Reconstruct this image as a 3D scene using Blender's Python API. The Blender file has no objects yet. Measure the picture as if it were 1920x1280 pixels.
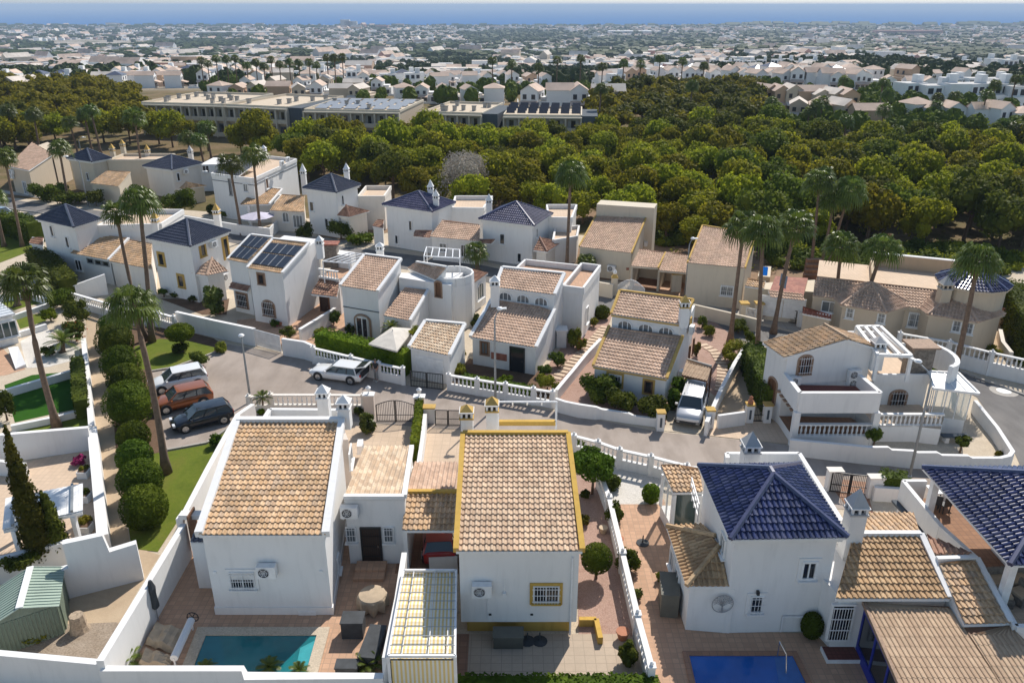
import bpy, math, random
from mathutils import Vector, Matrix
V = Vector
R = math.radians
rnd = random.Random(7)
S = bpy.context.scene
COL = S.collection
# ---------------------------------------------------------------- camera
CAMH = 26.0; TILT = 22.9; FPX = 1920*28/36
cam = bpy.data.cameras.new('camera'); camo = bpy.data.objects.new('camera', cam); COL.objects.link(camo)
camo.location = (0, 0, CAMH); camo.rotation_euler = (R(90-TILT), 0, 0)
cam.sensor_width = 36; cam.lens = 28; cam.clip_start = 0.5; cam.clip_end = 90000
S.camera = camo
# ---------------------------------------------------------------- sky, sun, exposure
SUN_EL, SUN_AZ = R(45), R(26)          # sun ahead of the camera, to the right (azimuth from +Y towards +X)
w = bpy.data.worlds.new('World'); S.world = w; w.use_nodes = True
nt = w.node_tree; nt.nodes.clear()
sk = nt.nodes.new('ShaderNodeTexSky'); sk.sky_type = 'NISHITA'; sk.sun_disc = False
sk.sun_elevation = SUN_EL; sk.sun_rotation = SUN_AZ; sk.altitude = 100; sk.air_density = 1.0; sk.dust_density = 0.4; sk.ozone_density = 1.5
bg = nt.nodes.new('ShaderNodeBackground'); bg.inputs[1].default_value = 0.135
ow = nt.nodes.new('ShaderNodeOutputWorld'); tn = nt.nodes.new('ShaderNodeMix'); tn.data_type = 'RGBA'; tn.blend_type = 'MULTIPLY'; tn.inputs[0].default_value = 1; tc_ = nt.nodes.new('ShaderNodeTexCoord'); sp_ = nt.nodes.new('ShaderNodeSeparateXYZ'); rp_ = nt.nodes.new('ShaderNodeValToRGB'); nt.links.new(tc_.outputs['Generated'], sp_.inputs[0]); nt.links.new(sp_.outputs[2], rp_.inputs[0]); rp_.color_ramp.elements[0].position = .02; rp_.color_ramp.elements[0].color = (.60, .70, 1.0, 1); rp_.color_ramp.elements[1].position = .12; rp_.color_ramp.elements[1].color = (1, .96, .885, 1); nt.links.new(rp_.outputs[0], tn.inputs[7]); nt.links.new(sk.outputs[0], tn.inputs[6]); nt.links.new(tn.outputs[2], bg.inputs[0]); nt.links.new(bg.outputs[0], ow.inputs[0])
sl = bpy.data.lights.new('sun', 'SUN'); sl.energy = 4.7; sl.angle = R(0.5); sl.color = (1, .94, .86)
so = bpy.data.objects.new('sun', sl); COL.objects.link(so)
sd = V((math.sin(SUN_AZ)*math.cos(SUN_EL), math.cos(SUN_AZ)*math.cos(SUN_EL), math.sin(SUN_EL)))
so.rotation_euler = sd.to_track_quat('Z', 'Y').to_euler(); so.location = (60, 90, 120)
S.view_settings.view_transform = 'Standard'; S.view_settings.look = 'None'
S.view_settings.exposure = 0.16; S.view_settings.gamma = 1
S.cycles.max_bounces = 6; S.cycles.diffuse_bounces = 3; S.cycles.glossy_bounces = 2; S.cycles.transmission_bounces = 4
S.cycles.transparent_max_bounces = 6; S.cycles.volume_bounces = 0; S.cycles.caustics_reflective = False; S.cycles.caustics_refractive = False
# ---------------------------------------------------------------- surveying: where a sight line meets a level
ct, st = math.cos(R(TILT)), math.sin(R(TILT))
def U(x, y, h=0.0):
    a = (x-960)/FPX; b = (y-640)/FPX
    t = (h-CAMH)/(-(st+b*ct))
    return V((a*t, (ct-b*st)*t, h))
def onwall(A, B, x, y):                # sight line meets the vertical plane through A, B
    a = (x-960)/FPX; b = (y-640)/FPX
    d = V((a, ct-b*st, -(st+b*ct))); n = V((B.y-A.y, A.x-B.x, 0))
    t = (A-V((0, 0, CAMH))).dot(n)/d.dot(n)
    return V((0, 0, CAMH))+d*t
# ---------------------------------------------------------------- materials
MATS = {}
class NT:
    def __init__(s, name):
        s.m = bpy.data.materials.new(name); s.m.use_nodes = True; s.t = s.m.node_tree; s.n = s.t.nodes; s.b = s.n['Principled BSDF']; s.o = s.n['Material Output']
        MATS[name] = s.m
    def nd(s, ty, **k):
        x = s.n.new(ty)
        for a, v in k.items(): setattr(x, a, v)
        return x
    def ln(s, a, b): s.t.links.new(a, b)
    def co(s, kind='Object', scale=None):
        t = s.nd('ShaderNodeTexCoord'); o = t.outputs[kind]
        if scale:
            m = s.nd('ShaderNodeMapping'); m.inputs['Scale'].default_value = scale; s.ln(o, m.inputs[0]); o = m.outputs[0]
        return o
    def pos(s, scale=None):
        g = s.nd('ShaderNodeNewGeometry'); o = g.outputs['Position']
        if scale:
            m = s.nd('ShaderNodeMapping'); m.inputs['Scale'].default_value = scale; s.ln(o, m.inputs[0]); o = m.outputs[0]
        return o
    def noise(s, scale, detail=4, vec=None, rough=.6):
        x = s.nd('ShaderNodeTexNoise'); x.inputs['Scale'].default_value = scale; x.inputs['Detail'].default_value = detail; x.inputs['Roughness'].default_value = rough
        s.ln(vec or s.pos(), x.inputs['Vector']); return x.outputs[0]
    def ramp(s, f, stops, interp='LINEAR'):
        r = s.nd('ShaderNodeValToRGB'); r.color_ramp.interpolation = interp; e = r.color_ramp.elements
        while len(e) > 1: e.remove(e[-1])
        e[0].position, e[0].color = stops[0][0], (*stops[0][1], 1)
        for p, c in stops[1:]:
            q = e.new(p); q.color = (*c, 1)
        s.ln(f, r.inputs[0]); return r.outputs[0]
    def mix(s, f, a, b, mode='MIX'):
        x = s.nd('ShaderNodeMix', data_type='RGBA', blend_type=mode)
        for i, v in ((0, f), (6, a), (7, b)):
            if isinstance(v, (int, float)): x.inputs[i].default_value = v
            elif isinstance(v, tuple): x.inputs[i].default_value = (*v, 1)
            else: s.ln(v, x.inputs[i])
        return x.outputs[2]
    def math(s, op, a, b=None):
        x = s.nd('ShaderNodeMath', operation=op)
        for i, v in ((0, a), (1, b)):
            if v is None: continue
            if isinstance(v, (int, float)): x.inputs[i].default_value = v
            else: s.ln(v, x.inputs[i])
        return x.outputs[0]
    def bump(s, f, st_=.3, dist=.02):
        x = s.nd('ShaderNodeBump'); x.inputs['Strength'].default_value = st_; x.inputs['Distance'].default_value = dist
        s.ln(f, x.inputs['Height']); s.ln(x.outputs[0], s.b.inputs['Normal'])
    def fin(s, col, rough=.8, metal=0, spec=None):
        if isinstance(col, tuple): s.b.inputs['Base Color'].default_value = (*col, 1)
        else: s.ln(col, s.b.inputs['Base Color'])
        if isinstance(rough, (int, float)): s.b.inputs['Roughness'].default_value = rough
        else: s.ln(rough, s.b.inputs['Roughness'])
        s.b.inputs['Metallic'].default_value = metal
        if spec is not None: s.b.inputs['Specular IOR Level'].default_value = spec
        return s.m
def sc3(c, k): return tuple(min(1, v*k) for v in c)
def stucco(name, c, wear=.09):
    m = NT(name); n1 = m.noise(.35, 5); n2 = m.noise(3.2, 4, m.pos((1, 1, .16))); n3 = m.noise(14, 3)
    a = m.ramp(n1, [(.3, sc3(c, 1-wear)), (.6, c)]); b = m.ramp(n2, [(.28, sc3(c, 1-wear*1.6)), (.5, c)])
    m.bump(n3, .35, .012); return m.fin(m.mix(.5, a, b), .9, spec=.2)
def plain(name, c, rough=.6, metal=0, var=.1, sc=2.5, spec=None):
    m = NT(name); n = m.noise(sc, 4); return m.fin(m.ramp(n, [(.3, sc3(c, 1-var)), (.7, sc3(c, 1+var))]), rough, metal, spec)
def tiles(name, cols, rough=.75, pu=.24, pv=.36, dirt=.35, spec=.3):
    m = NT(name); uv = m.co('UV'); d = m.nd('ShaderNodeVectorMath', operation='DIVIDE'); d.inputs[1].default_value = (pu, pv, 1); m.ln(uv, d.inputs[0])
    f = m.nd('ShaderNodeVectorMath', operation='FLOOR'); m.ln(d.outputs[0], f.inputs[0])
    wn = m.nd('ShaderNodeTexWhiteNoise', noise_dimensions='3D'); m.ln(f.outputs[0], wn.inputs[0])
    st_ = [(i/len(cols), c) for i, c in enumerate(cols)]
    a = m.ramp(wn.outputs[0], st_, 'CONSTANT')
    n1 = m.noise(.9, 5); n2 = m.noise(9, 4)
    a = m.mix(m.ramp(n1, [(.38, (dirt,)*3), (.6, (0, 0, 0))]), a, sc3(cols[0], .45))
    a = m.mix(m.ramp(n2, [(.45, (0, 0, 0)), (.75, (dirt*1.2,)*3)]), a, sc3(cols[-1], .38))
    return m.fin(a, rough, spec=spec)
TC1 = [(.68, .45, .25), (.72, .49, .29), (.63, .41, .23), (.75, .52, .32), (.52, .36, .23), (.68, .46, .28), (.57, .42, .29)]
tiles('tile_orange', TC1, dirt=.5)
tiles('tile_pink', [(.70, .49, .355), (.65, .45, .32), (.74, .53, .39), (.58, .40, .29), (.68, .48, .35)], dirt=.4)
tiles('tile_red', [(.44, .25, .17), (.52, .31, .21), (.36, .20, .14), (.48, .30, .20)], dirt=.4)
tiles('tile_pale', [(.78, .60, .42), (.70, .51, .34), (.82, .66, .48), (.62, .46, .32)], dirt=.35)
tiles('tile_blue', [(.030, .042, .13), (.045, .058, .16), (.024, .032, .09), (.075, .085, .165), (.032, .045, .14)], rough=.26, dirt=.3, spec=.6)
tiles('tile_slate', [(.065, .074, .11), (.08, .09, .13), (.07, .08, .115), (.10, .108, .145)], rough=.38, dirt=.15, spec=.5)
tiles('tile_ver', [(.50, .355, .235), (.46, .32, .21), (.54, .39, .26)], pu=.20, pv=.5, dirt=.2)
tiles('tile_sand', [(.70, .51, .35), (.65, .46, .31), (.74, .55, .38), (.58, .41, .28), (.68, .50, .35)], dirt=.4)
tiles('tile_brown', [(.56, .36, .19), (.60, .40, .22), (.50, .32, .17), (.64, .44, .25), (.44, .29, .17)], dirt=.5)
tiles('tile_violet', [(.085, .088, .17), (.11, .11, .19), (.065, .068, .14), (.15, .14, .21)], rough=.35, dirt=.3, spec=.5)
tiles('tile_brick', [(.33, .12, .08), (.38, .15, .10), (.29, .10, .07)], dirt=.3)
stucco('white', (.80, .79, .77)); stucco('white_warm', (.78, .73, .66)); stucco('cream', (.66, .58, .46)); stucco('beige', (.60, .50, .38))
stucco('sand', (.56, .44, .31)); stucco('yellow', (.60, .38, .09), .2); stucco('ochre', (.58, .38, .12), .2); stucco('pinkwall', (.70, .60, .52)); stucco('greywall', (.48, .47, .46))
stucco('concrete', (.42, .40, .37), .25); stucco('slate_wall', (.10, .115, .13))
plain('trim_white', (.80, .80, .79), .5); plain('metal_white', (.78, .78, .78), .4); plain('metal_black', (.02, .02, .022), .45); plain('metal_grey', (.33, .34, .35), .45, .3)
plain('lamp_grey', (.30, .32, .33), .5, .2); plain('wood', (.16, .075, .035), .6, var=.25, sc=12); plain('wood_dark', (.06, .035, .025), .6); plain('stone_trim', (.33, .22, .15), .8, var=.25, sc=8)
plain('rubber', (.02, .02, .02), .8); plain('black_plastic', (.03, .032, .035), .6); plain('fabric_grey', (.045, .05, .055), .8, var=.3); plain('fabric_beige', (.46, .36, .25), .9, var=.15); plain('fabric_white', (.78, .77, .74), .9)
plain('fabric_cream', (.62, .57, .50), .9); plain('terracotta_pot', (.42, .17, .09), .8); plain('red_plastic', (.55, .04, .03), .4); plain('blue_paint', (.015, .03, .30), .4); plain('lavender', (.55, .52, .62), .8)
plain('shed_green', (.16, .20, .15), .55, var=.12); plain('shed_roof', (.36, .44, .37), .5, var=.12); plain('box_grey', (.13, .125, .10), .7); plain('silver', (.5, .5, .5), .3, .8)
plain('skin', (.45, .26, .18), .6); plain('hair', (.05, .04, .035), .8); plain('cloth_dark', (.035, .037, .042), .9, var=.3, sc=6); plain('shoe', (.55, .53, .5), .7)
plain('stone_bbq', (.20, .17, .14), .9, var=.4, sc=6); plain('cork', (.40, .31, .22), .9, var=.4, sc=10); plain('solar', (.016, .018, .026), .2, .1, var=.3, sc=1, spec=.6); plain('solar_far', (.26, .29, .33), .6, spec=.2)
def glass(name, c, rough=.08): 
    m = NT(name); m.fin(c, rough, spec=.8); return m.m
glass('pane', (.02, .024, .03)); glass('car_glass', (.045, .06, .07), .05); glass('pane_pale', (.16, .18, .19), .15); glass('pane_green', (.05, .08, .075), .1)
m = NT('clear_glass'); m.fin((.78, .88, .86), .04, spec=.5); m.b.inputs['Alpha'].default_value = .30
m = NT('frost'); m.fin((.72, .76, .78), .35, spec=.5); m.b.inputs['Alpha'].default_value = .85
def paving(name, c, g, sx, sy, rough=.8, off=0.0, mortar=.02, ang=0, var=.12):
    m = NT(name); gm = m.nd('ShaderNodeNewGeometry'); mp = m.nd('ShaderNodeMapping'); mp.inputs['Rotation'].default_value = (0, 0, R(ang)); m.ln(gm.outputs['Position'], mp.inputs[0])
    b = m.nd('ShaderNodeTexBrick', offset=off); b.inputs['Scale'].default_value = 1; b.inputs['Brick Width'].default_value = sx; b.inputs['Row Height'].default_value = sy; b.inputs['Mortar Size'].default_value = mortar
    b.inputs['Color1'].default_value = (*sc3(c, 1+var), 1); b.inputs['Color2'].default_value = (*sc3(c, 1-var), 1); b.inputs['Mortar'].default_value = (*g, 1)
    m.ln(mp.outputs[0], b.inputs['Vector']); n = m.noise(.6, 5); n2 = m.noise(5, 5)
    a = m.mix(m.ramp(n, [(.35, (.35,)*3), (.65, (0, 0, 0))]), b.outputs[0], sc3(c, .75)); a = m.mix(m.ramp(n2, [(.3, (.25,)*3), (.6, (0, 0, 0))]), a, sc3(c, .7))
    return m.fin(a, rough, spec=.25)
paving('pav_terra', (.55, .34, .22), (.42, .28, .19), .3, .3)
paving('pav_terra2', (.36, .20, .13), (.26, .16, .11), .33, .33)
paving('pav_peach', (.66, .50, .36), (.55, .42, .30), .35, .35, var=.05)
paving('pav_drive', (.60, .46, .33), (.50, .38, .28), .5, .5, var=.06)
paving('pav_cream', (.50, .40, .30), (.36, .29, .22), .45, .45, mortar=.015, var=.05)
paving('pav_red', (.20, .07, .055), (.13, .05, .04), .2, .2)
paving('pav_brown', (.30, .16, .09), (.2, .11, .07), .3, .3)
paving('kerbstone', (.42, .39, .35), (.25, .23, .21), 1.0, 5, var=.08)
def ground(name, cols, s1=.25, s2=18, rough=.95, bump=.4, k=.45):
    m = NT(name); n1 = m.noise(s1, 6); n2 = m.noise(s2, 4); nb = m.noise(s1*7, 5)
    a = m.ramp(n1, [(.3+.4*i/(len(cols)-1), c) for i, c in enumerate(cols)])
    a = m.mix(m.ramp(n2, [(.35, (k,)*3), (.6, (0, 0, 0))]), a, sc3(cols[0], .55))
    a = m.mix(m.ramp(nb, [(.4, (0, 0, 0)), (.75, (k*.8,)*3)]), a, sc3(cols[-1], 1.2))
    m.bump(n2, bump, .03); return m.fin(a, rough, spec=.15)
ground('dirt', [(.20, .13, .08), (.30, .20, .13), (.26, .18, .11)], .08, 3)
ground('scrub', [(.07, .065, .025), (.20, .135, .08), (.10, .085, .035), (.27, .19, .12)], .06, 1.5, k=.6)
ground('sand_path', [(.44, .33, .22), (.54, .42, .29)], .5, 20, k=.25)
ground('gravel_pink', [(.34, .21, .16), (.46, .31, .25), (.38, .25, .19)], 2, 16, k=.6)
ground('gravel_cream', [(.52, .43, .32), (.62, .53, .41)], 1, 16, k=.5)
ground('gravel_white', [(.60, .56, .50), (.70, .66, .60)], 1, 12, k=.5)
ground('gravel_brown', [(.26, .20, .14), (.40, .33, .26)], 1.5, 14, k=.6)
ground('lawn', [(.09, .13, .014), (.13, .17, .018), (.16, .16, .03)], .5, 22, k=.45)
ground('turf', [(.022, .085, .004), (.032, .11, .006)], .3, 25, k=.35)
ground('soil', [(.12, .075, .045), (.19, .12, .08)], 1, 9, k=.5)
def road(name, cols):
    m = NT(name); n1 = m.noise(.10, 6); n2 = m.noise(30, 3); n3 = m.noise(.9, 5, m.pos((1, .35, 1)))
    a = m.ramp(n1, [(.35, cols[0]), (.5, cols[1]), (.65, cols[2])]); a = m.mix(m.ramp(n3, [(.42, (0, 0, 0)), (.7, (.5,)*3)]), a, sc3(cols[0], .62)); a = m.mix(m.ramp(n2, [(.4, (.3,)*3), (.6, (0, 0, 0))]), a, sc3(cols[0], .6))
    m.bump(n2, .3, .02); return m.fin(a, .95, spec=.15)
road('asphalt', [(.33, .272, .225), (.41, .345, .295), (.46, .395, .345)]); road('asphalt_dark', [(.17, .16, .155), (.21, .20, .19), (.24, .225, .21)])
def landmat():
    m = NT('land'); s_ = m.nd('ShaderNodeSeparateXYZ'); m.ln(m.pos(), s_.inputs[0]); n1 = m.noise(.06, 6); n2 = m.noise(1.5, 4); n3 = m.noise(.012, 5)
    a = m.ramp(n1, [(.3, (.09, .085, .03)), (.45, (.22, .155, .09)), (.58, (.13, .11, .045)), (.72, (.28, .20, .13))]); b = m.ramp(n3, [(.36, (.12, .13, .055)), (.46, (.40, .35, .29)), (.62, (.46, .41, .35)), (.72, (.30, .22, .15))])
    f = m.ramp(m.math('MULTIPLY', s_.outputs[1], .001), [(.30, (0, 0, 0)), (.36, (1, 1, 1))]); a = m.mix(f, a, b); a = m.mix(m.ramp(n2, [(.35, (.4,)*3), (.6, (0, 0, 0))]), a, (.08, .065, .03)); return m.fin(a, .95, spec=.1)
def foliage(name, c1, c2, c3, tr=.25, rough=.6):
    m = NT(name); oi = m.nd('ShaderNodeObjectInfo'); n1 = m.noise(.55, 3); n2 = m.noise(6, 2)
    a = m.ramp(n1, [(.32, c1), (.5, c2), (.68, c3)])
    a = m.mix(m.ramp(n2, [(.35, (.5,)*3), (.6, (0,)*3)]), a, c1)
    h = m.nd('ShaderNodeHueSaturation'); m.ln(a, h.inputs['Color'])
    m.ln(m.math('ADD', m.math('MULTIPLY', oi.outputs['Random'], .045), .478), h.inputs['Hue'])
    m.ln(m.math('ADD', m.math('MULTIPLY', oi.outputs['Random'], .5), .75), h.inputs['Value'])
    m.fin(h.outputs[0], rough, spec=.06 if rough > .5 else .3)
    t = m.nd('ShaderNodeBsdfTranslucent'); m.ln(h.outputs[0], t.inputs[0]); mx = m.nd('ShaderNodeMixShader'); mx.inputs[0].default_value = tr
    m.ln(m.b.outputs[0], mx.inputs[1]); m.ln(t.outputs[0], mx.inputs[2]); m.ln(mx.outputs[0], m.o.inputs[0]); return m.m
foliage('pine_leaf', (.165, .175, .012), (.29, .285, .019), (.42, .395, .028), .5)
foliage('pine_dark', (.085, .105, .014), (.14, .16, .020), (.20, .21, .026), .42)
foliage('dead_leaf', (.28, .24, .20), (.34, .30, .26), (.40, .35, .30), .25)
foliage('hedge_leaf', (.045, .068, .005), (.085, .125, .010), (.15, .19, .016), .32)
foliage('hedge_bright', (.07, .12, .006), (.14, .21, .010), (.23, .30, .018), .32)
foliage('bush_leaf', (.05, .068, .009), (.09, .115, .015), (.16, .18, .025), .32)
foliage('bush_yellow', (.10, .11, .012), (.20, .20, .02), (.30, .26, .025), .3)
foliage('cypress_leaf', (.055, .06, .008), (.11, .115, .015), (.20, .19, .028), .28)
foliage('palm_leaf', (.065, .090, .012), (.12, .16, .022), (.20, .24, .04), .35, .4)
foliage('palm_dry', (.14, .10, .05), (.20, .15, .08), (.26, .19, .10), .2)
foliage('flower_red', (.30, .02, .02), (.4, .05, .02), (.45, .08, .02), .2)
foliage('flower_pink', (.30, .03, .10), (.4, .05, .14), (.45, .08, .18), .2)
foliage('far_tree', (.035, .055, .012), (.055, .08, .017), (.08, .105, .022), .1)
foliage('grass_dry', (.16, .12, .05), (.22, .17, .07), (.13, .13, .04), .2)
plain('bark', (.13, .085, .055), .95, var=.35, sc=7); plain('palm_bark', (.17, .115, .08), .95, var=.3, sc=5)
def stripes(name, a, b, wd, ang=0, rough=.8):
    m = NT(name); uv = m.co('UV'); s_ = m.nd('ShaderNodeSeparateXYZ'); m.ln(uv, s_.inputs[0])
    f = m.math('FRACT', m.math('DIVIDE', s_.outputs[0], wd)); g = m.math('GREATER_THAN', f, .5)
    return m.fin(m.mix(g, a, b), rough, spec=.2)
stripes('awning_stripe', (.78, .58, .24), (.80, .77, .68), .17); stripes('corr_white', (.74, .73, .72), (.60, .60, .60), .18)
stripes('shed_rib', (.16, .20, .15), (.20, .25, .19), .14); stripes('shed_roof_rib', (.36, .44, .37), (.30, .38, .31), .12)
def waterm(name, c, rough=.06, sc=3, bs=.15):
    m = NT(name); n = m.noise(sc, 3); m.bump(n, bs, .05); n2 = m.noise(.7, 2)
    return m.fin(m.ramp(n2, [(.3, sc3(c, .85)), (.7, sc3(c, 1.15))]), rough, spec=.5)
waterm('pool_teal', (.010, .155, .175)); waterm('pool_blue', (.008, .11, .42))
def carpaint(name, c, metal=.3):
    m = NT(name); m.fin(c, .3, metal, .5); m.b.inputs['Coat Weight'].default_value = .8; m.b.inputs['Coat Roughness'].default_value = .05
carpaint('car_white', (.75, .75, .74), 0); carpaint('car_silver', (.52, .53, .55), .4); carpaint('car_orange', (.36, .10, .02), .4); carpaint('car_black', (.012, .016, .024), .3); carpaint('car_red', (.33, .012, .012), .1); carpaint('car_blue', (.25, .33, .42), .3)
plain('taillight', (.5, .01, .01), .2); plain('headlight', (.7, .72, .74), .1); plain('chrome', (.6, .6, .6), .15, .9)
landmat()
M = MATS
# ---------------------------------------------------------------- mesh building
BASE = {}                               # object name -> world location of its mesh origin
class MB:
    def __init__(s): s.v = []; s.f = []; s.mi = []; s.uv = []; s.mn = []
    def mat(s, m):
        if m not in s.mn: s.mn.append(m)
        return s.mn.index(m)
    def face(s, pts, m, uv=None):
        i = len(s.v); s.v += [tuple(p) for p in pts]; s.f.append(tuple(range(i, i+len(pts)))); s.mi.append(s.mat(m))
        if uv is None:
            a = V(pts[1])-V(pts[0]); L = a.length or 1; a = a/L; n = a.cross(V(pts[2])-V(pts[0]))
            if n.length < 1e-9: n = V((0, 0, 1))
            b = n.normalized().cross(a); o = V(pts[0]); uv = [((V(p)-o).dot(a), (V(p)-o).dot(b)) for p in pts]
        s.uv.append(uv)
    def raw(s, vs, fs, m):
        i = len(s.v); s.v += [tuple(p) for p in vs]; k = s.mat(m)
        for f in fs: s.f.append(tuple(i+j for j in f)); s.mi.append(k); s.uv.append(None)
    def hexa(s, b, t, m):               # b, t: matching loops, bottom and top
        n = len(b)
        s.face(t, m); s.face(list(reversed(b)), m)
        for i in range(n): j = (i+1) % n; s.face([b[i], b[j], t[j], t[i]], m)
    def prism(s, top, z0, m, topm=None):
        top = [V(p) for p in top]; ar = sum(top[i].x*top[(i+1) % len(top)].y-top[(i+1) % len(top)].x*top[i].y for i in range(len(top)))
        if ar < 0: top = top[::-1]
        b = [V((p.x, p.y, z0)) for p in top]; n = len(top)
        s.face(top, topm or m); s.face(b[::-1], m)
        for i in range(n): j = (i+1) % n; s.face([b[i], b[j], top[j], top[i]], m)
    def box(s, c, d, m, rz=0, M4=None):
        c = V(c); hx, hy, hz = d[0]/2, d[1]/2, d[2]/2; ca, sa = math.cos(rz), math.sin(rz)
        def q(x, y, z):
            p = V((x*ca-y*sa, x*sa+y*ca, z)); return c+(M4 @ p if M4 else p)
        b = [q(-hx, -hy, -hz), q(hx, -hy, -hz), q(hx, hy, -hz), q(-hx, hy, -hz)]; t = [q(-hx, -hy, hz), q(hx, -hy, hz), q(hx, hy, hz), q(-hx, hy, hz)]
        s.hexa(b, t, m)
    def beam(s, p, q, w, h, m, up=V((0, 0, 1)), lift=0):
        p, q = V(p), V(q); d = (q-p).normalized(); r = d.cross(up)
        if r.length < 1e-4: r = V((1, 0, 0))
        r = r.normalized()*w/2; u = r.cross(d).normalized()*h/2; p = p+up*lift; q = q+up*lift
        s.hexa([p-r-u, p+r-u, q+r-u, q-r-u], [p-r+u, p+r+u, q+r+u, q-r+u], m)
    def tube(s, pts, rs, m, n=8, cap=True):
        pts = [V(p) for p in pts]; rings = []
        for i, p in enumerate(pts):
            d = (pts[min(i+1, len(pts)-1)]-pts[max(i-1, 0)]).normalized(); a = d.cross(V((0, 0, 1)))
            if a.length < .05: a = V((1, 0, 0))
            a = a.normalized(); b = d.cross(a); r = rs[i] if isinstance(rs, (list, tuple)) else rs
            rings.append([p+(a*math.cos(6.2832*k/n)+b*math.sin(6.2832*k/n))*r for k in range(n)])
        vs = [q for g in rings for q in g]; fs = []
        for i in range(len(pts)-1):
            for k in range(n): j = (k+1) % n; fs.append((i*n+k, i*n+j, (i+1)*n+j, (i+1)*n+k))
        if cap: fs.append(tuple(range(n))[::-1]); fs.append(tuple(range((len(pts)-1)*n, len(pts)*n)))
        s.raw(vs, fs, m)
    def lathe(s, c, prof, m, n=12):
        c = V(c); vs = [c+V((r*math.cos(6.2832*k/n), r*math.sin(6.2832*k/n), z)) for r, z in prof for k in range(n)]; fs = []
        for i in range(len(prof)-1):
            for k in range(n): j = (k+1) % n; fs.append((i*n+k, i*n+j, (i+1)*n+j, (i+1)*n+k))
        fs.append(tuple(range(n))[::-1]); fs.append(tuple(range((len(prof)-1)*n, len(prof)*n))); s.raw(vs, fs, m)
    def build(s, name, parent=None, loc=None, smooth=False):
        base = V(loc) if loc is not None else (BASE[parent.name] if parent else V((0, 0, 0)))
        me = bpy.data.meshes.new(name); me.from_pydata([tuple(V(v)-base) for v in s.v], [], s.f); me.validate(clean_customdata=False) if False else None
        for k in s.mn: me.materials.append(M[k])
        me.polygons.foreach_set('material_index', s.mi)
        if any(u is not None for u in s.uv):
            ul = me.uv_layers.new(name='UVMap'); fl = []
            for f, u in zip(s.f, s.uv): fl += [c for q in (u or [(0, 0)]*len(f)) for c in q]
            ul.data.foreach_set('uv', fl)
        if smooth: me.polygons.foreach_set('use_smooth', [True]*len(s.f))
        me.update(); o = bpy.data.objects.new(name, me); COL.objects.link(o)
        if parent: o.parent = parent
        else: o.location = base
        BASE[o.name] = base
        return o
def tag(o, label=None, cat=None, group=None, kind=None):
    if label: o['label'] = label
    if cat: o['category'] = cat
    if group: o['group'] = group
    if kind: o['kind'] = kind
    return o
def thing(name, label, cat, loc, group=None, rz=0):
    o = bpy.data.objects.new(name, None); COL.objects.link(o); o.location = loc; o.rotation_euler = (0, 0, rz); o.empty_display_size = .3
    BASE[o.name] = V(loc) if rz == 0 else V((0, 0, 0)); return tag(o, label, cat, group)
def localthing(name, label, cat, loc=(0, 0, 0), group=None):      # parts are modelled about the origin, then the thing is placed
    o = bpy.data.objects.new(name, None); COL.objects.link(o); o.location = loc; o.empty_display_size = .3
    BASE[o.name] = V((0, 0, 0)); return tag(o, label, cat, group)
def dup(root, loc, rz=0, sc=1, label=None, group=None, tilt=None):
    r = root.copy(); COL.objects.link(r); r.location = loc; r.rotation_euler = (tilt[0] if tilt else 0, tilt[1] if tilt else 0, rz); r.scale = (sc,)*3 if isinstance(sc, (int, float)) else sc
    if label: r['label'] = label
    if group: r['group'] = group
    for ch in list(root.children):
        c = ch.copy(); COL.objects.link(c); c.parent = r
        for g in ch.children:
            d = g.copy(); COL.objects.link(d); d.parent = c
    return r
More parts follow.
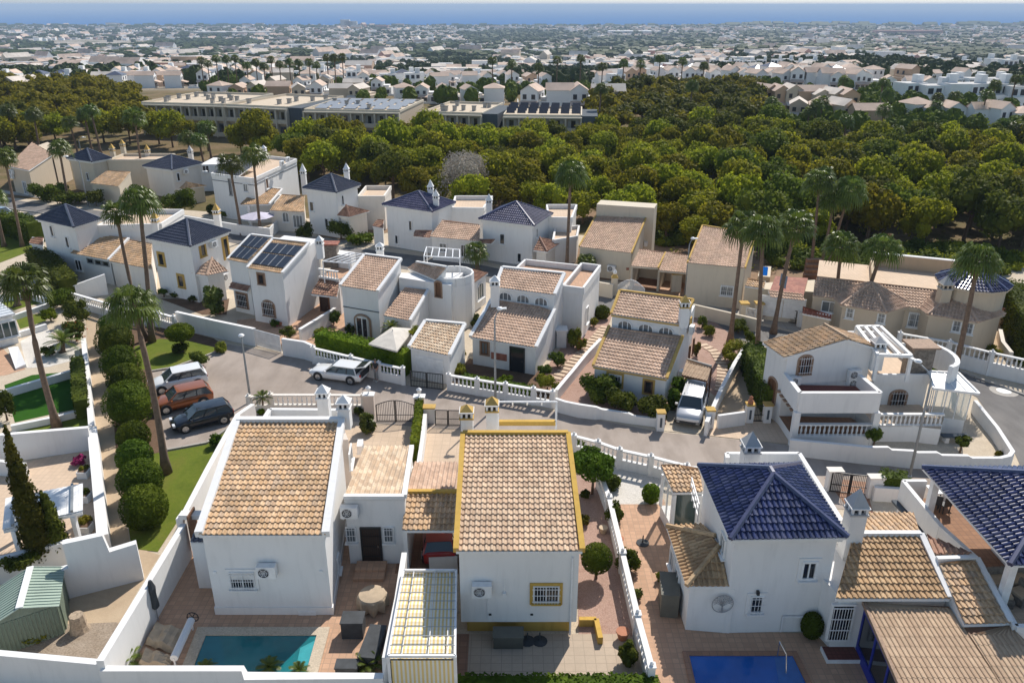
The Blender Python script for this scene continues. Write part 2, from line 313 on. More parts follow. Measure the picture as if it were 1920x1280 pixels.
# ---------------------------------------------------------------- barrel tiles laid row by row on a sloping face
PROF = [(0, 0), (.10, .045), (.30, .062), (.50, .045), (.60, 0)]
def tile_face(mb, poly, m, pu=.24, pv=.36, hgt=1.15, step=.055):
    P = [V(p) for p in poly]; o = P[0]; e1 = P[1]-P[0]; e1.normalize()
    n = V((0, 0, 0))
    for i in range(1, len(P)-1): n += (P[i]-o).cross(P[i+1]-o)
    n.normalize()
    if n.z < 0: n = -n
    e2 = n.cross(e1)
    if e2.z < 0 : e2 = -e2
    uv = [((p-o).dot(e1), (p-o).dot(e2)) for p in P]; vmax = max(q[1] for q in uv); vmin = min(0, min(q[1] for q in uv))
    def lim(v):
        xs = []
        for i in range(len(uv)):
            a, b = uv[i], uv[(i+1) % len(uv)]
            if abs(a[1]-b[1]) < 1e-6:
                if abs(a[1]-v) < 1e-4: xs += [a[0], b[0]]
                continue
            t = (v-a[1])/(b[1]-a[1])
            if -1e-6 <= t <= 1+1e-6: xs.append(a[0]+(b[0]-a[0])*t)
        return (min(xs), max(xs)) if xs else None
    rows = max(1, int(math.ceil((vmax-vmin)/pv-.05))); k = mb.mat(m)
    for r in range(rows):
        v0 = vmin+r*pv; v1 = min(vmin+(r+1)*pv, vmax)
        L0, L1 = lim(min(max(v0, vmin+1e-4), vmax-1e-4)), lim(v1-1e-4)
        if not L0 or not L1: continue
        a, b = min(L0[0], L1[0]), max(L0[1], L1[1]); i0 = int(math.floor(a/pu)); i1 = int(math.ceil(b/pu))
        us = [(i*pu+t*pu, z*hgt, i) for i in range(i0, i1) for t, z in PROF]+[(i1*pu, 0, i1)]
        us = [q for q in us if a-1e-6 <= q[0] <= b+1e-6]
        if len(us) < 2: us = [(a, 0, 0), (b, 0, 0)]
        if us[0][0] > a+1e-4: us.insert(0, (a, 0, us[0][2]))
        if us[-1][0] < b-1e-4: us.append((b, 0, us[-1][2]))
        base = len(mb.v)
        for (u, z, i) in us:
            ua = min(max(u, L0[0]), L0[1]); ub = min(max(u, L1[0]), L1[1])
            p0 = o+e1*ua+e2*v0; p1 = o+e1*ub+e2*v1
            zz = z+.01
            mb.v += [tuple(p0+n*(zz+step)), tuple(p1+n*zz), tuple(p0+n*(zz-.01))]
        for j in range(len(us)-1):
            A = base+3*j; B = A+3; u0 = us[j][0]+1e-4; u1 = us[j+1][0]-1e-4; va = (v0-vmin)+.01; vb = max(va+.01, (v1-vmin)-.01)
            mb.f.append((A, B, B+1, A+1)); mb.mi.append(k); mb.uv.append([(u0, va), (u1, va), (u1, vb), (u0, vb)])
            mb.f.append((A+2, B+2, B, A)); mb.mi.append(k); mb.uv.append([(u0, va), (u1, va), (u1, va), (u0, va)])
def planar(p0, p1, p2, p3):             # move p2 vertically-ish onto the plane of the other three
    n = (p1-p0).cross(p3-p0); 
    if abs(n.z) < 1e-6: return p2
    return V((p2.x, p2.y, p0.z-((p2.x-p0.x)*n.x+(p2.y-p0.y)*n.y)/n.z))
def inset(pts, d):
    n = len(pts); c = sum((V((p.x, p.y, 0)) for p in pts), V())/n; out = []
    for i in range(n):
        p = pts[i]; a = (pts[i-1]-p); b = (pts[(i+1) % n]-p); a.z = b.z = 0; a.normalize(); b.normalize(); s_ = a+b
        if s_.length < .2: s_ = (c-V((p.x, p.y, 0))).normalized()*1.2
        sn = abs(a.x*b.y-a.y*b.x); k = d/max(sn, .4)
        out.append(V((p.x, p.y, p.z))+(a+b)*k)
    return out
def roofpart(root, polys, m, name='roof', under=.14, trim=None, caps=None, capm=None, slab='white'):
    mb = MB()
    for poly in polys:
        P = [V(p) for p in poly]; tile_face(mb, P, m)
        n = V((0, 0, under)); mb.hexa([p-n for p in P], [p-V((0, 0, .012)) for p in P], slab)
    for (a, b) in (caps or []): mb.tube([V(a)+V((0, 0, .06)), V(b)+V((0, 0, .06))], .13, capm or m, 6)
    for (a, b, w_, h_, mm) in (trim or []): mb.beam(a, b, w_, h_, mm, lift=.05)
    return mb.build(name, root)
def walls(root, top, m, z0=0.0, name='wall', topm=None):
    mb = MB(); mb.prism(top, z0, m, topm); return mb.build(name, root)
# ---------------------------------------------------------------- windows, doors, air conditioners
def wallframe(A, B):
    d = V((B.x-A.x, B.y-A.y, 0)).normalized(); n = V((d.y, -d.x, 0))
    if n.dot(V((A.x, A.y, 0))) > 0: n = -n
    return d, n
def window(root, A, B, x, y, w_, h_, frame='trim_white', pane='pane', bars=0, arch=False, fw=.08, sill=True, name='window', mull=1, c=None, surround=None, blind=None):
    d, n = wallframe(A, B); c = c or onwall(A, B, x, y); up = V((0, 0, 1)); c = c+n*.003
    def q(u, v, o): return c+d*u+up*v+n*o
    def outline(k, hw, hh):
        pts = [(-hw, -hh), (hw, -hh)]
        if arch: pts += [(hw*math.cos(a), hh-hw*.7+hw*.7*math.sin(a)) for a in [math.pi*i/8 for i in range(9)]]
        else: pts += [(hw, hh), (-hw, hh)]
        return pts
    def ring(mb, hw, hh, t, dep, m):
        a, b = outline(0, hw, hh), outline(0, hw-t, hh-t); N = len(a)
        for i in range(N):
            j = (i+1) % N
            mb.face([q(*a[i], dep), q(*a[j], dep), q(*b[j], dep), q(*b[i], dep)], m); mb.face([q(*a[i], 0), q(*a[j], 0), q(*a[j], dep), q(*a[i], dep)], m)
            mb.face([q(*b[i], dep), q(*b[j], dep), q(*b[j], 0.0), q(*b[i], 0.0)], m)
    mb = MB()
    if surround: ring(mb, w_/2+.14, h_/2+.14, .14, .05, surround)
    ring(mb, w_/2, h_/2, fw, .09, frame)
    for i in range(mull): mb.beam(q(-w_/2+w_*(i+1)/(mull+1), -h_/2+.04, .035), q(-w_/2+w_*(i+1)/(mull+1), h_/2-.05, .035), .06, .05, frame)
    if sill: mb.box(q(0, -h_/2-.04, .09), (w_+.16, .2, .06), surround or frame, math.atan2(d.y, d.x))
    f = mb.build(name, root)
    pb = MB(); pb.face([q(u, v, .012) for u, v in outline(0, w_/2-.02, h_/2-.02)], pane)
    if blind: pb.face([q(-w_/2+.05, h_/2-h_*blind, .02), q(w_/2-.05, h_/2-h_*blind, .02), q(w_/2-.05, h_/2-.05, .02), q(-w_/2+.05, h_/2-.05, .02)], 'fabric_white')
    pb.build('pane', f)
    if bars:
        g = MB()
        for i in range(bars): u = -w_/2+w_*(i+.5)/bars; g.tube([q(u, -h_/2, .15), q(u, h_/2, .15)], .012, 'metal_white' if frame != 'metal_black' else 'metal_black', 4)
        for v in (-h_/2+.12, 0, h_/2-.12): g.beam(q(-w_/2-.04, v, .15), q(w_/2+.04, v, .15), .02, .025, 'metal_white' if frame != 'metal_black' else 'metal_black')
        g.build('grille', f)
    return f
def door(root, A, B, x, y, w_, h_, m='wood', frame='trim_white', grille=False, glassy=False, c=None):
    d, n = wallframe(A, B); c = c or onwall(A, B, x, y); up = V((0, 0, 1)); rz = math.atan2(d.y, d.x)
    def q(u, v, o): return c+d*u+up*v+n*o
    mb = MB(); mb.box(q(-w_/2, 0, .04), (.09, .12, h_), frame, rz); mb.box(q(w_/2, 0, .04), (.09, .12, h_), frame, rz); mb.box(q(0, h_/2+.04, .04), (w_+.1, .12, .09), frame, rz)
    mb.box(q(0, 0, .02), (w_-.08, .05, h_-.02), m, rz)
    if not glassy:
        for v in (-h_*.22, h_*.2): mb.box(q(0, v, .05), (w_*.6, .03, h_*.32), m, rz)
    o = mb.build('door', root)
    if glassy:
        g = MB()
        for sgn in (-1, 1): g.face([q(sgn*w_/4-w_/5, -h_/2+.12, .05), q(sgn*w_/4+w_/5, -h_/2+.12, .05), q(sgn*w_/4+w_/5, h_/2-.12, .05), q(sgn*w_/4-w_/5, h_/2-.12, .05)], 'pane')
        g.build('pane', o)
    if grille:
        g = MB()
        for i in range(9): u = -w_/2+w_*(i+.5)/9; g.tube([q(u, -h_/2, .12), q(u, h_/2, .12)], .012, 'metal_black', 4)
        for v in (-h_*.3, 0, h_*.3): g.beam(q(-w_/2, v, .12), q(w_/2, v, .12), .03, .03, 'metal_black')
        g.build('grille', o)
    hb = MB(); hb.box(q(w_/2-.14, 0, .1), (.04, .06, .14), 'chrome', rz); hb.build('handle', o)
    return o
def aircon(root, A, B, x, y, w_=.85, h_=.62, c=None, name='air_conditioner'):
    d, n = wallframe(A, B); c = c or onwall(A, B, x, y); up = V((0, 0, 1)); rz = math.atan2(d.y, d.x)
    def q(u, v, o): return c+d*u+up*v+n*o
    mb = MB(); mb.box(q(0, 0, .25), (w_, .34, h_), 'trim_white', rz)
    for sgn in (-1, 1): mb.beam(q(sgn*w_*.35, -h_/2-.03, 0), q(sgn*w_*.35, -h_/2-.03, .42), .04, .05, 'metal_white')
    o = mb.build(name, root)
    f = MB(); N = 18; cc = q(-w_*.12, 0, .425); R0 = h_*.42
    f.face([cc+(d*math.cos(6.2832*i/N)+up*math.sin(6.2832*i/N))*R0 for i in range(N)], 'black_plastic')
    for rr in (.3, .6, .95):
        pr = [cc+n*.012+(d*math.cos(6.2832*i/N)+up*math.sin(6.2832*i/N))*R0*rr for i in range(N+1)]; f.tube(pr, .012, 'metal_white', 3, False)
    for i in range(6): a = 6.2832*i/6; f.tube([cc+n*.012, cc+n*.012+(d*math.cos(a)+up*math.sin(a))*R0], .01, 'metal_white', 3, False)
    f.build('fan_grille', o); return o
def chimney(root, p, w_, h0, h1, m='white', cap='white', name='chimney', vents=True, rz=0, capv=None):
    # p: world XY; h0..h1 heights of the stack; pyramid cap on an open lantern
    mb = MB(); X, Y = p[0], p[1]; hh = h1-h0
    mb.box((X, Y, h0+hh*.34), (w_, w_, hh*.68), m, rz); mb.box((X, Y, h0+hh*.70), (w_+.12, w_+.12, .08), cap, rz)
    mb.box((X, Y, h0+hh*.70+.17), (w_*.62, w_*.62, .26), 'metal_black', rz)
    ca, sa = math.cos(rz), math.sin(rz); k = w_/2-.05
    for sx, sy in ((-1, -1), (1, -1), (1, 1), (-1, 1), (0, -1), (1, 0), (0, 1), (-1, 0)):
        mb.box((X+(sx*ca-sy*sa)*k, Y+(sx*sa+sy*ca)*k, h0+hh*.70+.17), (.11, .11, .27), m, rz)
    z = h0+hh*.70+.31; mb.box((X, Y, z+.03), (w_+.14, w_+.14, .07), m, rz)
    b = [V((X+(sx*ca-sy*sa)*(w_/2+.04), Y+(sx*sa+sy*ca)*(w_/2+.04), z+.06)) for sx, sy in ((-1, -1), (1, -1), (1, 1), (-1, 1))]; t = V((X, Y, h1+.22-.2*(w_ > .68)))
    for i in range(4): mb.face([b[i], b[(i+1) % 4], t], cap)
    return mb.build(name, root)
def hip(root, L, F, Rr, rise, m, wallm='white', z0=0.0, over=.35, ridge=0.0, cornice='white', extra=None, wname='wall'):
    # L, F, Rr: three visible eave corners (world, same height); the fourth follows
    B = L+Rr-F; top = (L+F+Rr+B)/4; top = V((top.x, top.y, L.z+rise))
    c4 = [L, F, Rr, B]
    if ridge: d = (B-Rr).normalized(); t1 = top+d*ridge/2; t2 = top-d*ridge/2
    else: t1 = t2 = top
    # faces: L-F (front left), F-R (front right), R-B, B-L
    if ridge: polys = [[L, F, t2, t1] if (t2-F).length < (t1-F).length else [L, F, t1, t2], [F, Rr, t2], [Rr, B, t1, t2], [B, L, t1]]
    else: polys = [[L, F, top], [F, Rr, top], [Rr, B, top], [B, L, top]]
    near = (t1, t2); caps = [(c, min(near, key=lambda q: (q-c).length)) for c in c4]
    if ridge: caps.append((t1, t2))
    roofpart(root, polys, m, caps=caps, capm=m, under=.1, slab=cornice)
    w4 = inset(c4, over); co_ = inset(c4, over*.45)
    mb = MB(); mb.prism([V((p.x, p.y, L.z-.104)) for p in co_], L.z-.30, cornice); mb.build('cornice', root)
    ww = [V((p.x, p.y, L.z-.304)) for p in w4]; walls(root, ww, wallm, z0, wname)
    return [V((p.x, p.y, 0)) for p in w4]
def shed(root, EL, ER, RR, RL, m, wallm='white', z0=0.0, over=.2, side=.0, trim=None, tw=.22, th=.2, wname='wall', name='roof', top_trim=True, sides=(1, 1), backh=None):
    # EL, ER eave left/right, RR, RL ridge right/left (world)
    RR = planar(EL, ER, RR, RL)
    tr = []
    if trim:
        if sides[0]: tr.append((EL, RL, tw, th, trim))
        if sides[1]: tr.append((ER, RR, tw, th, trim))
        if top_trim: tr.append((RL, RR, tw, th+.02, trim))
    roofpart(root, [[EL, ER, RR, RL]], m, name=name, trim=tr, slab=wallm)
    d = (RL-EL).normalized(); e = (ER-EL).normalized()
    a = EL+d*over+e*side; b = ER+d*over-e*side; c = RR-e*side; f = RL+e*side
    ww = [p-V((0, 0, .148)) for p in (a, b, c, f)]; 
    if z0 is not None: walls(root, ww, wallm, z0, wname)
    return [V((p.x, p.y, 0)) for p in (a, b, c, f)]
# ---------------------------------------------------------------- garden walls, balustrades, gates
def wallline(name, label, cat, pts, t=.2, m='white', z0=0.0, cap=None, group=None, closed=False, loc=None):
    # pts: world points along the top centre line (z = top)
    mb = MB(); pts = [V(p) for p in pts]; n = len(pts)
    def off(i):
        a = pts[max(i-1, 0)]; b = pts[min(i+1, n-1)]; d = V((b.x-a.x, b.y-a.y, 0)).normalized(); r = V((-d.y, d.x, 0)); k = 1
        if 0 < i < n-1:
            d1 = V((pts[i].x-a.x, pts[i].y-a.y, 0)); 
            if d1.length > .01: k = 1/max(.5, abs(d1.normalized().dot(d)))
        return r*k
    for i in range(n-1):
        if (pts[i+1]-pts[i]).xy.length < .02: continue
        ra, rb = off(i)*t/2, off(i+1)*t/2; p, q = pts[i], pts[i+1]
        b = [V((w_.x, w_.y, z0)) for w_ in (p-ra, q-rb, q+rb, p+ra)]; mb.hexa(b, [p-ra, q-rb, q+rb, p+ra], m)
        if cap:
            ka, kb = ra*1.25, rb*1.25; up = V((0, 0, .07)); e = V((0, 0, .003))
            mb.hexa([p-ka+e, q-kb+e, q+kb+e, p+ka+e], [p-ka+up, q-kb+up, q+kb+up, p+ka+up], cap)
    base = V((pts[0].x, pts[0].y, z0)); o = mb.build(name, loc=base); return tag(o, label, cat, group)
_bal = []
def balustrade(label, pts, low=.5, h=1.1, m='white', t=.22, step=.3, group='balustrades of the gardens', piers=None, root=None, z0=0.0, lowz=None, name='balustrade', railm=None):
    """pts: world ground points; low wall of height low, balusters, top rail at h"""
    pts = [V(p) for p in pts]; r = root or thing(name, label, 'balustrade', (pts[0].x, pts[0].y, z0), group)
    mb = MB(); rail = MB(); pier = []
    if not _bal:
        b = MB(); b.lathe((0, 0, 0), [(.07, 0), (.07, .06), (.04, .09), (.075, .2), (.08, .27), (.045, .42), (.04, .5), (.07, .54), (.07, .6)], 'white', 6)
        me = b.build('baluster').data; bpy.data.objects.remove(bpy.data.objects['baluster']); _bal.append(me)
    cnt = 0
    for i in range(len(pts)-1):
        a, b = pts[i], pts[i+1]; L = (b-a).length; d = (b-a)/L
        za, zb = a.z, b.z
        mb.beam(a+V((0, 0, low/2)), b+V((0, 0, low/2)), t, low, m); rail.beam(a+V((0, 0, h-.05)), b+V((0, 0, h-.05)), t+.04, .1, railm or m)
        k = max(1, int(L/step))
        for j in range(k):
            if cnt >= 100: break
            p = a+d*(L*(j+.5)/k); o = bpy.data.objects.new('baluster', _bal[0]); COL.objects.link(o); o.parent = r; o.location = p+V((0, 0, low))-BASE[r.name]; o.scale = (1, 1, (h-low-.1)/.6); cnt += 1
    for p in pts:
        if piers is not False:
            pb = MB(); pb.box(p+V((0, 0, (h+.04)/2)), (t+.07, t+.07, h+.04), m); pb.box(p+V((0, 0, h+.06)), (t+.13, t+.13, .05), m); pb.lathe(p+V((0, 0, h+.08)), [(.04, 0), (.09, .06), (.08, .13), (.02, .18)], m, 8); pb.build('pier', r)
    if low > 0: mb.build('low_wall', r)
    rail.build('rail', r); return r
def gate(label, A, B, h=1.5, m='metal_black', arch=0.0, n=22, name='gate', leaves=2, group=None, solid=False, z0=.06):
    A, B = V(A), V(B); r = thing(name, label, 'gate', (A+B)/2, group); L = (B-A).length; d = (B-A)/L
    for k in range(leaves):
        a = A+d*(L*k/leaves+.03); b = A+d*(L*(k+1)/leaves-.03); mb = MB(); l = (b-a).length
        def top(s_): x = (k+s_)/leaves; return h+arch*math.sin(math.pi*x)
        mb.beam(a+V((0, 0, z0)), b+V((0, 0, z0)), .04, .05, m); mb.beam(a+V((0, 0, z0+.45)), b+V((0, 0, z0+.45)), .03, .04, m)
        mb.beam(a, a+V((0, 0, top(0))), .05, .05, m); mb.beam(b, b+V((0, 0, top(1))), .05, .05, m)
        for j in range(6): s0, s1 = j/6, (j+1)/6; mb.beam(a+d*l*s0+V((0, 0, top(s0))), a+d*l*s1+V((0, 0, top(s1))), .04, .05, m)
        N = n//leaves
        for j in range(N):
            s_ = (j+.5)/N; p = a+d*l*s_
            if solid: mb.beam(p+V((0, 0, z0)), p+V((0, 0, top(s_)-.03)), l/N*.98, .04, m, up=d)
            else: mb.tube([p+V((0, 0, z0)), p+V((0, 0, top(s_)))], .016, m, 4)
        mb.build('leaf', r)
    return r
def sheet(name, pts, m, z, label=None, cat=None, kind='structure', th=0, group=None):
    mb = MB(); P = [V((p.x, p.y, z)) for p in map(V, pts)]
    ar = sum(P[i].x*P[(i+1) % len(P)].y-P[(i+1) % len(P)].x*P[i].y for i in range(len(P)))
    if ar < 0: P = P[::-1]
    if th: mb.prism(P, z-th, m)
    else: mb.face(P, m)
    o = mb.build(name, loc=(P[0].x, P[0].y, z)); return tag(o, label, cat, group, kind)
def up(*a, h=0.0):                       # several sight points at one level
    return [U(x, y, h) for x, y in a]
# ---------------------------------------------------------------- foliage
def leafcards(mb, c, rad, n, size, m, rr, flat=1.0, shell=.55, norm_out=True):
    k = mb.mat(m); c = V(c)
    for _ in range(n):
        z = rr.uniform(-1, 1); a = rr.uniform(0, 6.2832); s_ = math.sqrt(1-z*z); d = V((s_*math.cos(a), s_*math.sin(a), z)); f = shell+(1-shell)*rr.random()**.5
        p = c+V((d.x*rad[0]*f, d.y*rad[1]*f, d.z*rad[2]*f)); w_ = V((rr.uniform(-1, 1), rr.uniform(-1, 1), rr.uniform(-1, 1))); n_ = (d*1.0+w_*.8).normalized()
        t = n_.cross(V((rr.uniform(-1, 1), rr.uniform(-1, 1), rr.uniform(-.3, 1))))
        if t.length < .05: continue
        t.normalize(); b = n_.cross(t); s1 = size*rr.uniform(.6, 1.3); s2 = s1*rr.uniform(.45, .8); i = len(mb.v)
        mb.v += [tuple(p-t*s1), tuple(p-b*s2), tuple(p+t*s1), tuple(p+b*s2)]; mb.f.append((i, i+1, i+2, i+3)); mb.mi.append(k); mb.uv.append(None)
def blob(mb, c, rad, m, rr, n=8, amp=.12):
    vs = []; fs = []; N = 10; K = 6; c = V(c); ph = rr.uniform(0, 6)
    for i in range(K+1):
        th = math.pi*i/K
        for j in range(N):
            a = 6.2832*j/N; k = 1+amp*math.sin(3*a+ph+i*1.3)+rr.uniform(-amp, amp)*.5
            vs.append(c+V((rad[0]*math.sin(th)*math.cos(a)*k, rad[1]*math.sin(th)*math.sin(a)*k, rad[2]*math.cos(th)*k)))
    for i in range(K):
        for j in range(N): fs.append((i*N+j, (i+1)*N+j, (i+1)*N+(j+1) % N, i*N+(j+1) % N))
    mb.raw(vs, fs, m)
def bush(label, p, rad, m='bush_leaf', n=900, size=.09, cat='bush', name='bush', group=None, seed=1, trunk=0, lump=.0, flowers=None):
    """p on the ground (world); rad = (rx, ry, rz) of the crown; trunk = clear stem height"""
    rr = random.Random(seed); r = thing(name, label, cat, (p.x, p.y, p.z), group); mb = MB(); cz = p.z+trunk+rad[2]
    if lump:
        K = 9
        for i in range(K):
            a = 6.2832*i/K+rr.uniform(-.3, .3); f = rr.uniform(.35, .75); z = rr.uniform(-.45, .6)
            cc = (p.x+rad[0]*f*math.cos(a), p.y+rad[1]*f*math.sin(a), cz+rad[2]*z); q = tuple(k_*rr.uniform(.38, .6) for k_ in rad)
            blob(mb, cc, tuple(x*.7 for x in q), m, rr); leafcards(mb, cc, tuple(x*1.1 for x in q), n//K, size, m, rr)
    else:
        blob(mb, (p.x, p.y, cz), tuple(x*.86 for x in rad), m, rr, amp=.05); leafcards(mb, (p.x, p.y, cz), tuple(x*1.03 for x in rad), n, size, m, rr, shell=.85)
    if flowers: leafcards(mb, (p.x, p.y, cz), tuple(x*1.06 for x in rad), n//12, size*.8, flowers, rr, shell=.9)
    mb.build('crown', r)
    t = MB(); t.tube([(p.x, p.y, p.z), (p.x+.03, p.y, p.z+trunk+rad[2]*.6)], [.07+rad[0]*.02, .04], 'bark', 6)
    if trunk > .5:
        for i in range(4): a = i*1.6; t.tube([(p.x, p.y, p.z+trunk*.7), (p.x+rad[0]*.5*math.cos(a), p.y+rad[1]*.5*math.sin(a), cz)], [.04, .02], 'bark', 5)
    t.build('trunk', r); return r
def hedge(label, pts, w_, h, m='hedge_leaf', size=.08, den=55, seed=3, z0=0.0, group=None, name='hedge', wave=.06):
    rr = random.Random(seed); pts = [V((p.x, p.y, z0)) for p in pts]; mb = MB(); k = mb.mat(m)
    for i in range(len(pts)-1):
        a, b = pts[i], pts[i+1]; mb.beam(a+V((0, 0, h*.47)), b+V((0, 0, h*.47)), w_*.86, h*.94, m); L = (b-a).length; d = (b-a)/L; r_ = V((-d.y, d.x, 0))
        N = int(den*L*(w_+2*h))
        for _ in range(N):
            s_ = rr.uniform(-.05, L+.05); q = rr.random()*(w_+2*h)
            if q < h: p = a+d*s_+r_*(w_/2)*rr.uniform(.88, 1.08)+V((0, 0, q)); nn = r_
            elif q < 2*h: p = a+d*s_-r_*(w_/2)*rr.uniform(.88, 1.08)+V((0, 0, q-h)); nn = -r_
            else: p = a+d*s_+r_*(q-2*h-w_/2)+V((0, 0, h*(1+rr.uniform(-.02, .06))+wave*math.sin(s_*2.1)*.5)); nn = V((0, 0, 1))
            n_ = (nn+V((rr.uniform(-1, 1), rr.uniform(-1, 1), rr.uniform(-1, 1)))*.8).normalized(); t = n_.cross(V((rr.uniform(-1, 1), rr.uniform(-1, 1), 1))).normalized(); bb = n_.cross(t)
            s1 = size*rr.uniform(.6, 1.3); i0 = len(mb.v); mb.v += [tuple(p-t*s1), tuple(p-bb*s1*.6), tuple(p+t*s1), tuple(p+bb*s1*.6)]; mb.f.append((i0, i0+1, i0+2, i0+3)); mb.mi.append(k); mb.uv.append(None)
    o = mb.build(name, loc=pts[0]); return tag(o, label, 'hedge', group)
def fan_crown(seed, n=30, L=1.45, droop=1.0, skirt=14):
    """crown of a fan palm about the origin (0 = top of trunk)"""
    rr = random.Random(seed); mb = MB(); kl = mb.mat('palm_leaf')
    for i in range(n+skirt):
        dry = i >= n; a = i*2.39996+rr.uniform(-.2, .2); el = (1.25-1.75*(i/n)**1.0 if not dry else -1.1-rr.uniform(0, .35)); l = L*(rr.uniform(.85, 1.1) if not dry else .55)
        d = V((math.cos(a)*math.cos(el), math.sin(a)*math.cos(el), math.sin(el))); side = V((-math.sin(a), math.cos(a), 0)); o = V((0, 0, 0 if not dry else -.25))
        tip = o+d*l*.62-V((0, 0, .12*l*droop)); m = 'palm_dry' if dry else 'palm_leaf'; mb.tube([o, (o+tip)/2+V((0, 0, .04)), tip], [.03, .022, .015], 'palm_dry' if dry else 'palm_leaf', 3, False)
        n_ = side.cross(d).normalized(); F = l*(.85 if not dry else .6); K = 13
        for j in range(K):
            th = (j-(K-1)/2)/(K-1)*2*1.45; e = (d*math.cos(th)+side*math.sin(th)); ln = F*(.75+.25*math.cos(th))*rr.uniform(.9, 1.05)
            p0 = tip; p1 = tip+e*ln*.55-V((0, 0, .06*ln*droop)); p2 = tip+e*ln*.85-V((0, 0, (.30+.1*rr.random())*ln*droop)); p3 = tip+e*ln*.95-V((0, 0, (.62+.2*rr.random())*ln*droop))
            wd = (side*math.cos(th)-d*math.sin(th))*.052*F; ww = n_*.02
            i0 = len(mb.v); mb.v += [tuple(p0), tuple(p1-wd), tuple(p1+ww*1.5), tuple(p1+wd), tuple(p2-wd*.7), tuple(p2+wd*.7), tuple(p3)]
            for f in ((0, 1, 2), (0, 2, 3), (1, 4, 5, 3), (4, 6, 5)): mb.f.append(tuple(i0+q for q in f)); mb.mi.append(mb.mat(m)); mb.uv.append(None)
    me = mb.build('crown_tmp'); d_ = me.data; bpy.data.objects.remove(me); return d_
def feather_crown(seed, n=26, L=2.0, droop=1.0):
    rr = random.Random(seed); mb = MB()
    for i in range(n):
        a = i*2.39996; el = 1.25-1.35*(i/n); d = V((math.cos(a)*math.cos(el), math.sin(a)*math.cos(el), math.sin(el))); side = V((-math.sin(a), math.cos(a), 0)); pts = []
        for k in range(9): s_ = k/8; pts.append(d*L*s_-V((0, 0, droop*L*.42*s_*s_)))
        mb.tube(pts, [.03-.0028*k for k in range(9)], 'palm_leaf', 3, False); km = mb.mat('palm_leaf')
        for k in range(2, 26):
            s_ = k/26; f = s_*8; j = min(int(f), 7); p = pts[j].lerp(pts[j+1], f-j); t = (pts[j+1]-pts[j]).normalized(); ln = L*.26*math.sin(math.pi*min(1, s_*.9+.12))**.6
            for sg in (-1, 1):
                e = (side*sg+t*.7+V((0, 0, .25))).normalized(); q = p+e*ln-V((0, 0, .25*ln)); w_ = t*.035*L/2; i0 = len(mb.v); mb.v += [tuple(p-w_), tuple(p+w_), tuple(q)]; mb.f.append((i0, i0+1, i0+2)); mb.mi.append(km); mb.uv.append(None)
    me = mb.build('crown_tmp'); d_ = me.data; bpy.data.objects.remove(me); return d_
_fan = [fan_crown(s_, n=30+4*(s_ % 2), droop=.9+.15*s_, L=1.5) for s_ in range(4)]
_feather = [feather_crown(5), feather_crown(6, n=20)]
def palm(label, base, top, r0=.24, crown=1.0, kind=0, group=None, seed=0, bow=.0, feather=False, name='palm_tree', cat='palm tree'):
    """base, top: world points of the trunk's foot and head"""
    rr = random.Random(seed*13+5); base, top = V(base), V(top); t = thing(name, label, cat, base, group); mb = MB(); K = 10; pts = []; rs = []
    bd = V((rr.uniform(-1, 1), rr.uniform(-1, 1), 0))*bow
    for i in range(K+1):
        s_ = i/K; pts.append(base.lerp(top, s_)+bd*math.sin(math.pi*s_)); rs.append(r0*.8*(1.35-1.0*min(1, s_*6)*.35-.35*s_) if s_ > .0 else r0*1.4)
    mb.tube(pts, rs, 'palm_bark', 9); mb.build('trunk', t, smooth=True)
    me = (_feather if feather else _fan)[kind % (2 if feather else 4)]; o = bpy.data.objects.new('crown', me); COL.objects.link(o); o.parent = t; o.location = top-base; o.rotation_euler = (rr.uniform(-.1, .1), rr.uniform(-.1, .1), rr.uniform(0, 6)); o.scale = (crown*(.73 if not feather else 1),)*3
    return t
def lampost(label, base, h, over=.6, dirv=(1, 0), group='street lamps', kind=0):
    r = thing('street_lamp', label, 'street lamp', base, group); b = V(base); d = V((dirv[0], dirv[1], 0)).normalized()
    mb = MB(); pts = [b, b+V((0, 0, h*.5)), b+V((0, 0, h*.9))]
    if over > 0: pts += [b+V((0, 0, h*.96))+d*over*.25, b+V((0, 0, h))+d*over*.7]
    else: pts += [b+V((0, 0, h))]
    mb.tube(pts, [.09, .075, .055]+[.04]*(len(pts)-3), 'lamp_grey', 8); mb.lathe(b, [(.14, 0), (.14, .1), (.1, .14)], 'lamp_grey', 8); mb.build('pole', r, smooth=True)
    hd = MB(); e = pts[-1]; hd.lathe(e+V((0, 0, -.06)), [(.05, 0), (.2, .05), (.22, .12), (.14, .2), (.03, .24)], 'trim_white', 12)
    if over > 0: hd.beam(e-d*.1+V((0, 0, .03)), e+d*.45+V((0, 0, .05)), .2, .1, 'trim_white')
    hd.build('lamp_head', r); return r
def rise(p, y):                          # height on the vertical above p that is seen at image row y
    lo, hi = -5.0, 40.0
    for _ in range(50):
        m_ = (lo+hi)/2; z = p.y*ct-(m_-CAMH)*st; u = p.y*st+(m_-CAMH)*ct
        if 640-FPX*u/z > y: lo = m_
        else: hi = m_
    return lo
def over(p, h): return V((p.x, p.y, h))
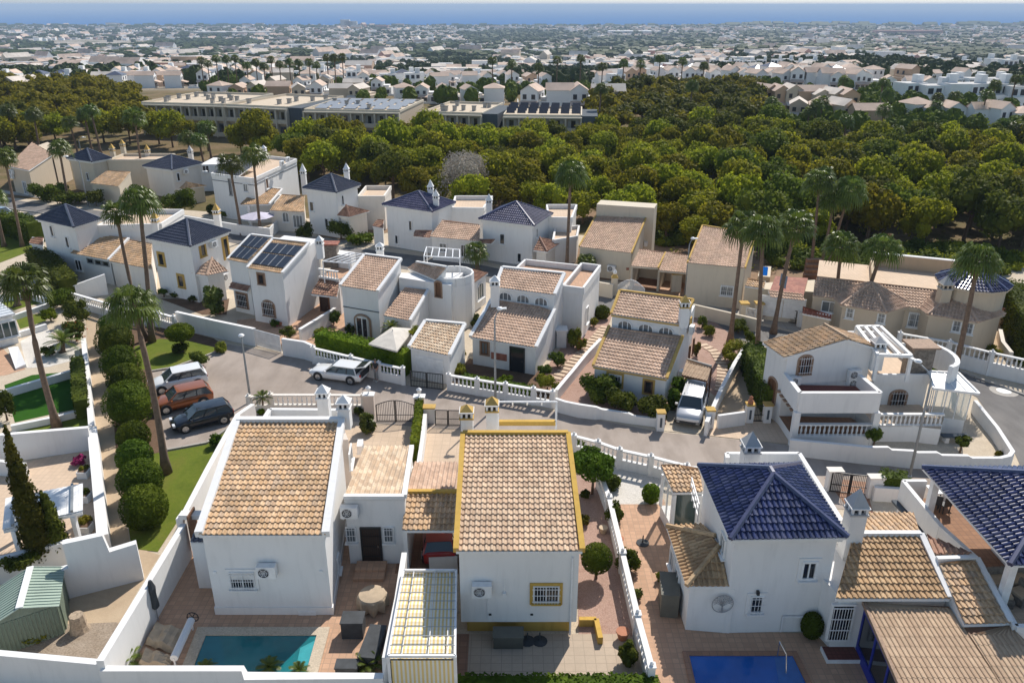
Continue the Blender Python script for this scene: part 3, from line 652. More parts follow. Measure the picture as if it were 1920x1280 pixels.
# ---------------------------------------------------------------- terrain, sea
PRO = [(-100, 0), (235, 0), (300, -3), (435, -11), (793, -32), (1630, -60), (2460, -75), (3760, -86), (5000, -89.5), (5300, -95), (5600, -120)]
def T(X, Y):
    for (a, za), (b, zb) in zip(PRO, PRO[1:]):
        if Y <= b: t = (Y-a)/(b-a); z = za+(zb-za)*t; break
    else: z = -120
    if Y > 5000: return z
    k = min(1, max(0, (Y-260)/300)); z += k*(2.2*math.sin(X*.011+1)*math.sin(Y*.009)+1.5*math.sin(X*.027+Y*.013))
    if Y > 250: z += 10*math.exp(-((X/Y-.36)/.16)**2)*min(1, (Y-250)/500)*max(0, 1-(Y/3200))
    return z
ys = [-60, -20, 0, 30, 60, 100, 150, 200, 235]
while ys[-1] < 5600: ys.append(ys[-1]*1.045)
mb = MB(); NX = 60; vs = []
for y in ys:
    wd = 160+abs(y)*1.25
    for i in range(NX+1): x = -wd+2*wd*i/NX; vs.append((x, y, T(x, y)-(.03 if y < 260 else 0)))
mb.raw(vs, [(r*(NX+1)+i, r*(NX+1)+i+1, (r+1)*(NX+1)+i+1, (r+1)*(NX+1)+i) for r in range(len(ys)-1) for i in range(NX)], 'land')
tag(mb.build('terrain', loc=(0, 0, 0)), kind='structure')
m = NT('sea'); n = m.noise(.004, 4); m.fin(m.ramp(n, [(.3, (.022, .13, .34)), (.7, (.028, .15, .38))]), .9, spec=.0)
mb = MB(); mb.face([(-60000, 4200, -91), (60000, 4200, -91), (60000, 80000, -91), (-60000, 80000, -91)], 'sea'); tag(mb.build('sea', loc=(0, 4200, -91)), kind='structure')
# ---------------------------------------------------------------- streets, paths, plots
sheet('estate_ground', [(-95, 15, 0), (70, 15, 0), (72, 70, 0), (48, 88, 0), (22, 92, 0), (-30, 104, 0), (-120, 128, 0)], 'gravel_cream', -.012)
street = [(283, 697), (325, 690), (405, 660), (425, 645), (528, 662), (587, 677), (766, 722), (840, 731), (1045, 772), (1240, 810), (1322, 817), (1482, 835), (1625, 855), (1875, 877), (1990, 890), (1990, 960), (1700, 960), (1400, 945), (1237, 893), (1160, 877), (1075, 856), (900, 806), (780, 800), (700, 792), (470, 777), (440, 795), (388, 831), (312, 845), (300, 800)]
sheet('street', up(*street), 'asphalt', .004)
sheet('side_road', up((1640, 668), (1790, 695), (1920, 742), (2050, 800), (2050, 1000), (1925, 900), (1903, 850), (1832, 745), (1760, 705), (1660, 690)), 'asphalt_dark', .008)
sheet('back_street', up((-80, 375), (0, 388), (110, 404), (310, 432), (560, 478), (870, 520), (1130, 578), (1400, 640), (1650, 690), (1700, 672), (1400, 604), (1130, 545), (870, 490), (560, 452), (310, 410), (110, 386), (0, 372), (-80, 362)), 'asphalt_dark', .004)
kb = MB()
for seg in ([(283, 697), (325, 690), (405, 661), (425, 648)], [(283, 697), (300, 800), (312, 845), (388, 831), (438, 797)], [(1640, 667), (1790, 694), (1925, 743)], [(-80, 376), (0, 389), (110, 405)]):
    P = up(*seg)
    for a, b in zip(P, P[1:]): kb.beam(a+V((0, 0, .055)), b+V((0, 0, .055)), .16, .13, 'kerbstone')
tag(kb.build('kerb', loc=(0, 0, 0)), kind='structure')
sheet('far_pavement', up((-80, 352), (0, 362), (310, 402), (560, 445), (870, 482), (1130, 538), (1400, 597), (1650, 664), (1690, 655), (1400, 585), (1130, 530), (870, 476), (560, 440), (310, 396), (0, 356), (-80, 346)), 'kerbstone', .010)
sheet('sand_path', up((160, 583), (184, 589), (207, 700), (217, 840), (237, 980), (245, 1022), (300, 1040), (262, 1100), (225, 1166), (140, 1200), (60, 1190), (130, 1110), (200, 1008), (176, 800), (164, 650)), 'sand_path', .004)
sheet('lawn', up((244, 856), (312, 847), (388, 833), (432, 803), (411, 845), (350, 951), (296, 1034), (262, 1030), (245, 1016), (237, 960)), 'lawn', .012)
sheet('lawn', up((244, 610), (330, 616), (400, 634), (422, 648), (403, 661), (325, 690), (284, 696), (262, 690)), 'soil', .004)
sheet('lawn', up((252, 650), (300, 635), (360, 640), (405, 652), (399, 660), (325, 688), (284, 695), (262, 692)), 'lawn', .012)
sheet('soil_strip', up((205, 620), (250, 620), (266, 692), (284, 698), (300, 800), (312, 845), (280, 852), (245, 856), (237, 975), (217, 840), (207, 700)), 'soil', .008)
# left gardens
sheet('garden_ground', up((-60, 560), (60, 545), (158, 585), (166, 790), (20, 815), (-60, 830)), 'gravel_cream', .004)
sheet('artificial_lawn', up((8, 722), (60, 703), (148, 695), (152, 765), (90, 778), (28, 792)), 'turf', .012)
sheet('lawn', up((30, 803), (100, 786), (163, 770), (166, 800), (90, 815), (30, 822)), 'lawn', .012)
sheet('lawn', up((3, 568), (40, 558), (60, 553), (88, 566), (52, 574), (26, 582)), 'lawn', .012)
sheet('lawn', up((30, 598), (60, 590), (88, 586), (86, 602), (38, 617)), 'lawn', .012)
sheet('lawn', up((-60, 470), (0, 435), (40, 432), (72, 445), (60, 470), (-20, 500)), 'lawn', .012)
sheet('garden_bed', up((38, 640), (88, 613), (108, 640), (150, 650), (150, 672), (90, 688), (50, 690)), 'gravel_white', .012)
sheet('terrace', up((-60, 905), (0, 880), (165, 838), (174, 842), (194, 1005), (0, 1070), (-60, 1080)), 'pav_peach', .012)
sheet('garden_path', up((-60, 655), (0, 648), (20, 668), (48, 692), (12, 703), (-60, 715)), 'pav_terra', .012)
sheet('yard_gravel', up((40, 1200), (118, 1170), (220, 1166), (225, 1180), (186, 1262), (-20, 1262), (-20, 1215)), 'gravel_brown', .012)
# front plots
sheet('patio', up((215, 1262), (300, 1110), (345, 1040), (378, 992), (640, 990), (775, 990), (750, 1100), (726, 1285), (215, 1285)), 'pav_terra', .004)
sheet('driveway', up((470, 778), (905, 808), (905, 890), (850, 1010), (640, 990), (640, 880), (440, 850)), 'pav_drive', .008)
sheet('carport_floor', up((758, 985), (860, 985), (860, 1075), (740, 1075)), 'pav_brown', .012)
sheet('patio', up((870, 1188), (1180, 1188), (1214, 1262), (1220, 1300), (850, 1300)), 'pav_cream', .012)
sheet('patio_edge', up((855, 1188), (880, 1188), (876, 1265), (846, 1265)), 'pav_terra2', .016)
sheet('gravel_garden', up((1075, 850), (1120, 862), (1135, 930), (1205, 1192), (1085, 1192), (1080, 1000)), 'gravel_pink', .008)
sheet('patio', up((1140, 935), (1245, 935), (1300, 1180), (1640, 1190), (1740, 1300), (1215, 1300)), 'pav_terra', .010)
sheet('gravel_garden', up((1120, 868), (1250, 892), (1240, 945), (1142, 945)), 'gravel_white', .012)
sheet('patio', up((1610, 920), (1720, 915), (1760, 1010), (1640, 1000), (1600, 960)), 'pav_red', .008)
sheet('driveway', up((1545, 895), (1640, 905), (1680, 950), (1600, 965)), 'pav_terra2', .012)
sheet('path', up((1630, 935), (1668, 925), (1690, 960), (1640, 972)), 'gravel_cream', .016)
# middle plots
sheet('gravel_garden', up((1000, 722), (1060, 640), (1090, 585), (1150, 585), (1130, 640), (1048, 738), (1040, 745)), 'gravel_pink', .004)
sheet('gravel_garden', up((1048, 742), (1120, 660), (1260, 720), (1248, 800), (1060, 765)), 'gravel_pink', .008)
sheet('gravel_garden', up((1300, 570), (1385, 640), (1395, 655), (1352, 745), (1280, 760), (1262, 740), (1295, 640)), 'gravel_pink', .012)
sheet('driveway', up((1245, 808), (1262, 735), (1330, 735), (1345, 745), (1324, 815)), 'gravel_cream', .016)
sheet('side_path', up((1345, 783), (1352, 745), (1395, 655), (1440, 660), (1460, 785), (1480, 790)), 'sand_path', .016)
sheet('driveway', up((1325, 816), (1345, 786), (1478, 790), (1482, 833)), 'pav_peach', .018)
sheet('gravel_garden', up((1630, 838), (1660, 800), (1760, 760), (1826, 750), (1890, 852), (1872, 868)), 'gravel_cream', .012)
sheet('gravel_garden', up((1460, 860), (1630, 838), (1625, 850)), 'gravel_cream', .012)
sheet('patio', up((440, 640), (445, 600), (560, 590), (600, 560), (640, 560), (770, 610), (790, 690), (600, 655)), 'pav_terra', .012)
sheet('patio', up((300, 560), (430, 560), (425, 590), (380, 590)), 'soil', .008)
sheet('front_garden', up((840, 720), (880, 672), (1010, 695), (1035, 740), (1030, 755)), 'soil', .010)
sheet('driveway', up((770, 690), (840, 695), (838, 728), (768, 718)), 'gravel_cream', .014)
sheet('upper_plots', up((1050, 520), (1180, 528), (1300, 575), (1400, 585), (1650, 655), (1700, 640), (1920, 660), (1990, 560), (1500, 470), (1100, 440)), 'dirt', .002)
sheet('waste_ground', up((600, 460), (760, 430), (900, 405), (1100, 415), (1300, 450), (1500, 470), (1480, 440), (1300, 425), (1100, 395), (880, 380), (600, 400)), 'dirt', .006)
sheet('sand_path', up((1870, 610), (1880, 560), (1895, 560), (1895, 620), (1880, 680), (1850, 660)), 'sand_path', .016)
stone = MB()
def stones(seg, n, w_, l, name='stepping_stones'):
    P = up(*seg); L = [(b-a).length for a, b in zip(P, P[1:])]; tot = sum(L); mb = MB()
    for i in range(n):
        s_ = tot*(i+.5)/n; k = 0
        while s_ > L[k] and k < len(L)-1: s_ -= L[k]; k += 1
        d = (P[k+1]-P[k]).normalized(); p = P[k]+d*s_; o = MB(); o.box((p.x, p.y, .04), (w_, l, .05), 'pav_peach', math.atan2(d.y, d.x)+math.pi/2+rnd.uniform(-.08, .08))
        tag(o.build('stepping_stone', loc=(p.x, p.y, .015)), name, 'stone', name)
stones([(1040, 712), (1085, 668), (1137, 612)], 19, .85, .42, 'pale stepping stone in pink gravel beside the white house with three arched windows')
stones([(1315, 645), (1340, 660), (1354, 685), (1354, 705), (1350, 735)], 15, .8, .42, 'pale stepping stone curving through the pink gravel garden beside the parked van')
# ---------------------------------------------------------------- swimming pools
def pool(label, pts, wm, coping, cw=.35, steps=None, deep=.12):
    P = up(*pts); c = sum(P, V())/len(P); r = thing('swimming_pool', label, 'swimming pool', (c.x, c.y, 0))
    mb = MB(); out = inset(P, -cw); n = len(P)
    for i in range(n):
        j = (i+1) % n; mb.hexa([over(p, .02) for p in (P[i], P[j], out[j], out[i])], [over(p, .08) for p in (P[i], P[j], out[j], out[i])], coping)
    mb.build('coping', r); w_ = MB(); w_.face([over(p, .03) for p in P], wm); w_.build('water', r)
    for k, q in enumerate(steps or []):
        s_ = MB(); s_.prism([over(p, .036+.004*k) for p in up(*q)], .0, 'pool_step' if 'teal' in wm else 'pool_step_blue'); s_.build('step', r)
    return r
plain('pool_step', (.05, .33, .36), .2); plain('pool_step_blue', (.03, .14, .40), .2)
pool('teal swimming pool with curved corner steps beside the grey tiled white house', [(386, 1192), (594, 1192), (572, 1270), (356, 1270)], 'pool_teal', 'gravel_cream', .5, [[(563, 1215), (592, 1200), (576, 1262), (552, 1266)], [(575, 1212), (592, 1200), (580, 1240), (568, 1242)]])
pr = pool('bright blue swimming pool with tiled steps beside the blue roofed house', [(1292, 1230), (1486, 1230), (1516, 1292), (1306, 1292)], 'pool_blue', 'pav_terra2', .25, [[(1452, 1232), (1485, 1232), (1512, 1290), (1462, 1290)]])
h_ = MB(); a = U(1457, 1232); h_.tube([a, a+V((0, 0, .9)), a+V((.1, -.6, .8)), a+V((.1, -.9, 0))], .03, 'chrome', 6); h_.build('handrail', pr)
# ================================================================ FRONT ROW
# ---- white house with the broad orange roof
def g(x, y, h=0): return U(x, y, h)
r = thing('house', 'white two storey house with broad orange tiled roof behind the teal pool', 'house', g(510, 1157))
w4 = shed(r, g(373, 1003, 4.5), g(611, 1003, 4.5), g(641, 790, 5.75), g(446, 790, 5.75), 'tile_orange', 'white', trim='white', tw=.34, th=.34, over=.12, side=.1)
mb = MB(); pl = inset([over(p, .42) for p in w4], -.05); mb.prism(pl, 0, 'white'); mb.build('plinth', r)
A, B = w4[0], w4[1]
window(r, A, B, 455, 1086, 1.15, .95, 'trim_white', 'pane', bars=10, fw=.06, surround='white', blind=.5); aircon(r, A, B, 503, 1063)
mb = MB(); c = onwall(A, B, 577, 1150); mb.box(c+V((0, -.06, 0)), (.8, .06, .38), 'trim_white'); mb.build('hatch', r)
for x, y in ((403, 1072), (602, 1070)):
    mb = MB(); mb.box(onwall(A, B, x, y)+V((0, -.03, 0)), (.14, .06, .1), 'trim_white'); mb.build('lamp', r)
A, B = w4[1], w4[2]
window(r, A, B, 633, 1055, .55, .9, 'trim_white', 'pane', mull=0); window(r, A, B, 656, 855, 1.3, 1.0, 'trim_white', 'pane'); aircon(r, A, B, 668, 838)
chimney(r, g(610, 782, 4.2), .62, 4.2, 6.1); chimney(r, g(647, 783, 5.75), .62, 5.2, 6.9)
mb = MB(); P = [g(497, 780, 4.3), g(506, 766, 4.3), g(634, 767, 4.3), g(640, 780, 4.3)]
for a, b in zip(P, P[1:]): mb.beam(over(a, 3.6), over(b, 3.6), .25, 1.4, 'white')
mb.prism([over(p, 3.2) for p in (g(440, 792, 4.3), g(500, 766, 4.3), g(640, 767, 4.3), g(650, 792, 4.3))], 0, 'pinkwall'); mb.build('rear_terrace', r)
# side annex on the left with its small slate roof and wooden door
mb = MB(); q = [g(357, 1016, 2.7), g(392, 1016, 2.7), g(400, 975, 2.9), g(372, 975, 2.9)]; mb.prism([over(p, p.z-.05) for p in q], 0, 'white'); mb.build('side_annex', r); roofpart(r, [q], 'tile_slate', name='annex_roof', under=.06)
mb = MB(); p = g(363, 990, 1.6); mb.box(p, (.08, .9, 2.0), 'wood'); mb.build('door', r)
# entrance annex
h = 3.95; a0, b0, c0, d0 = g(645, 932, h), g(758, 932, h), g(772, 838, 3.45), g(682, 838, 3.45)
roofpart(r, [[d0, c0, b0, a0]], 'tile_pale', name='annex_roof', trim=[(a0, b0, .25, .18, 'white'), (b0, c0, .25, .2, 'white')])
ww = [over(p, p.z-.15) for p in (a0, b0, c0, d0)]; walls(r, ww, 'white', 0, 'annex_wall'); A, B = over(a0, 0), over(b0, 0)
door(r, A, B, 697, 1021, .95, 2.0, 'wood_dark', 'metal_black', grille=True)
for x in (659, 729): window(r, A, B, x, 1001, .52, .92, 'trim_white', 'pane_pale', bars=4, mull=0, fw=.05)
aircon(r, A, B, 657, 953)
mb = MB(); c = g(697, 1066); mb.box(c+V((0, -.1, .15)), (1.5, .7, .30), 'pav_terra'); mb.box(c+V((0, -.7, .09)), (1.5, .55, .18), 'pav_terra'); mb.build('entrance_steps', r)
# ---- yellow trimmed house
r = thing('house', 'white house with bright yellow roof verges and a pale orange tiled roof', 'house', g(970, 1196))
hE = 4.65; w4 = shed(r, g(855, 1033, hE), g(1092, 1033, hE), g(1065, 814, 5.85), g(868, 814, 5.85), 'tile_sand', 'white', z0=.75, trim='yellow', tw=.24, th=.26, over=.1, side=.12)
fo = inset([over(p, .75) for p in w4], .25); walls(r, fo, 'yellow', 0, 'foundation'); A, B = w4[0], w4[1]
window(r, A, B, 1024, 1112, 1.15, .9, 'trim_white', 'pane', bars=9, surround='yellow', fw=.05); aircon(r, A, B, 904, 1098)
mb = MB(); c = onwall(A, B, 1071, 1110); mb.tube([over(c, .1)+V((0, -.08, 0)), over(c, 4.3)+V((0, -.08, 0))], .045, 'trim_white', 6); mb.build('downpipe', r); mb = MB(); c = onwall(A, B, 914, 1130); mb.tube([over(c, .9)+V((0, -.04, 0)), over(c, 2.4)+V((0, -.04, 0))], .02, 'metal_white', 5); mb.build('conduit', r)
mb = MB(); c = onwall(A, B, 946, 1112)+V((0, -.08, 0)); mb.box(c, (.16, .12, .2), 'trim_white'); mb.tube([c, c+V((0, 0, .8))], .015, 'trim_white', 4); mb.build('meter_box', r)
for x in (919, 997):
    mb = MB(); mb.box(onwall(A, B, x, 1151)+V((0, -.01, 0)), (.12, .03, .1), 'metal_black'); mb.build('vent', r)
chimney(r, g(876, 806, 5.6), .62, 5.3, 6.9, cap='ochre'); chimney(r, g(923, 806, 5.2), .62, 5.2, 7.0, cap='ochre')
mb = MB(); P = [g(934, 792, 5.0), g(1042, 792, 5.0)]; mb.beam(P[0], P[1], .25, .25, 'yellow'); q = [over(w4[3], 4.8)+V((1.5, 0, 0)), over(w4[2], 4.8), over(w4[2], 4.8)+V((0, 2.2, 0)), over(w4[3], 4.8)+V((1.5, 2.2, 0))]; mb.prism(q, 0, 'white'); mb.build('rear_terrace', r)
mb = MB(); Q = [g(934, 753, 6.4), g(1044, 753, 6.4)]; F0 = [over(P[0], 6.1), over(P[1], 6.1)]
for a, b in ((Q[0], Q[1]), (F0[0], Q[0]), (F0[1], Q[1]), (F0[0].lerp(F0[1], .5), Q[0].lerp(Q[1], .5)), (F0[0].lerp(F0[1], .25), Q[0].lerp(Q[1], .25)), (F0[0].lerp(F0[1], .75), Q[0].lerp(Q[1], .75))): mb.beam(a, b, .07, .07, 'metal_white')
for a in Q+F0: mb.beam(over(a, 4.2), a, .08, .08, 'metal_white')
mb.build('terrace_pergola', r)
# carport between the two houses, its front and rear roof
q = [g(754, 994, 2.7), g(857, 994, 2.7), g(857, 924, 3.25), g(761, 924, 3.25)]; roofpart(r, [q], 'tile_orange', name='carport_roof', trim=[(q[3], q[2], .22, .26, 'yellow')])
q2 = [over(q[2], 3.2), over(q[3], 3.2), g(777, 868, 2.8), g(859, 868, 2.8)]; roofpart(r, [[q2[2], q2[3], q2[0], q2[1]]], 'tile_pink', name='carport_roof')
mb = MB(); a = g(755, 994, 2.6); mb.prism([a, a+V((.2, 0, 0)), over(g(772, 868, 2.8), 2.6)+V((.2, 0, 0)), over(g(772, 868, 2.8), 2.6)], 0, 'white'); mb.build('carport_wall', r)
mb = MB(); mb.prism([over(p, .75) for p in up((805, 1068), (858, 1068), (858, 1064), (805, 1064))], 0, 'white'); mb.build('low_wall', r)
# pergola with striped awning
pg = thing('pergola', 'white metal pergola with yellow striped awning beside the yellow trimmed house', 'pergola', g(790, 1200)); hp = 2.35
a, b, c, d = g(728, 1229, hp), g(853, 1229, hp), g(855, 1069, hp), g(757, 1069, hp)
mb = MB()
for p, q in ((a, b), (d, c), (a, d), (b, c)): mb.beam(p, q, .1, .12, 'metal_white')
for t in (.2, .6, .88): mb.beam(a.lerp(b, t), d.lerp(c, t), .035, .06, 'metal_white')
mb.build('frame', pg); mb = MB()
for i in range(1, 10): t = i/10; mb.beam(a.lerp(d, t)+V((0, 0, .06)), b.lerp(c, t)+V((0, 0, .06)), .025, .025, 'lamp_grey')
mb.build('crossbar', pg); mb = MB(); N = 40; z = V((0, 0, .13)); A1, B1, C1, D1 = a-z, b-z, c-z, d-z
for i in range(N):
    t0, t1 = i/N, (i+1)/N; f0, f1 = .05*abs(math.sin(t0*31.4)), .05*abs(math.sin(t1*31.4)); L = (B1-A1).length; Y = (D1-A1).length
    mb.face([A1.lerp(D1, t0)-V((0, 0, f0)), B1.lerp(C1, t0)-V((0, 0, f0)), B1.lerp(C1, t1)-V((0, 0, f1)), A1.lerp(D1, t1)-V((0, 0, f1))], 'awning_stripe', [(0, Y*t0), (L, Y*t0), (L, Y*t1), (0, Y*t1)])
for sdy in (.03,): mb.face([over(a, .9)+V((.1, -sdy, 0)), over(b, .9)+V((0, -sdy, 0)), over(b, 2.15)+V((0, -sdy, 0)), over(a, 2.15)+V((.1, -sdy, 0))], 'awning_stripe')
mb.build('awning', pg)
for p in (a, b, c, d): mb = MB(); mb.beam(over(p, 0), p, .12, .12, 'metal_white', up=V((0, 1, 0))); mb.build('post', pg)
wallline('garden_wall', 'white wall between the terracotta patio and the striped pergola', 'wall', [g(758, 1035, 2.1), g(745, 1120, 2.1), g(722, 1232, 2.1), g(718, 1262, 1.3)], .25, 'white')
# ---- blue roofed house
r = thing('house', 'white two storey house with glazed blue hipped roof and a metal tree ornament', 'house', g(1450, 1187)); hB = 5.3
L, F_, Rr = g(1309, 873, hB), g(1369, 1012, hB), g(1590, 1008, hB)
w4 = hip(r, L, F_, Rr, 1.45, 'tile_blue', ridge=.5, over=.3); A, B = w4[1], w4[2]
window(r, A, B, 1516, 1068, .7, 1.0, 'trim_white', 'pane', mull=1, surround='white', fw=.1); window(r, A, B, 1417, 1131, .62, .95, 'trim_white', 'pane', surround='white', bars=4, mull=0)
mb = MB(); c = onwall(A, B, 1420, 1108); mb.box(c+V((0, -.1, 0)), (.12, .16, .18), 'metal_black'); mb.build('lantern', r)
mb = MB(); p, q = onwall(A, B, 1467, 1153)+V((0, -.1, 0)), onwall(A, B, 1506, 1153)+V((0, -.1, 0)); mb.beam(p, q, .05, .06, 'metal_white'); mb.beam(over(p, 0.1), p, .05, .05, 'metal_white'); mb.build('rail', r)
A, B = w4[1], w4[0]; window(r, A, B, 1357, 1020, .8, 1.0, 'trim_white', 'pane_pale')
mb = MB(); P = [g(1364, 862, 4.1), g(1362, 853, 4.1), g(1498, 853, 4.1), g(1577, 980, 4.1)]
for a, b in zip(P, P[1:]): mb.beam(over(a, 3.6), over(b, 3.6), .22, 1.3, 'white')
mb.prism([over(p, 3.0) for p in (g(1362, 900, 4.1), g(1362, 853, 4.1), g(1498, 853, 4.1), g(1577, 980, 4.1))], 0, 'white'); mb.build('rear_terrace', r)
chimney(r, g(1403, 874, 4.6), .75, 3.2, 6.6, cap='greywall'); chimney(r, g(1597, 1000, 4.1), .72, 2.6, 6.5, cap='greywall')
# bay with three sided roof
e = 2.62; A1, A2, A3, A0 = g(1250, 987, e), g(1287, 1099, e), g(1367, 1099, e), g(1316, 984, e); p1, p2 = g(1341, 1006, 3.45), g(1350, 1022, 3.45)
roofpart(r, [[A1, A2, p2, p1], [A2, A3, p2], [A0, A1, p1]], 'tile_brown', name='bay_roof', caps=[(A2, p2), (A1, p1)], capm='tile_brown')
ib = inset([A1, A2, A3, A0], .22); walls(r, [over(p, e-.16) for p in (ib[0], over(ib[1], 0)+V((0, 0, 0)), V((w4[1].x+.3, w4[1].y-.02, 0)), V((w4[1].x+.3, w4[1].y+3.5, 0)), ib[3])], 'white', 0, 'bay_wall')
i4 = inset([A1, A2, A3, A0], .22); A, B = over(i4[0], 0), over(i4[1], 0)
for x, y in ((1262, 1050), (1271, 1085)): window(r, A, B, x, y, .9, 1.1, 'trim_white', 'pane_pale')
# glazed porch
e = 2.9; q = [g(1262, 923, e), g(1318, 922, e), g(1310, 873, e+.25), g(1239, 873, e+.25)]; roofpart(r, [q], 'tile_orange', name='porch_roof')
qi = [over(p, 2.7) for p in inset(q, .12)]; mb = MB(); mb.prism([over(p, .7) for p in qi], 0, 'white'); mb.build('porch_wall', r)
mb = MB(); mb.beam(over(qi[0], .7), over(qi[0], 2.7), .2, .2, 'trim_white'); mb.build('porch_frame', r); mb = MB(); mb.beam(over(qi[3], .7), over(qi[3], 2.7), .15, .15, 'trim_white'); mb.build('porch_frame', r); mb = MB(); mb.beam(over(qi[1], .7), over(qi[1], 2.7), .3, .3, 'trim_white'); mb.beam(qi[0].lerp(qi[3], .5), over(qi[0].lerp(qi[3], .5), .7), .08, .08, 'trim_white'); mb.build('porch_frame', r)
mb = MB(); mb.face([over(qi[0], .7), over(qi[3], .7), qi[3], qi[0]], 'clear_glass'); mb.face([over(qi[0], .7), over(qi[1], .7), qi[1], qi[0]], 'pane_green'); mb.build('pane', r)
mb = MB(); a, b = g(1297, 895, 3.6), g(1311, 945, 3.6); 
for z in (3.6, 3.3, 2.9): mb.beam(over(a, z), over(b, z), .05, .06, 'metal_white')
for t in (0, .25, .5, .75, 1): p = a.lerp(b, t); mb.beam(over(p, 2.6), over(p, 3.6), .05, .05, 'metal_white')
mb.build('balcony_rail', r)
# right wing
m2_ = over(w4[2], 0)
e = 3.1; q = [g(1566, 1122, e), g(1781, 1122, e), g(1726, 1002, e+.85), g(1600, 1002, e+.85)]
w5 = shed(r, *q, 'tile_brown', 'white', over=.35, side=.12, trim='white', tw=.25, sides=(0, 1), name='wing_roof', wname='wing_wall')
walls(r, [over(p, 2.9) for p in (m2_-V((.3, -.1, 0)), over(w5[0], 0)+V((.1, .1, 0)), over(w5[3], 0)+V((.1, 0, 0)), m2_+V((-.3, 5, 0)))], 'white', 0, 'link_wall')
q2 = [over(q[3], e+.8), over(q[2], e+.8), g(1713, 963, e+.4), g(1608, 963, e+.4)]; roofpart(r, [[q2[3], q2[2], q2[1], q2[0]]], 'tile_orange', name='wing_roof')
A, B = w5[0], w5[1]; door(r, A, B, 1575, 1166, .95, 1.9, 'pane', 'trim_white'); 
mb = MB(); d, n = wallframe(A, B); c = onwall(A, B, 1575, 1166)+n*.16
for i in range(8): u = -.42+.84*i/7; mb.tube([c+d*u+V((0, 0, -.9)), c+d*u+V((0, 0, .92))], .014, 'metal_white', 4)
for v in (-.85, -.3, .3, .88): mb.beam(c-d*.45+V((0, 0, v)), c+d*.45+V((0, 0, v)), .03, .04, 'metal_white')
mb.build('door_grille', r); mb = MB(); c = onwall(A, B, 1573, 1205); mb.box((c.x, c.y-.35, .1), (1.5, .8, .2), 'trim_white'); mb.box((c.x, c.y-.35, .21), (1.4, .75, .02), 'pav_red'); mb.build('doorstep', r)
e = 2.75; q = [g(1690, 1292, 2.45), g(1884, 1292, 2.45), g(1779, 1136, e), g(1619, 1129, e)]
roofpart(r, [q], 'tile_pale', name='veranda_roof', trim=[(q[0], q[3], .12, .16, 'trim_white')]) if 0 else None
mbv = MB(); tile_face(mbv, q, 'tile_ver', pu=.20, pv=.5, hgt=.8, step=.012); mbv.hexa([p-V((0, 0, .12)) for p in q], [p-V((0, 0, .01)) for p in q], 'wood'); mbv.beam(q[0], q[3], .12, .18, 'stone_trim'); 
mbv.build('veranda_roof', r)
mb = MB(); a, b = over(q[3], 2.5), over(q[0], 2.3); k = V((.15, 0, 0)); a += k; b += k
for z0_, z1_ in ((0, .0), ): pass
for t in (0, .33, .66, 1): p = a.lerp(b, t); mb.beam(over(p, 0), over(p, p.z), .09, .09, 'blue_paint')
mb.beam(a-V((0, 0, .1)), b-V((0, 0, .1)), .1, .3, 'blue_paint'); mb.beam(over(a, .25), over(b, .25), .1, .5, 'blue_paint'); mb.build('glazing_frame', r)
mb = MB(); mb.face([over(a, .5), over(b, .5), b, a], 'pane'); mb.build('pane', r)
e = 2.9; q = [g(1808, 1170, e), g(1894, 1168, e), g(1831, 1048, e+.8), g(1756, 1050, e+.8)]; shed(r, *q, 'tile_orange', 'white', trim='white', sides=(0, 1), over=.1, tw=.22, name='side_roof', wname='side_wall')
q = [g(1884, 1292, 2.4), g(2010, 1292, 2.4), g(1893, 1172, 2.75), g(1808, 1174, 2.75)]; mbv = MB(); tile_face(mbv, q, 'tile_ver', pu=.20, pv=.5, hgt=.8, step=.012); mbv.hexa([p-V((0, 0, .12)) for p in q], [p-V((0, 0, .01)) for p in q], 'wood'); mbv.build('veranda_roof', r)
q = [g(1738, 1004, 3.4), g(1750, 1041, 3.4), g(1824, 1039, 3.7)]; roofpart(r, [[q[1], q[2], q[0]]], 'tile_red', name='side_roof')
# metal tree ornament
d, n = wallframe(w4[1], w4[2]); c = onwall(w4[1], w4[2], 1354, 1129)+n*.09; o = thing('wall_ornament', 'round openwork metal tree hanging on the white wall under the bay roof', 'wall ornament', c); mb = MB(); Rd = .47; up_ = V((0, 0, 1))
mb.tube([c+(d*math.cos(a*.2618)+up_*math.sin(a*.2618))*Rd for a in range(25)], .022, 'metal_grey', 5, False); mb.build('ring', o); mb = MB(); rt = c-up_*Rd*.95
mb.tube([rt, c-up_*.1], [.05, .03], 'metal_grey', 5)
for i in range(9):
    a = math.pi*(i+.5)/9; p0 = c-up_*.12; p1 = c+(d*math.cos(a)*.55+up_*(math.sin(a)*.5))*Rd; mb.tube([p0, p1], [.02, .012], 'metal_grey', 4)
    for s_ in (-.3, 0, .3): mb.tube([p1, c+(d*math.cos(a+s_)+up_*max(math.sin(a+s_), -.1))*Rd*.93], .01, 'metal_grey', 3)
for s_ in (-1, 1): mb.tube([rt+up_*.06, rt+d*s_*.18+up_*.02], .018, 'metal_grey', 4)
mb.build('tree', o)
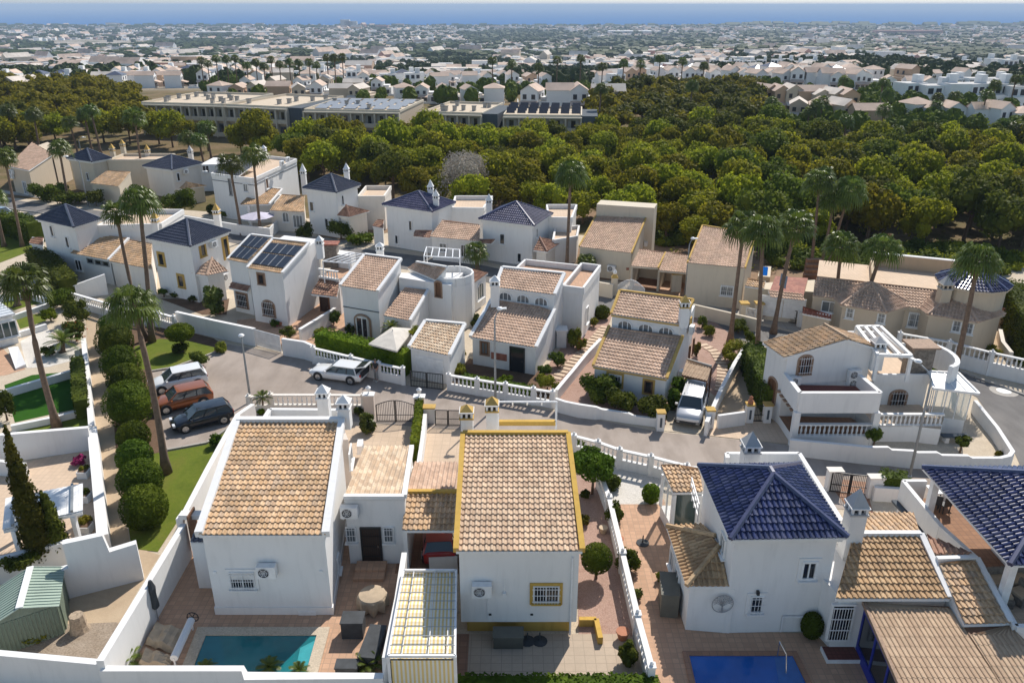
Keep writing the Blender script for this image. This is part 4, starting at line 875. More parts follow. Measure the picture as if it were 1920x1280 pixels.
# ---- far right blue roof
r = thing('house', 'white house at the right edge with wide blue roof over an open pillared terrace', 'house', g(1860, 1100)); hR = 5.1
Lc, Fc = g(1729, 877, hR), g(1893, 1060, hR); dd = (Fc-Lc); pr_ = V((-dd.y, dd.x, 0)).normalized(); pr_ = pr_ if pr_.x > 0 else -pr_; Rc = Fc+pr_*8.2
BR = hip(r, Lc, Fc, Rc, 1.9, 'tile_blue', over=2.6, z0=0)
for p in (Fc, Lc, Fc+pr_*3.8): q = p+(Lc-Fc).normalized()*(.45 if p is not Lc else -.6)+pr_*(.45 if p is not Fc+pr_*3.8 else 0); mb = MB(); mb.beam(over(q, 0), over(q, hR-.25), .32, .32, 'trim_white', up=V((0, 1, 0))); mb.build('pillar', r)
mb = MB(); P = [g(1737, 900, 3.3), g(1694, 900, 3.3), g(1765, 985, 3.3), g(1832, 1045, 3.3), g(1905, 1170, 1.3)]
for a, b in zip(P[:3], P[1:4]): mb.beam(over(a, 2.75), over(b, 2.75), .22, 1.1, 'white')
mb.prism([over(p, 2.2) for p in (P[1], P[3], P[3]+pr_*3.5, P[0]+pr_*3.5)], 0, 'white', 'pav_brown'); mb.build('terrace', r)  # brown top puts the shade on the terrace floor into its paving colour
mb = MB(); a, b = over(P[1], 2.05), over(P[3], 2.05); n_ = -pr_*.25; mb.beam(a+n_, b+n_, .3, .12, 'slate_wall'); mb.build('gutter', r)
mb = MB(); a, b = g(1838, 1052, 3.0), g(1905, 1172, 3.0); mb.beam(over(a, 2.7), over(b, 2.7), .22, .6, 'white'); mb.beam(over(b, 2.7), over(b, 2.7)+pr_*4, .22, .6, 'white'); mb.prism([over(p, 2.4) for p in (a, b, b+pr_*5, a+pr_*5)], 0, 'pav_cream'); mb.build('lower_terrace', r)
# ================================================================ SECOND ROW
G_ = lambda p: V((p.x, p.y, 0))
def house(label, px): return thing('house', label, 'house', g(*px))
def wbox(r, pts, h0, h1, m='white', t=.2, name='parapet', cap=None):      # thin walls along world points between two levels
    mb = MB()
    for a, b in zip(pts, pts[1:]): mb.beam(over(a, (h0+h1)/2), over(b, (h0+h1)/2), t, h1-h0, m)
    if cap:
        for a, b in zip(pts, pts[1:]): mb.beam(over(a, h1+.04), over(b, h1+.04), t*1.3, .07, cap)
    return mb.build(name, r)
def block(r, pts, z0, m='white', name='wall', topm=None, parapet=0, pt=.2, pm=None):
    mb = MB(); mb.prism(pts, z0, m, topm); o = mb.build(name, r)
    if parapet: wbox(r, list(pts)+[pts[0]], pts[0].z-.02, pts[0].z+parapet, pm or m, pt)
    return o
def pergola_frame(r, a, b, c, d, h, z0, n=3, m='metal_white', t=.08, name='pergola_frame', legs=True):
    mb = MB(); P = [over(p, h) for p in (a, b, c, d)]
    for i in range(4): mb.beam(P[i], P[(i+1) % 4], t, t, m)
    for i in range(1, n): mb.beam(P[0].lerp(P[1], i/n), P[3].lerp(P[2], i/n), t, t, m)
    if legs:
        for p in P: mb.beam(over(p, z0), p, t, t, m, up=V((0, 1, 0)))
    return mb.build(name, r)
# ---- white house with three arched windows (left of the pink gravel path)
r = house('white house with arched upper windows and white verges behind the tall street lamp', (940, 690))
e = 2.35; EL, ER = g(882, 632, e), g(1005, 652, e); dp = (g(922, 562, 3.7)-EL); RL, RR = g(922, 562, 3.7), g(1040, 580, 3.7)
w1 = shed(r, EL, ER, RR, RL, 'tile_pink', 'white', trim='white', tw=.28, th=.2, top_trim=False, over=.2, side=.1)
ub, uc = over(w1[3], 3.6), over(w1[2], 3.6); hu = rise(G_(RL), 537); EU, EV = g(929, 538, hu), g(1040, 553, hu); bk = (RL-EL); bk.z = 0; bk.normalize()
RU, RV = g(942, 502, hu+.75), g(1058, 515, hu+.75)
w2 = shed(r, EU, EV, RV, RU, 'tile_pink', 'white', trim='white', tw=.28, th=.2, over=.15, side=.06)
A, B = w2[0], w2[1]
for x, y in ((948, 555), (981, 560), (1015, 565)): window(r, A, B, x, y, 1.15, .75, 'trim_white', 'pane_pale', arch=True, mull=2, fw=.07)
A, B = w1[0], w1[1]; window(r, A, B, 909, 652, .6, 1.05, 'wood', 'pane_pale', surround='stone_trim', mull=1); door(r, A, B, 970, 675, 1.15, 2.0, 'pane', 'metal_black', glassy=True)
mb = MB(); d, n = wallframe(A, B); c = onwall(A, B, 936, 668)+n*.05; mb.box(c, (1.3, .05, .55), 'tile_brick', math.atan2(d.y, d.x)); mb.build('lattice_panel', r)
A, B = w1[1], w1[2]; back = bk*8.5; rr_ = [over(w1[1], 0), over(w1[2], 0)]
aircon(r, A, B, 1063, 651); mb = MB(); c = onwall(A, B, 1045, 648); mb.box((c.x+.3, c.y, .75), (.8, 1.0, 1.5), 'white'); mb.box((c.x+.3, c.y, 1.52), (1.0, 1.2, .1), 'white'); mb.build('side_box', r)
B2, C2 = w2[1], w2[2]; window(r, B2, C2, 1069, 545, .9, 1.3, 'trim_white', 'pane'); window(r, w1[1], C2, 1068, 605, .8, 1.8, 'trim_white', 'pane_pale'); window(r, w1[1], C2, 1049, 622, .6, 1.2, 'trim_white', 'pane_pale')
p = over(w2[2], 0); e1 = (w2[1]-w2[0]).normalized(); bb = [p, p+e1*1.7, p+e1*1.7+bk*6.5, p+bk*6.5]; block(r, [over(q, 4.1) for q in bb], 0, parapet=.6, name='rear_wing', topm='pav_terra')
window(r, bb[1], bb[2], 1100, 590, .8, 1.5, 'trim_white', 'pane_pale'); block(r, [over(q, 4.0) for q in (w2[3], w2[2], w2[2]+bk*6.4, w2[3]+bk*6.4)], 0, parapet=.5, name='rear_terrace', topm='pav_terra')
chimney(r, g(928, 545, hu), .7, hu-1.3, hu+1.3)
# ---- ochre trimmed house
r = house('white house with ochre roof edges and arched upper windows behind leafy front shrubs', (1180, 760))
e = 2.35; EL, ER = g(1112, 686, e), g(1250, 710, e); RL, RR = g(1142, 612, 3.75), g(1280, 632, 3.75)
w1 = shed(r, EL, ER, RR, RL, 'tile_pink', 'white', trim='ochre', tw=.2, th=.2, top_trim=False, over=.18, side=.08)
hu = rise(G_(RL), 589); EU, EV = g(1146, 589, hu), g(1276, 608, hu); RU, RV = g(1162, 546, hu+.85), g(1300, 564, hu+.85); bk = (RL-EL); bk.z = 0; bk.normalize()
w2 = shed(r, EU, EV, RV, RU, 'tile_pink', 'white', trim='ochre', tw=.2, th=.2, over=.12, side=.06)
for A_, B_ in ((EL, ER), (EU, EV)): mb = MB(); mb.beam(A_, B_, .08, .12, 'ochre', lift=-.1); mb.build('eave_trim', r)
A, B = w2[0], w2[1]
for x, y in ((1172, 609), (1211, 615), (1249, 621)): window(r, A, B, x, y, 1.15, .75, 'trim_white', 'pane_pale', arch=True, mull=2, fw=.07)
A, B = w1[0], w1[1]; window(r, A, B, 1216, 725, .6, .95, 'wood', 'pane', surround='ochre', mull=0); window(r, A, B, 1153, 712, 1.0, .9, 'trim_white', 'pane', surround='ochre', bars=6)
A, B = w1[1], w2[2]; window(r, A, B, 1294, 605, .5, .9, 'ochre', 'pane'); window(r, A, B, 1292, 660, .5, 1.2, 'wood', 'wood', mull=0); aircon(r, A, B, 1291, 616, .6, .6); aircon(r, A, B, 1272, 700, .6, .6); window(r, A, B, 1299, 648, .5, 1.4, 'wood', 'pane', mull=0)
chimney(r, g(1281, 602, hu+.2), .62, hu-.2, hu+2.0, cap='ochre')
p = over(w2[2], 0); block(r, [over(q, 4.6) for q in (w2[3], w2[2], w2[2]+bk*1.8, w2[3]+bk*1.8)], 0, name='rear_wall')
q = [g(1278, 703, 2.0), g(1326, 714, 2.0), g(1334, 687, 2.4), g(1288, 674, 2.4)]; mbv = MB(); tile_face(mbv, q, 'tile_ver', pu=.2, pv=.5, hgt=.8, step=.01); mbv.hexa([p-V((0, 0, .12)) for p in q], [p-V((0, 0, .01)) for p in q], 'wood'); mbv.beam(q[3], q[2], .12, .2, 'concrete'); mbv.build('lean_to_roof', r)
for p in (q[1], q[2]): mb = MB(); mb.beam(over(p, 0), over(p, p.z-.1), .1, .1, 'wood', up=V((0, 1, 0))); mb.build('post', r)
# ---- garage between the hedge and the arched house
r = thing('garage', 'small white garage with pale tiled roof and roller door beside the cut hedge', 'garage', g(805, 720))
w1 = shed(r, g(767, 651, 2.45), g(843, 667, 2.45), g(872, 611, 3.2), g(798, 602, 3.2), 'tile_pale', 'white', trim='white', tw=.28, th=.2, over=.15, side=.08)
d, n = wallframe(w1[0], w1[1]); c = onwall(w1[0], w1[1], 806, 692)+n*.03; mb = MB(); rz = math.atan2(d.y, d.x)
for i in range(8): mb.box(c+V((0, 0, -.85+.24*i)), (2.4, .05, .225), 'trim_white', rz)
mb.build('roller_door', r)
# ---- house behind the parasol
r = house('white stepped house with several tiled roofs and a round roof terrace behind the parasol', (680, 640))
hE = 4.3; EL, ER = g(638, 536, hE), g(708, 547, hE); RR, RL = g(752, 487, 5.5), g(684, 478, 5.5)
w1 = shed(r, EL, ER, RR, RL, 'tile_pink', 'white', trim='white', tw=.28, th=.2, over=.12, side=.06); A, B = w1[0], w1[1]
door(r, A, B, 680, 615, 1.1, 2.0, 'trim_white', 'trim_white', glassy=True); mb = MB(); d, n = wallframe(A, B); c = onwall(A, B, 680, 597)+n*.06
mb.tube([c+d*.75*math.cos(math.pi*i/8)+V((0, 0, .45*math.sin(math.pi*i/8)-.1)) for i in range(9)], .1, 'stone_trim', 5); mb.beam(c-d*.75-V((0, 0, 1.6)), c-d*.75, .16, .12, 'stone_trim'); mb.beam(c+d*.75-V((0, 0, 1.6)), c+d*.75, .16, .12, 'stone_trim'); mb.build('door_arch', r)
mb = MB(); a, b = over(w1[0], 2.45), over(w1[1], 2.45); mb.beam(a, b, .1, .08, 'slate_wall'); mb.build('string_course', r)
bk = RL-EL; bk.z = 0; bk.normalize(); e1 = (w1[1]-w1[0]).normalized()
e = 2.5; q = [g(719, 592, e), g(769, 602, e), g(803, 545, 3.5), g(760, 538, 3.5)]; w2 = shed(r, *q, 'tile_pink', 'white', trim='white', tw=.25, sides=(0, 1), top_trim=False, over=.1, side=.02, name='lower_roof', wname='lower_wall')
block(r, [over(p, 4.3) for p in (G_(q[3])-e1*.6, G_(q[2])+e1*2.2, G_(q[2])+e1*2.2+bk*3.5, w1[2])], 0, name='middle_wall')
pA, pB = G_(q[3])-e1*.6, G_(q[2])+e1*2.2
q3 = [g(765, 503, 4.5), g(817, 525, 4.5), g(838, 511, 5.1), g(781, 492, 5.1)]; q3[2] = planar(q3[0], q3[1], q3[2], q3[3]); roofpart(r, [q3], 'tile_pink', name='upper_roof', trim=[(q3[3], q3[2], .2, .2, 'white')]); block(r, [over(p, p.z-.15) for p in inset(q3, .06)], 0, name='upper_wall')
window(r, pA, pB, 822, 542, .5, 1.3, 'wood', 'wood', arch=True, mull=0, surround='stone_trim')
cc = g(848, 512, 4.6); mb = MB(); N = 14; mb.prism([V((cc.x+1.9*math.cos(6.2832*i/N), cc.y+1.9*math.sin(6.2832*i/N), 4.0)) for i in range(N)], 0, 'white', 'greywall')
for i in range(N):
    a, b = [V((cc.x+1.8*math.cos(6.2832*k/N), cc.y+1.8*math.sin(6.2832*k/N), 4.35)) for k in (i, i+1)]; mb.beam(a, b, .16, .7, 'white')
mb.build('round_terrace', r)
pergola_frame(r, g(795, 482, 5.6), g(862, 486, 5.6), g(862, 470, 5.6), g(800, 465, 5.6), 5.7, 4.0, 5)
q = [g(865, 548, 2.9), g(915, 512, 2.9), g(867, 504, 3.6), g(843, 526, 3.6)]; roofpart(r, [q], 'tile_red', name='conservatory_roof'); qi = inset(q, .12); walls(r, [over(p, p.z-.15) for p in qi], 'white', 0, 'conservatory_wall')
A, B = over(qi[0], 0), over(qi[1], 0)
for x, y in ((876, 566), (900, 545)): window(r, A, B, x, y, 1.5, 1.6, 'trim_white', 'pane_green', arch=True, mull=2)
A, B = over(qi[3], 0), over(qi[0], 0); window(r, A, B, 850, 578, .85, 1.9, 'trim_white', 'pane_green', arch=True, mull=1)
for c0_ in ((721, 468), ): pass
chimney(r, g(713, 478, 5.2), .6, 4.6, 6.2)
# ---- solar house
r = house('white two storey house with two banks of black solar panels on its tiled roof', (510, 610))
hE = 4.95; EL, ER = g(464, 503, hE), g(529, 513, hE); RR, RL = g(580, 457, 6.1), g(512, 449, 6.1)
w1 = shed(r, EL, ER, RR, RL, 'tile_orange', 'white', trim='white', tw=.24, th=.2, over=.15, side=.05); bk = RL-EL; bk.z = 0; bk.normalize()
EL2, ER2 = g(427, 487, hE), g(463, 494, hE); RR2, RL2 = g(511, 447, 6.1), g(471, 441, 6.1); w2 = shed(r, EL2, ER2, RR2, RL2, 'tile_orange', 'white', trim='white', tw=.24, th=.2, sides=(1, 0), over=.15, side=.05, wname='left_wall')
wt = [over(w1[3], 5.9), over(w1[2], 5.9), over(w1[2]+bk*2.2, 5.9), over(w1[3]+bk*2.2, 5.9)]; block(r, wt, 0, name='rear_wall')
def panels(r, EL, ER, RR, RL, nx, lo=.12, hi=.84, mid=.5, sx=.05):
    for k, (v0, v1) in enumerate(((lo, mid-.02), (mid+.02, hi))):
        mb = MB(); up_ = V((0, 0, .16))
        for i in range(nx):
            u0, u1 = sx+(1-2*sx)*i/nx+.004, sx+(1-2*sx)*(i+1)/nx-.004
            P = [EL.lerp(ER, u).lerp(RL.lerp(RR, u), v)+up_ for u, v in ((u0, v0), (u1, v0), (u1, v1), (u0, v1))]; mb.hexa([p-V((0, 0, .04)) for p in P], P, 'solar')
            for s_ in (0, 1): mb.beam(P[s_], P[3-s_], .03, .05, 'metal_grey')
        mb.build('solar_panel', r)
panels(r, EL, ER, RR, RL, 4); panels(r, EL2, ER2, RR2, RL2, 3, .08, .93)
A, B = w1[0], w1[1]; window(r, A, B, 490, 523, .65, .9, 'wood', 'pane', surround='stone_trim', mull=0); window(r, A, B, 504, 578, 1.2, 1.35, 'wood', 'pane', arch=True, surround='stone_trim', bars=6)
A, B = w2[0], w2[1]; window(r, A, B, 455, 563, 1.2, 1.3, 'wood', 'pane', surround='stone_trim', bars=6, mull=0); q = [over(A, 2.5)-bk*.7, over(B, 2.5)-bk*.7, over(B, 2.8), over(A, 2.8)]; roofpart(r, [q], 'tile_red', name='window_canopy')
aircon(r, A, B, 445, 592, .7, .55); aircon(r, A, B, 461, 594, .7, .55)
q = [g(583, 551, 2.5), g(632, 557, 2.5), g(637, 528, 3.1), g(601, 522, 3.1)]; roofpart(r, [q], 'tile_red', name='porch_roof')
p = [over(x, 2.3) for x in (G_(q[3])-bk*.2, G_(q[2])-bk*.2, G_(q[2])+bk*3, G_(q[3])+bk*3)]; block(r, [over(x, 3.3) for x in p], 0, topm='pav_terra', name='porch_wall')
door(r, G_(p[0]), G_(p[1]), 610, 575, 1.0, 1.9, 'wood_dark', 'wood')
balustrade('', [over(G_(p[0]), 3.3), over(G_(p[1]), 3.3)], low=.12, h=.85, root=r, piers=False)
block(r, [over(x, 4.6) for x in (G_(p[0])+bk*3.2, G_(p[1])+bk*3.2, G_(p[1])+bk*4.4, G_(p[0])+bk*4.4)], 0, name='roof_room')
pergola_frame(r, g(606, 500, 4.8), g(655, 504, 4.8), g(702, 488, 4.8), g(655, 484, 4.8), 5.3, 3.3, 4)
mb = MB(); c = g(621, 480, 4.3); mb.box((c.x, c.y, 4.4), (1.3, 1.1, 2.2), 'stone_bbq'); mb.box((c.x, c.y, 5.55), (1.6, 1.3, .12), 'tile_brick'); mb.build('barbecue_chimney', r)
chimney(r, g(600, 466, 5.9), .6, 5.0, 6.9)
# ---- terrace house right of centre
r = house('large white gabled house with an enclosed balcony over an open porch', (1560, 835))
hb = 3.74; P1, P2, P3, P4 = g(1472, 700, hb), g(1500, 737, hb), g(1651, 737, hb), g(1611, 703, hb)
wbox(r, [P1, P2, P3, P4], 2.4, hb, 'white', .22, 'balcony_parapet', cap='white'); block(r, [over(p, 2.95) for p in (P1, P2, P3, P4)], 2.45, 'white', 'balcony_floor', topm='pav_red')
for p in (P2, P3): mb = MB(); mb.beam(over(p, 0), over(p, 2.45), .38, .38, 'white', up=V((0, 1, 0))); mb.build('pillar', r)
lw = wbox(r, [G_(P2), G_(P3)], 0, .75, 'white', .3, 'low_wall'); balustrade('', [over(G_(P2), .75), over(G_(P3), .75)], low=.05, h=.85, root=r, piers=False, step=.28)
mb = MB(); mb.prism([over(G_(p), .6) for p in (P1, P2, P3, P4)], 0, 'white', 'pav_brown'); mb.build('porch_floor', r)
c1 = G_(P1); hl = rise(c1, 667); c1t = over(c1, hl); c2 = g(1636, 652, hl+.15); cl = g(1440, 641, hl); dd = cl-c1t; dd.z = 0; 
c2g = G_(c2); pk = onwall(over(c1, 0), c2g, 1586, 634)
mb = MB(); back = [G_(cl), G_(c2)+dd]
fr = [over(c1, 0), over(c2g, 0)]
W5 = [over(c1, 0), over(c2g, 0), over(c2g, hl+.05), over(pk, pk.z-.12), over(c1, hl-.1)]; W6 = [p+dd for p in W5]
mb.face(W5, 'white'); mb.face(W6[::-1], 'white')
for i in range(5): j = (i+1) % 5; mb.face([W5[j], W5[i], W6[i], W6[j]], 'white')
mb.build('wall', r)
e_ = -dd.normalized()*.2; pk2 = pk+dd; roofpart(r, [[c1t+dd-V((.35, 0, .05)), c1t+e_-V((.35, 0, .05)), pk+e_, pk2], [c2+V((.25, 0, .02))+e_, c2+dd+V((.25, 0, .02)), pk2, pk+e_]], 'tile_orange', caps=[(pk+e_, pk2)])
A, B = c1, c2g; window(r, A, B, 1509, 684, .85, 1.25, 'wood', 'pane', arch=True, surround='stone_trim', bars=5); aircon(r, A, B, 1598, 698, .85, .62); aircon(r, A, B, 1596, 714, .85, .62); aircon(r, A, B, 1487, 710, .75, .55)
A2, B2 = G_(cl), c1; window(r, A2, B2, 1448, 730, .9, 1.6, 'wood', 'wood', arch=True, surround='stone_trim'); 
mb = MB()
for i in range(5): p = onwall(A2, B2, 1463+i*6.3, 732+i*8.5); mb.box(p+V((-.1, -.1, 0)), (.35, .3, .1), 'stone_trim')
mb.build('stair_tread', r)
q = onwall(A, B, 1558, 782); chimney(r, g(1644, 660, 4.8), .75, 3.6, 5.9, cap='greywall')
hr_ = 3.4; T1, T2 = g(1640, 701, hr_), g(1744, 701, hr_); bk = V((T1.y-T2.y, T2.x-T1.x, 0)).normalized(); bk = bk if bk.y > 0 else -bk
block(r, [over(p, hr_-.55) for p in (T1-V((2.2, 0, 0)), T2, T2+bk*7.5, T1+bk*7.5-V((2.2, 0, 0)))], 0, 'white', 'right_wing', topm='pav_peach'); wbox(r, [T1, T2, T2+bk*7.5, T1+bk*7.5], hr_-.7, hr_, 'white', .2)
window(r, G_(T1), G_(T2), 1683, 749, 1.0, 1.3, 'wood', 'pane', arch=True, surround='stone_trim', bars=5)
pergola_frame(r, g(1646, 668, 5.0), g(1708, 670, 5.0), g(1650, 615, 5.0), g(1606, 615, 5.0), 5.1, 3.3, 3, 'trim_white', .2)
mb = MB(); c = g(1718, 690, 3.4); mb.box((c.x, c.y, 3.9), (1.4, 1.3, 2.4), 'stone_bbq'); mb.box((c.x, c.y, 5.15), (1.9, 1.6, .12), 'stone_trim'); mb.build('barbecue', r)
mb = MB(); c = g(1735, 690, 3.4); N = 10; pts = [V((c.x+1.6*math.cos(-1.3+2.9*i/N), c.y+2.2*math.sin(-1.3+2.9*i/N), 3.7)) for i in range(N+1)]
for a, b in zip(pts, pts[1:]): mb.beam(a, b, .3, 1.6, 'white')
mb.build('curved_parapet', r)
mb = MB(); mb.prism([over(p, 1.15) for p in up((1640, 820), (1757, 834), (1765, 806), (1640, 790))], 0, 'white', 'pav_peach'); mb.build('front_terrace', r)
ft = up((1640, 812), (1757, 834)); tb1, tb2 = g(1642, 797, 1.15), g(1765, 797, 1.15); balustrade('', [tb1, tb2], low=.06, h=.85, root=r, piers=False, step=.28)
block(r, [over(p, 1.12) for p in (G_(tb1)-V((0, .12, 0)), G_(tb2)-V((0, .12, 0)), G_(tb2)+bk*5, G_(tb1)+bk*5)], 0, name='terrace_wall', topm='pav_peach')
q = [g(1750, 728, 3.2), g(1836, 738, 3.2), g(1797, 700, 3.5), g(1742, 696, 3.5)]; q[2] = planar(q[0], q[1], q[2], q[3]); mb = MB(); mb.hexa([p-V((0, 0, .1)) for p in q], q, 'frost'); 
for i in range(4): mb.beam(q[i], q[(i+1) % 4], .12, .14, 'trim_white')
for t in (.25, .5, .75): mb.beam(q[0].lerp(q[1], t), q[3].lerp(q[2], t), .06, .08, 'metal_white')
mb.build('sunroom_roof', r); qi = inset(q, .25); block(r, [over(p, 1.1) for p in qi], 0, name='sunroom_wall', topm='pav_peach'); mb = MB()
for i, (a, b) in enumerate(zip(qi, qi[1:]+qi[:1])):
    for t in (0, .33, .66): p = a.lerp(b, t); mb.beam(over(p, 1.1), over(p, p.z-.1), .05, .05, 'metal_white')
mb.build('sunroom_frame', r); mb = MB()
for a, b in ((qi[0], qi[1]), (qi[1], qi[2])): mb.face([over(a, 1.1), over(b, 1.1), b-V((0, 0, .1)), a-V((0, 0, .1))], 'clear_glass')
mb.build('pane', r)
# front garden wall with a stepped top
wl = [(1482, 823, 1.1), (1630, 837, 1.2), (1665, 837, 1.3), (1672, 842, 1.1), (1712, 844, 1.2), (1720, 847, 1.1), (1757, 847, 1.15), (1766, 852, 1.0), (1815, 853, 1.05), (1822, 857, .9), (1876, 857, .95), (1893, 853, .95), (1899, 845, .95), (1870, 800, .95), (1829, 750, .95)]
wallline('garden_wall', 'white stepped garden wall around the cream gravel corner plot', 'wall', [g(*p) for p in wl], .24, 'white')
wallline('garden_wall', 'long white wall beside the sandy side path and the parked silver van', 'wall', [g(1325, 792, 1.0), g(1352, 730, 1.0), g(1378, 680, 1.0), g(1396, 652, 1.0)], .22, 'white', cap='white')
wallline('garden_wall', 'short white wall joining two ochre capped gate piers', 'wall', [g(1347, 778, 1.0), g(1398, 771, 1.0)], .22, 'white')
for x, y, lb in ((1329, 800, 'slim white gate pier with ochre cap beside the parked silver van'), (1403, 790, 'white gate pier topped by a small clay figure'), (1436, 790, 'white gate pier with flat ochre cap at the end of the hedge'), (1237, 805, 'white pier with ochre cap at the corner of the shrub garden')):
    p = g(x, y); mb = MB(); mb.box((p.x, p.y, .65), (.5, .5, 1.3), 'white'); mb.box((p.x, p.y, 1.34), (.6, .6, .1), 'ochre'); mb.box((p.x, p.y-.26, .65), (.14, .02, .7), 'slate_wall')
    if 'clay' in lb: mb.lathe((p.x, p.y, 1.39), [(.18, 0), (.2, .2), (.1, .3), (.13, .45), (.03, .55)], 'terracotta_pot', 8)
    tag(mb.build('gate_pier', loc=p), lb, 'pier')
gate('small black pedestrian gate between two ochre capped piers', g(1407, 790), g(1432, 790), 1.2, n=8, leaves=1)
wallline('garden_wall', 'white wavy wall along the street in front of the leafy shrubs', 'wall', [g(*p) for p in ((1042, 746, 1.0), (1060, 752, .95), (1085, 757, 1.0), (1118, 762, .95), (1128, 766, .75), (1180, 774, .75), (1190, 779, .6), (1238, 784, .65))], .24, 'white')
wallline('garden_wall', 'low white wall dividing the stepping stone path from the shrub garden', 'wall', [g(1043, 732, .8), g(1075, 694, .8), g(1100, 663, .8), g(1126, 636, .8)], .22, 'white', cap='white')
balustrade('white balustrade along the street in front of the arched window house', [g(842, 731), g(895, 740), g(948, 749), g(1000, 758), g(1036, 764)], low=.55, h=1.25)
# long wall and gates behind the white car
wallline('garden_wall', 'long plain white wall at the head of the parking court', 'wall', [g(*p) for p in ((330, 585, 1.5), (400, 601, 1.5), (477, 617, 1.5))], .24, 'white', cap='white')
gate('solid white sliding gate in the long street wall', g(478, 647), g(528, 661), 1.45, 'trim_white', n=26, leaves=1, solid=True)
wallline('garden_wall', 'white wall section with a slot opening between the sliding gate and the hedge', 'wall', [g(*p) for p in ((529, 634, 1.45), (570, 640, 1.5), (588, 648, 1.4))], .26, 'white')
balustrade('white balustrade under the bright clipped hedge behind the white estate car', [g(590, 681), g(660, 698), g(712, 711), g(757, 721)], low=.7, h=1.35)
hedge('bright green clipped hedge above the white balustrade', [g(602, 662), g(690, 684), g(766, 702)], 1.3, 2.0, 'hedge_bright', size=.1)
gate('black barred gate in front of the white garage', g(770, 724), g(832, 731), 1.25, n=20, leaves=2)
wallline('garden_wall', 'white patio wall between the solar house and the terrace plants', 'wall', [g(*p) for p in ((628, 578, 1.2), (562, 618, 1.2))], .24, 'white', cap='white')
# ---- parasol
r = thing('parasol', 'large square cream parasol over the patio behind the hedge', 'parasol', g(735, 650)); hp = 2.4; mb = MB(); P = [g(691, 644, hp), g(744, 658, hp), g(777, 616, hp), g(735, 613, hp)]; c = sum(P, V())/4+V((0, 0, .55))
for i in range(4): mb.face([P[i], P[(i+1) % 4], c], 'fabric_cream'); mb.face([P[i]-V((0, 0, .12)), P[(i+1) % 4]-V((0, 0, .12)), P[(i+1) % 4], P[i]], 'fabric_cream')
mb.build('canopy', r); mb = MB(); mb.tube([G_(c), c+V((0, 0, .1))], .03, 'metal_grey', 6); mb.build('pole', r)
mb = MB()
for p in P: mb.tube([c-V((0, 0, .1)), p-V((0, 0, .05))], .015, 'metal_grey', 4)
mb.build('ribs', r)
# ================================================================ LEFT: two blue hipped houses of the second row
def blue_house(label, L, F, Rr, h, rise_, tile='tile_slate', wallm='white', z=None, wins=(), over=.35, chim=(), rwins=(), corn='white'):
    r = thing('house', label, 'house', G_(g(*F, h))); w4 = hip(r, g(*L, h), g(*F, h), g(*Rr, h), rise_, tile, wallm, over=over, cornice=corn)
    for x, y, w_, hh, *k in wins: window(r, w4[0], w4[1], x, y, w_, hh, k[0] if k else 'trim_white', k[1] if len(k) > 1 else 'pane', surround=k[0] if k and k[0] == 'ochre' else None, mull=0)
    for x, y, w_, hh, *k in rwins: window(r, w4[1], w4[2], x, y, w_, hh, k[0] if k else 'trim_white', 'pane', surround=k[0] if k and k[0] == 'ochre' else None, mull=0)
    for x, y, h0, h1, cp in chim: chimney(r, g(x, y, h0), .62, h0-1, h1, cap=cp, m=wallm)
    return r, w4
def hipbay(r, w4, pts, h, hi, tile='tile_orange', wallm='white', z0=0):
    """small hipped roof against the right-hand wall; pts: left eave, front corner, right eave pixels, ridge pixel"""
    L, F, Q = [g(x, y, h) for x, y in pts[:3]]; t = g(*pts[3], hi); roofpart(r, [[L, F, t], [F, Q, t]], tile, name='bay_roof', caps=[(F, t)]); mb = MB(); B = L+Q-F; mb.prism([over(p, h-.15) for p in inset([L, F, Q, B], .25)], z0, wallm); mb.build('bay_wall', r)
r, w4 = blue_house('white house with slate blue hipped roof and yellow framed windows left of the solar house', (274, 447), (357, 463), (433, 434), 5.6, 1.5, wins=((303, 486, .8, 1.2, 'ochre'), (340, 527, .8, 1.2, 'ochre')), rwins=((380, 469, .7, 1.15, 'ochre'), (423, 465, .7, 2.0, 'ochre')), chim=((294, 432, 4.2, 6.0, 'ochre'), (409, 420, 4.2, 6.3, 'ochre')))
aircon(r, w4[1], w4[2], 397, 457); hipbay(r, w4, [(360, 513), (388, 517), (428, 508), (398, 484)], 2.8, 3.9, 'tile_pink'); aircon(r, w4[1], w4[2], 418, 519, .9, .7)
r, w4 = blue_house('white house with slate blue hipped roof at the far left of the second row', (66, 411), (138, 427), (190, 411), 5.5, 1.5, wins=((98, 433, .6, 1.2), (127, 454, .6, 1.2), (107, 483, .6, 1.2)), chim=((292, 420, 4.0, 6.2, 'ochre'),) if 0 else ())
bb = [over(w4[2], 4.4), over(w4[2], 4.4)+V((6.2, .8, 0)), over(w4[2], 4.4)+V((6.2, 7, 0)), over(w4[2], 4.4)+V((0, 7, 0))]; block(r, bb, 0, name='rear_wing', parapet=.5, topm='pav_peach')
q = [g(132, 475, 2.7), g(203, 488, 2.7), g(242, 449, 3.6), g(178, 441, 3.6)]; w5 = shed(r, *q, 'tile_orange', 'white', trim='white', sides=(0, 1), top_trim=False, over=.3, side=.1, name='wing_roof', wname='wing_wall'); window(r, w5[0], w5[1], 148, 497, 1.0, 1.2, 'white', 'pane')
for x in (170, 185, 199): window(r, w5[0], w5[1], x, 489+(x-170)*.19, .95, .55, 'metal_grey', 'pane', mull=0, sill=False)
q = [g(205, 490, 2.7), g(284, 505, 2.7), g(285, 458, 3.5), g(243, 450, 3.5)]; shed(r, *q, 'tile_orange', 'white_warm', over=.3, side=.1, name='wing_roof', wname='wing_wall', trim=None)
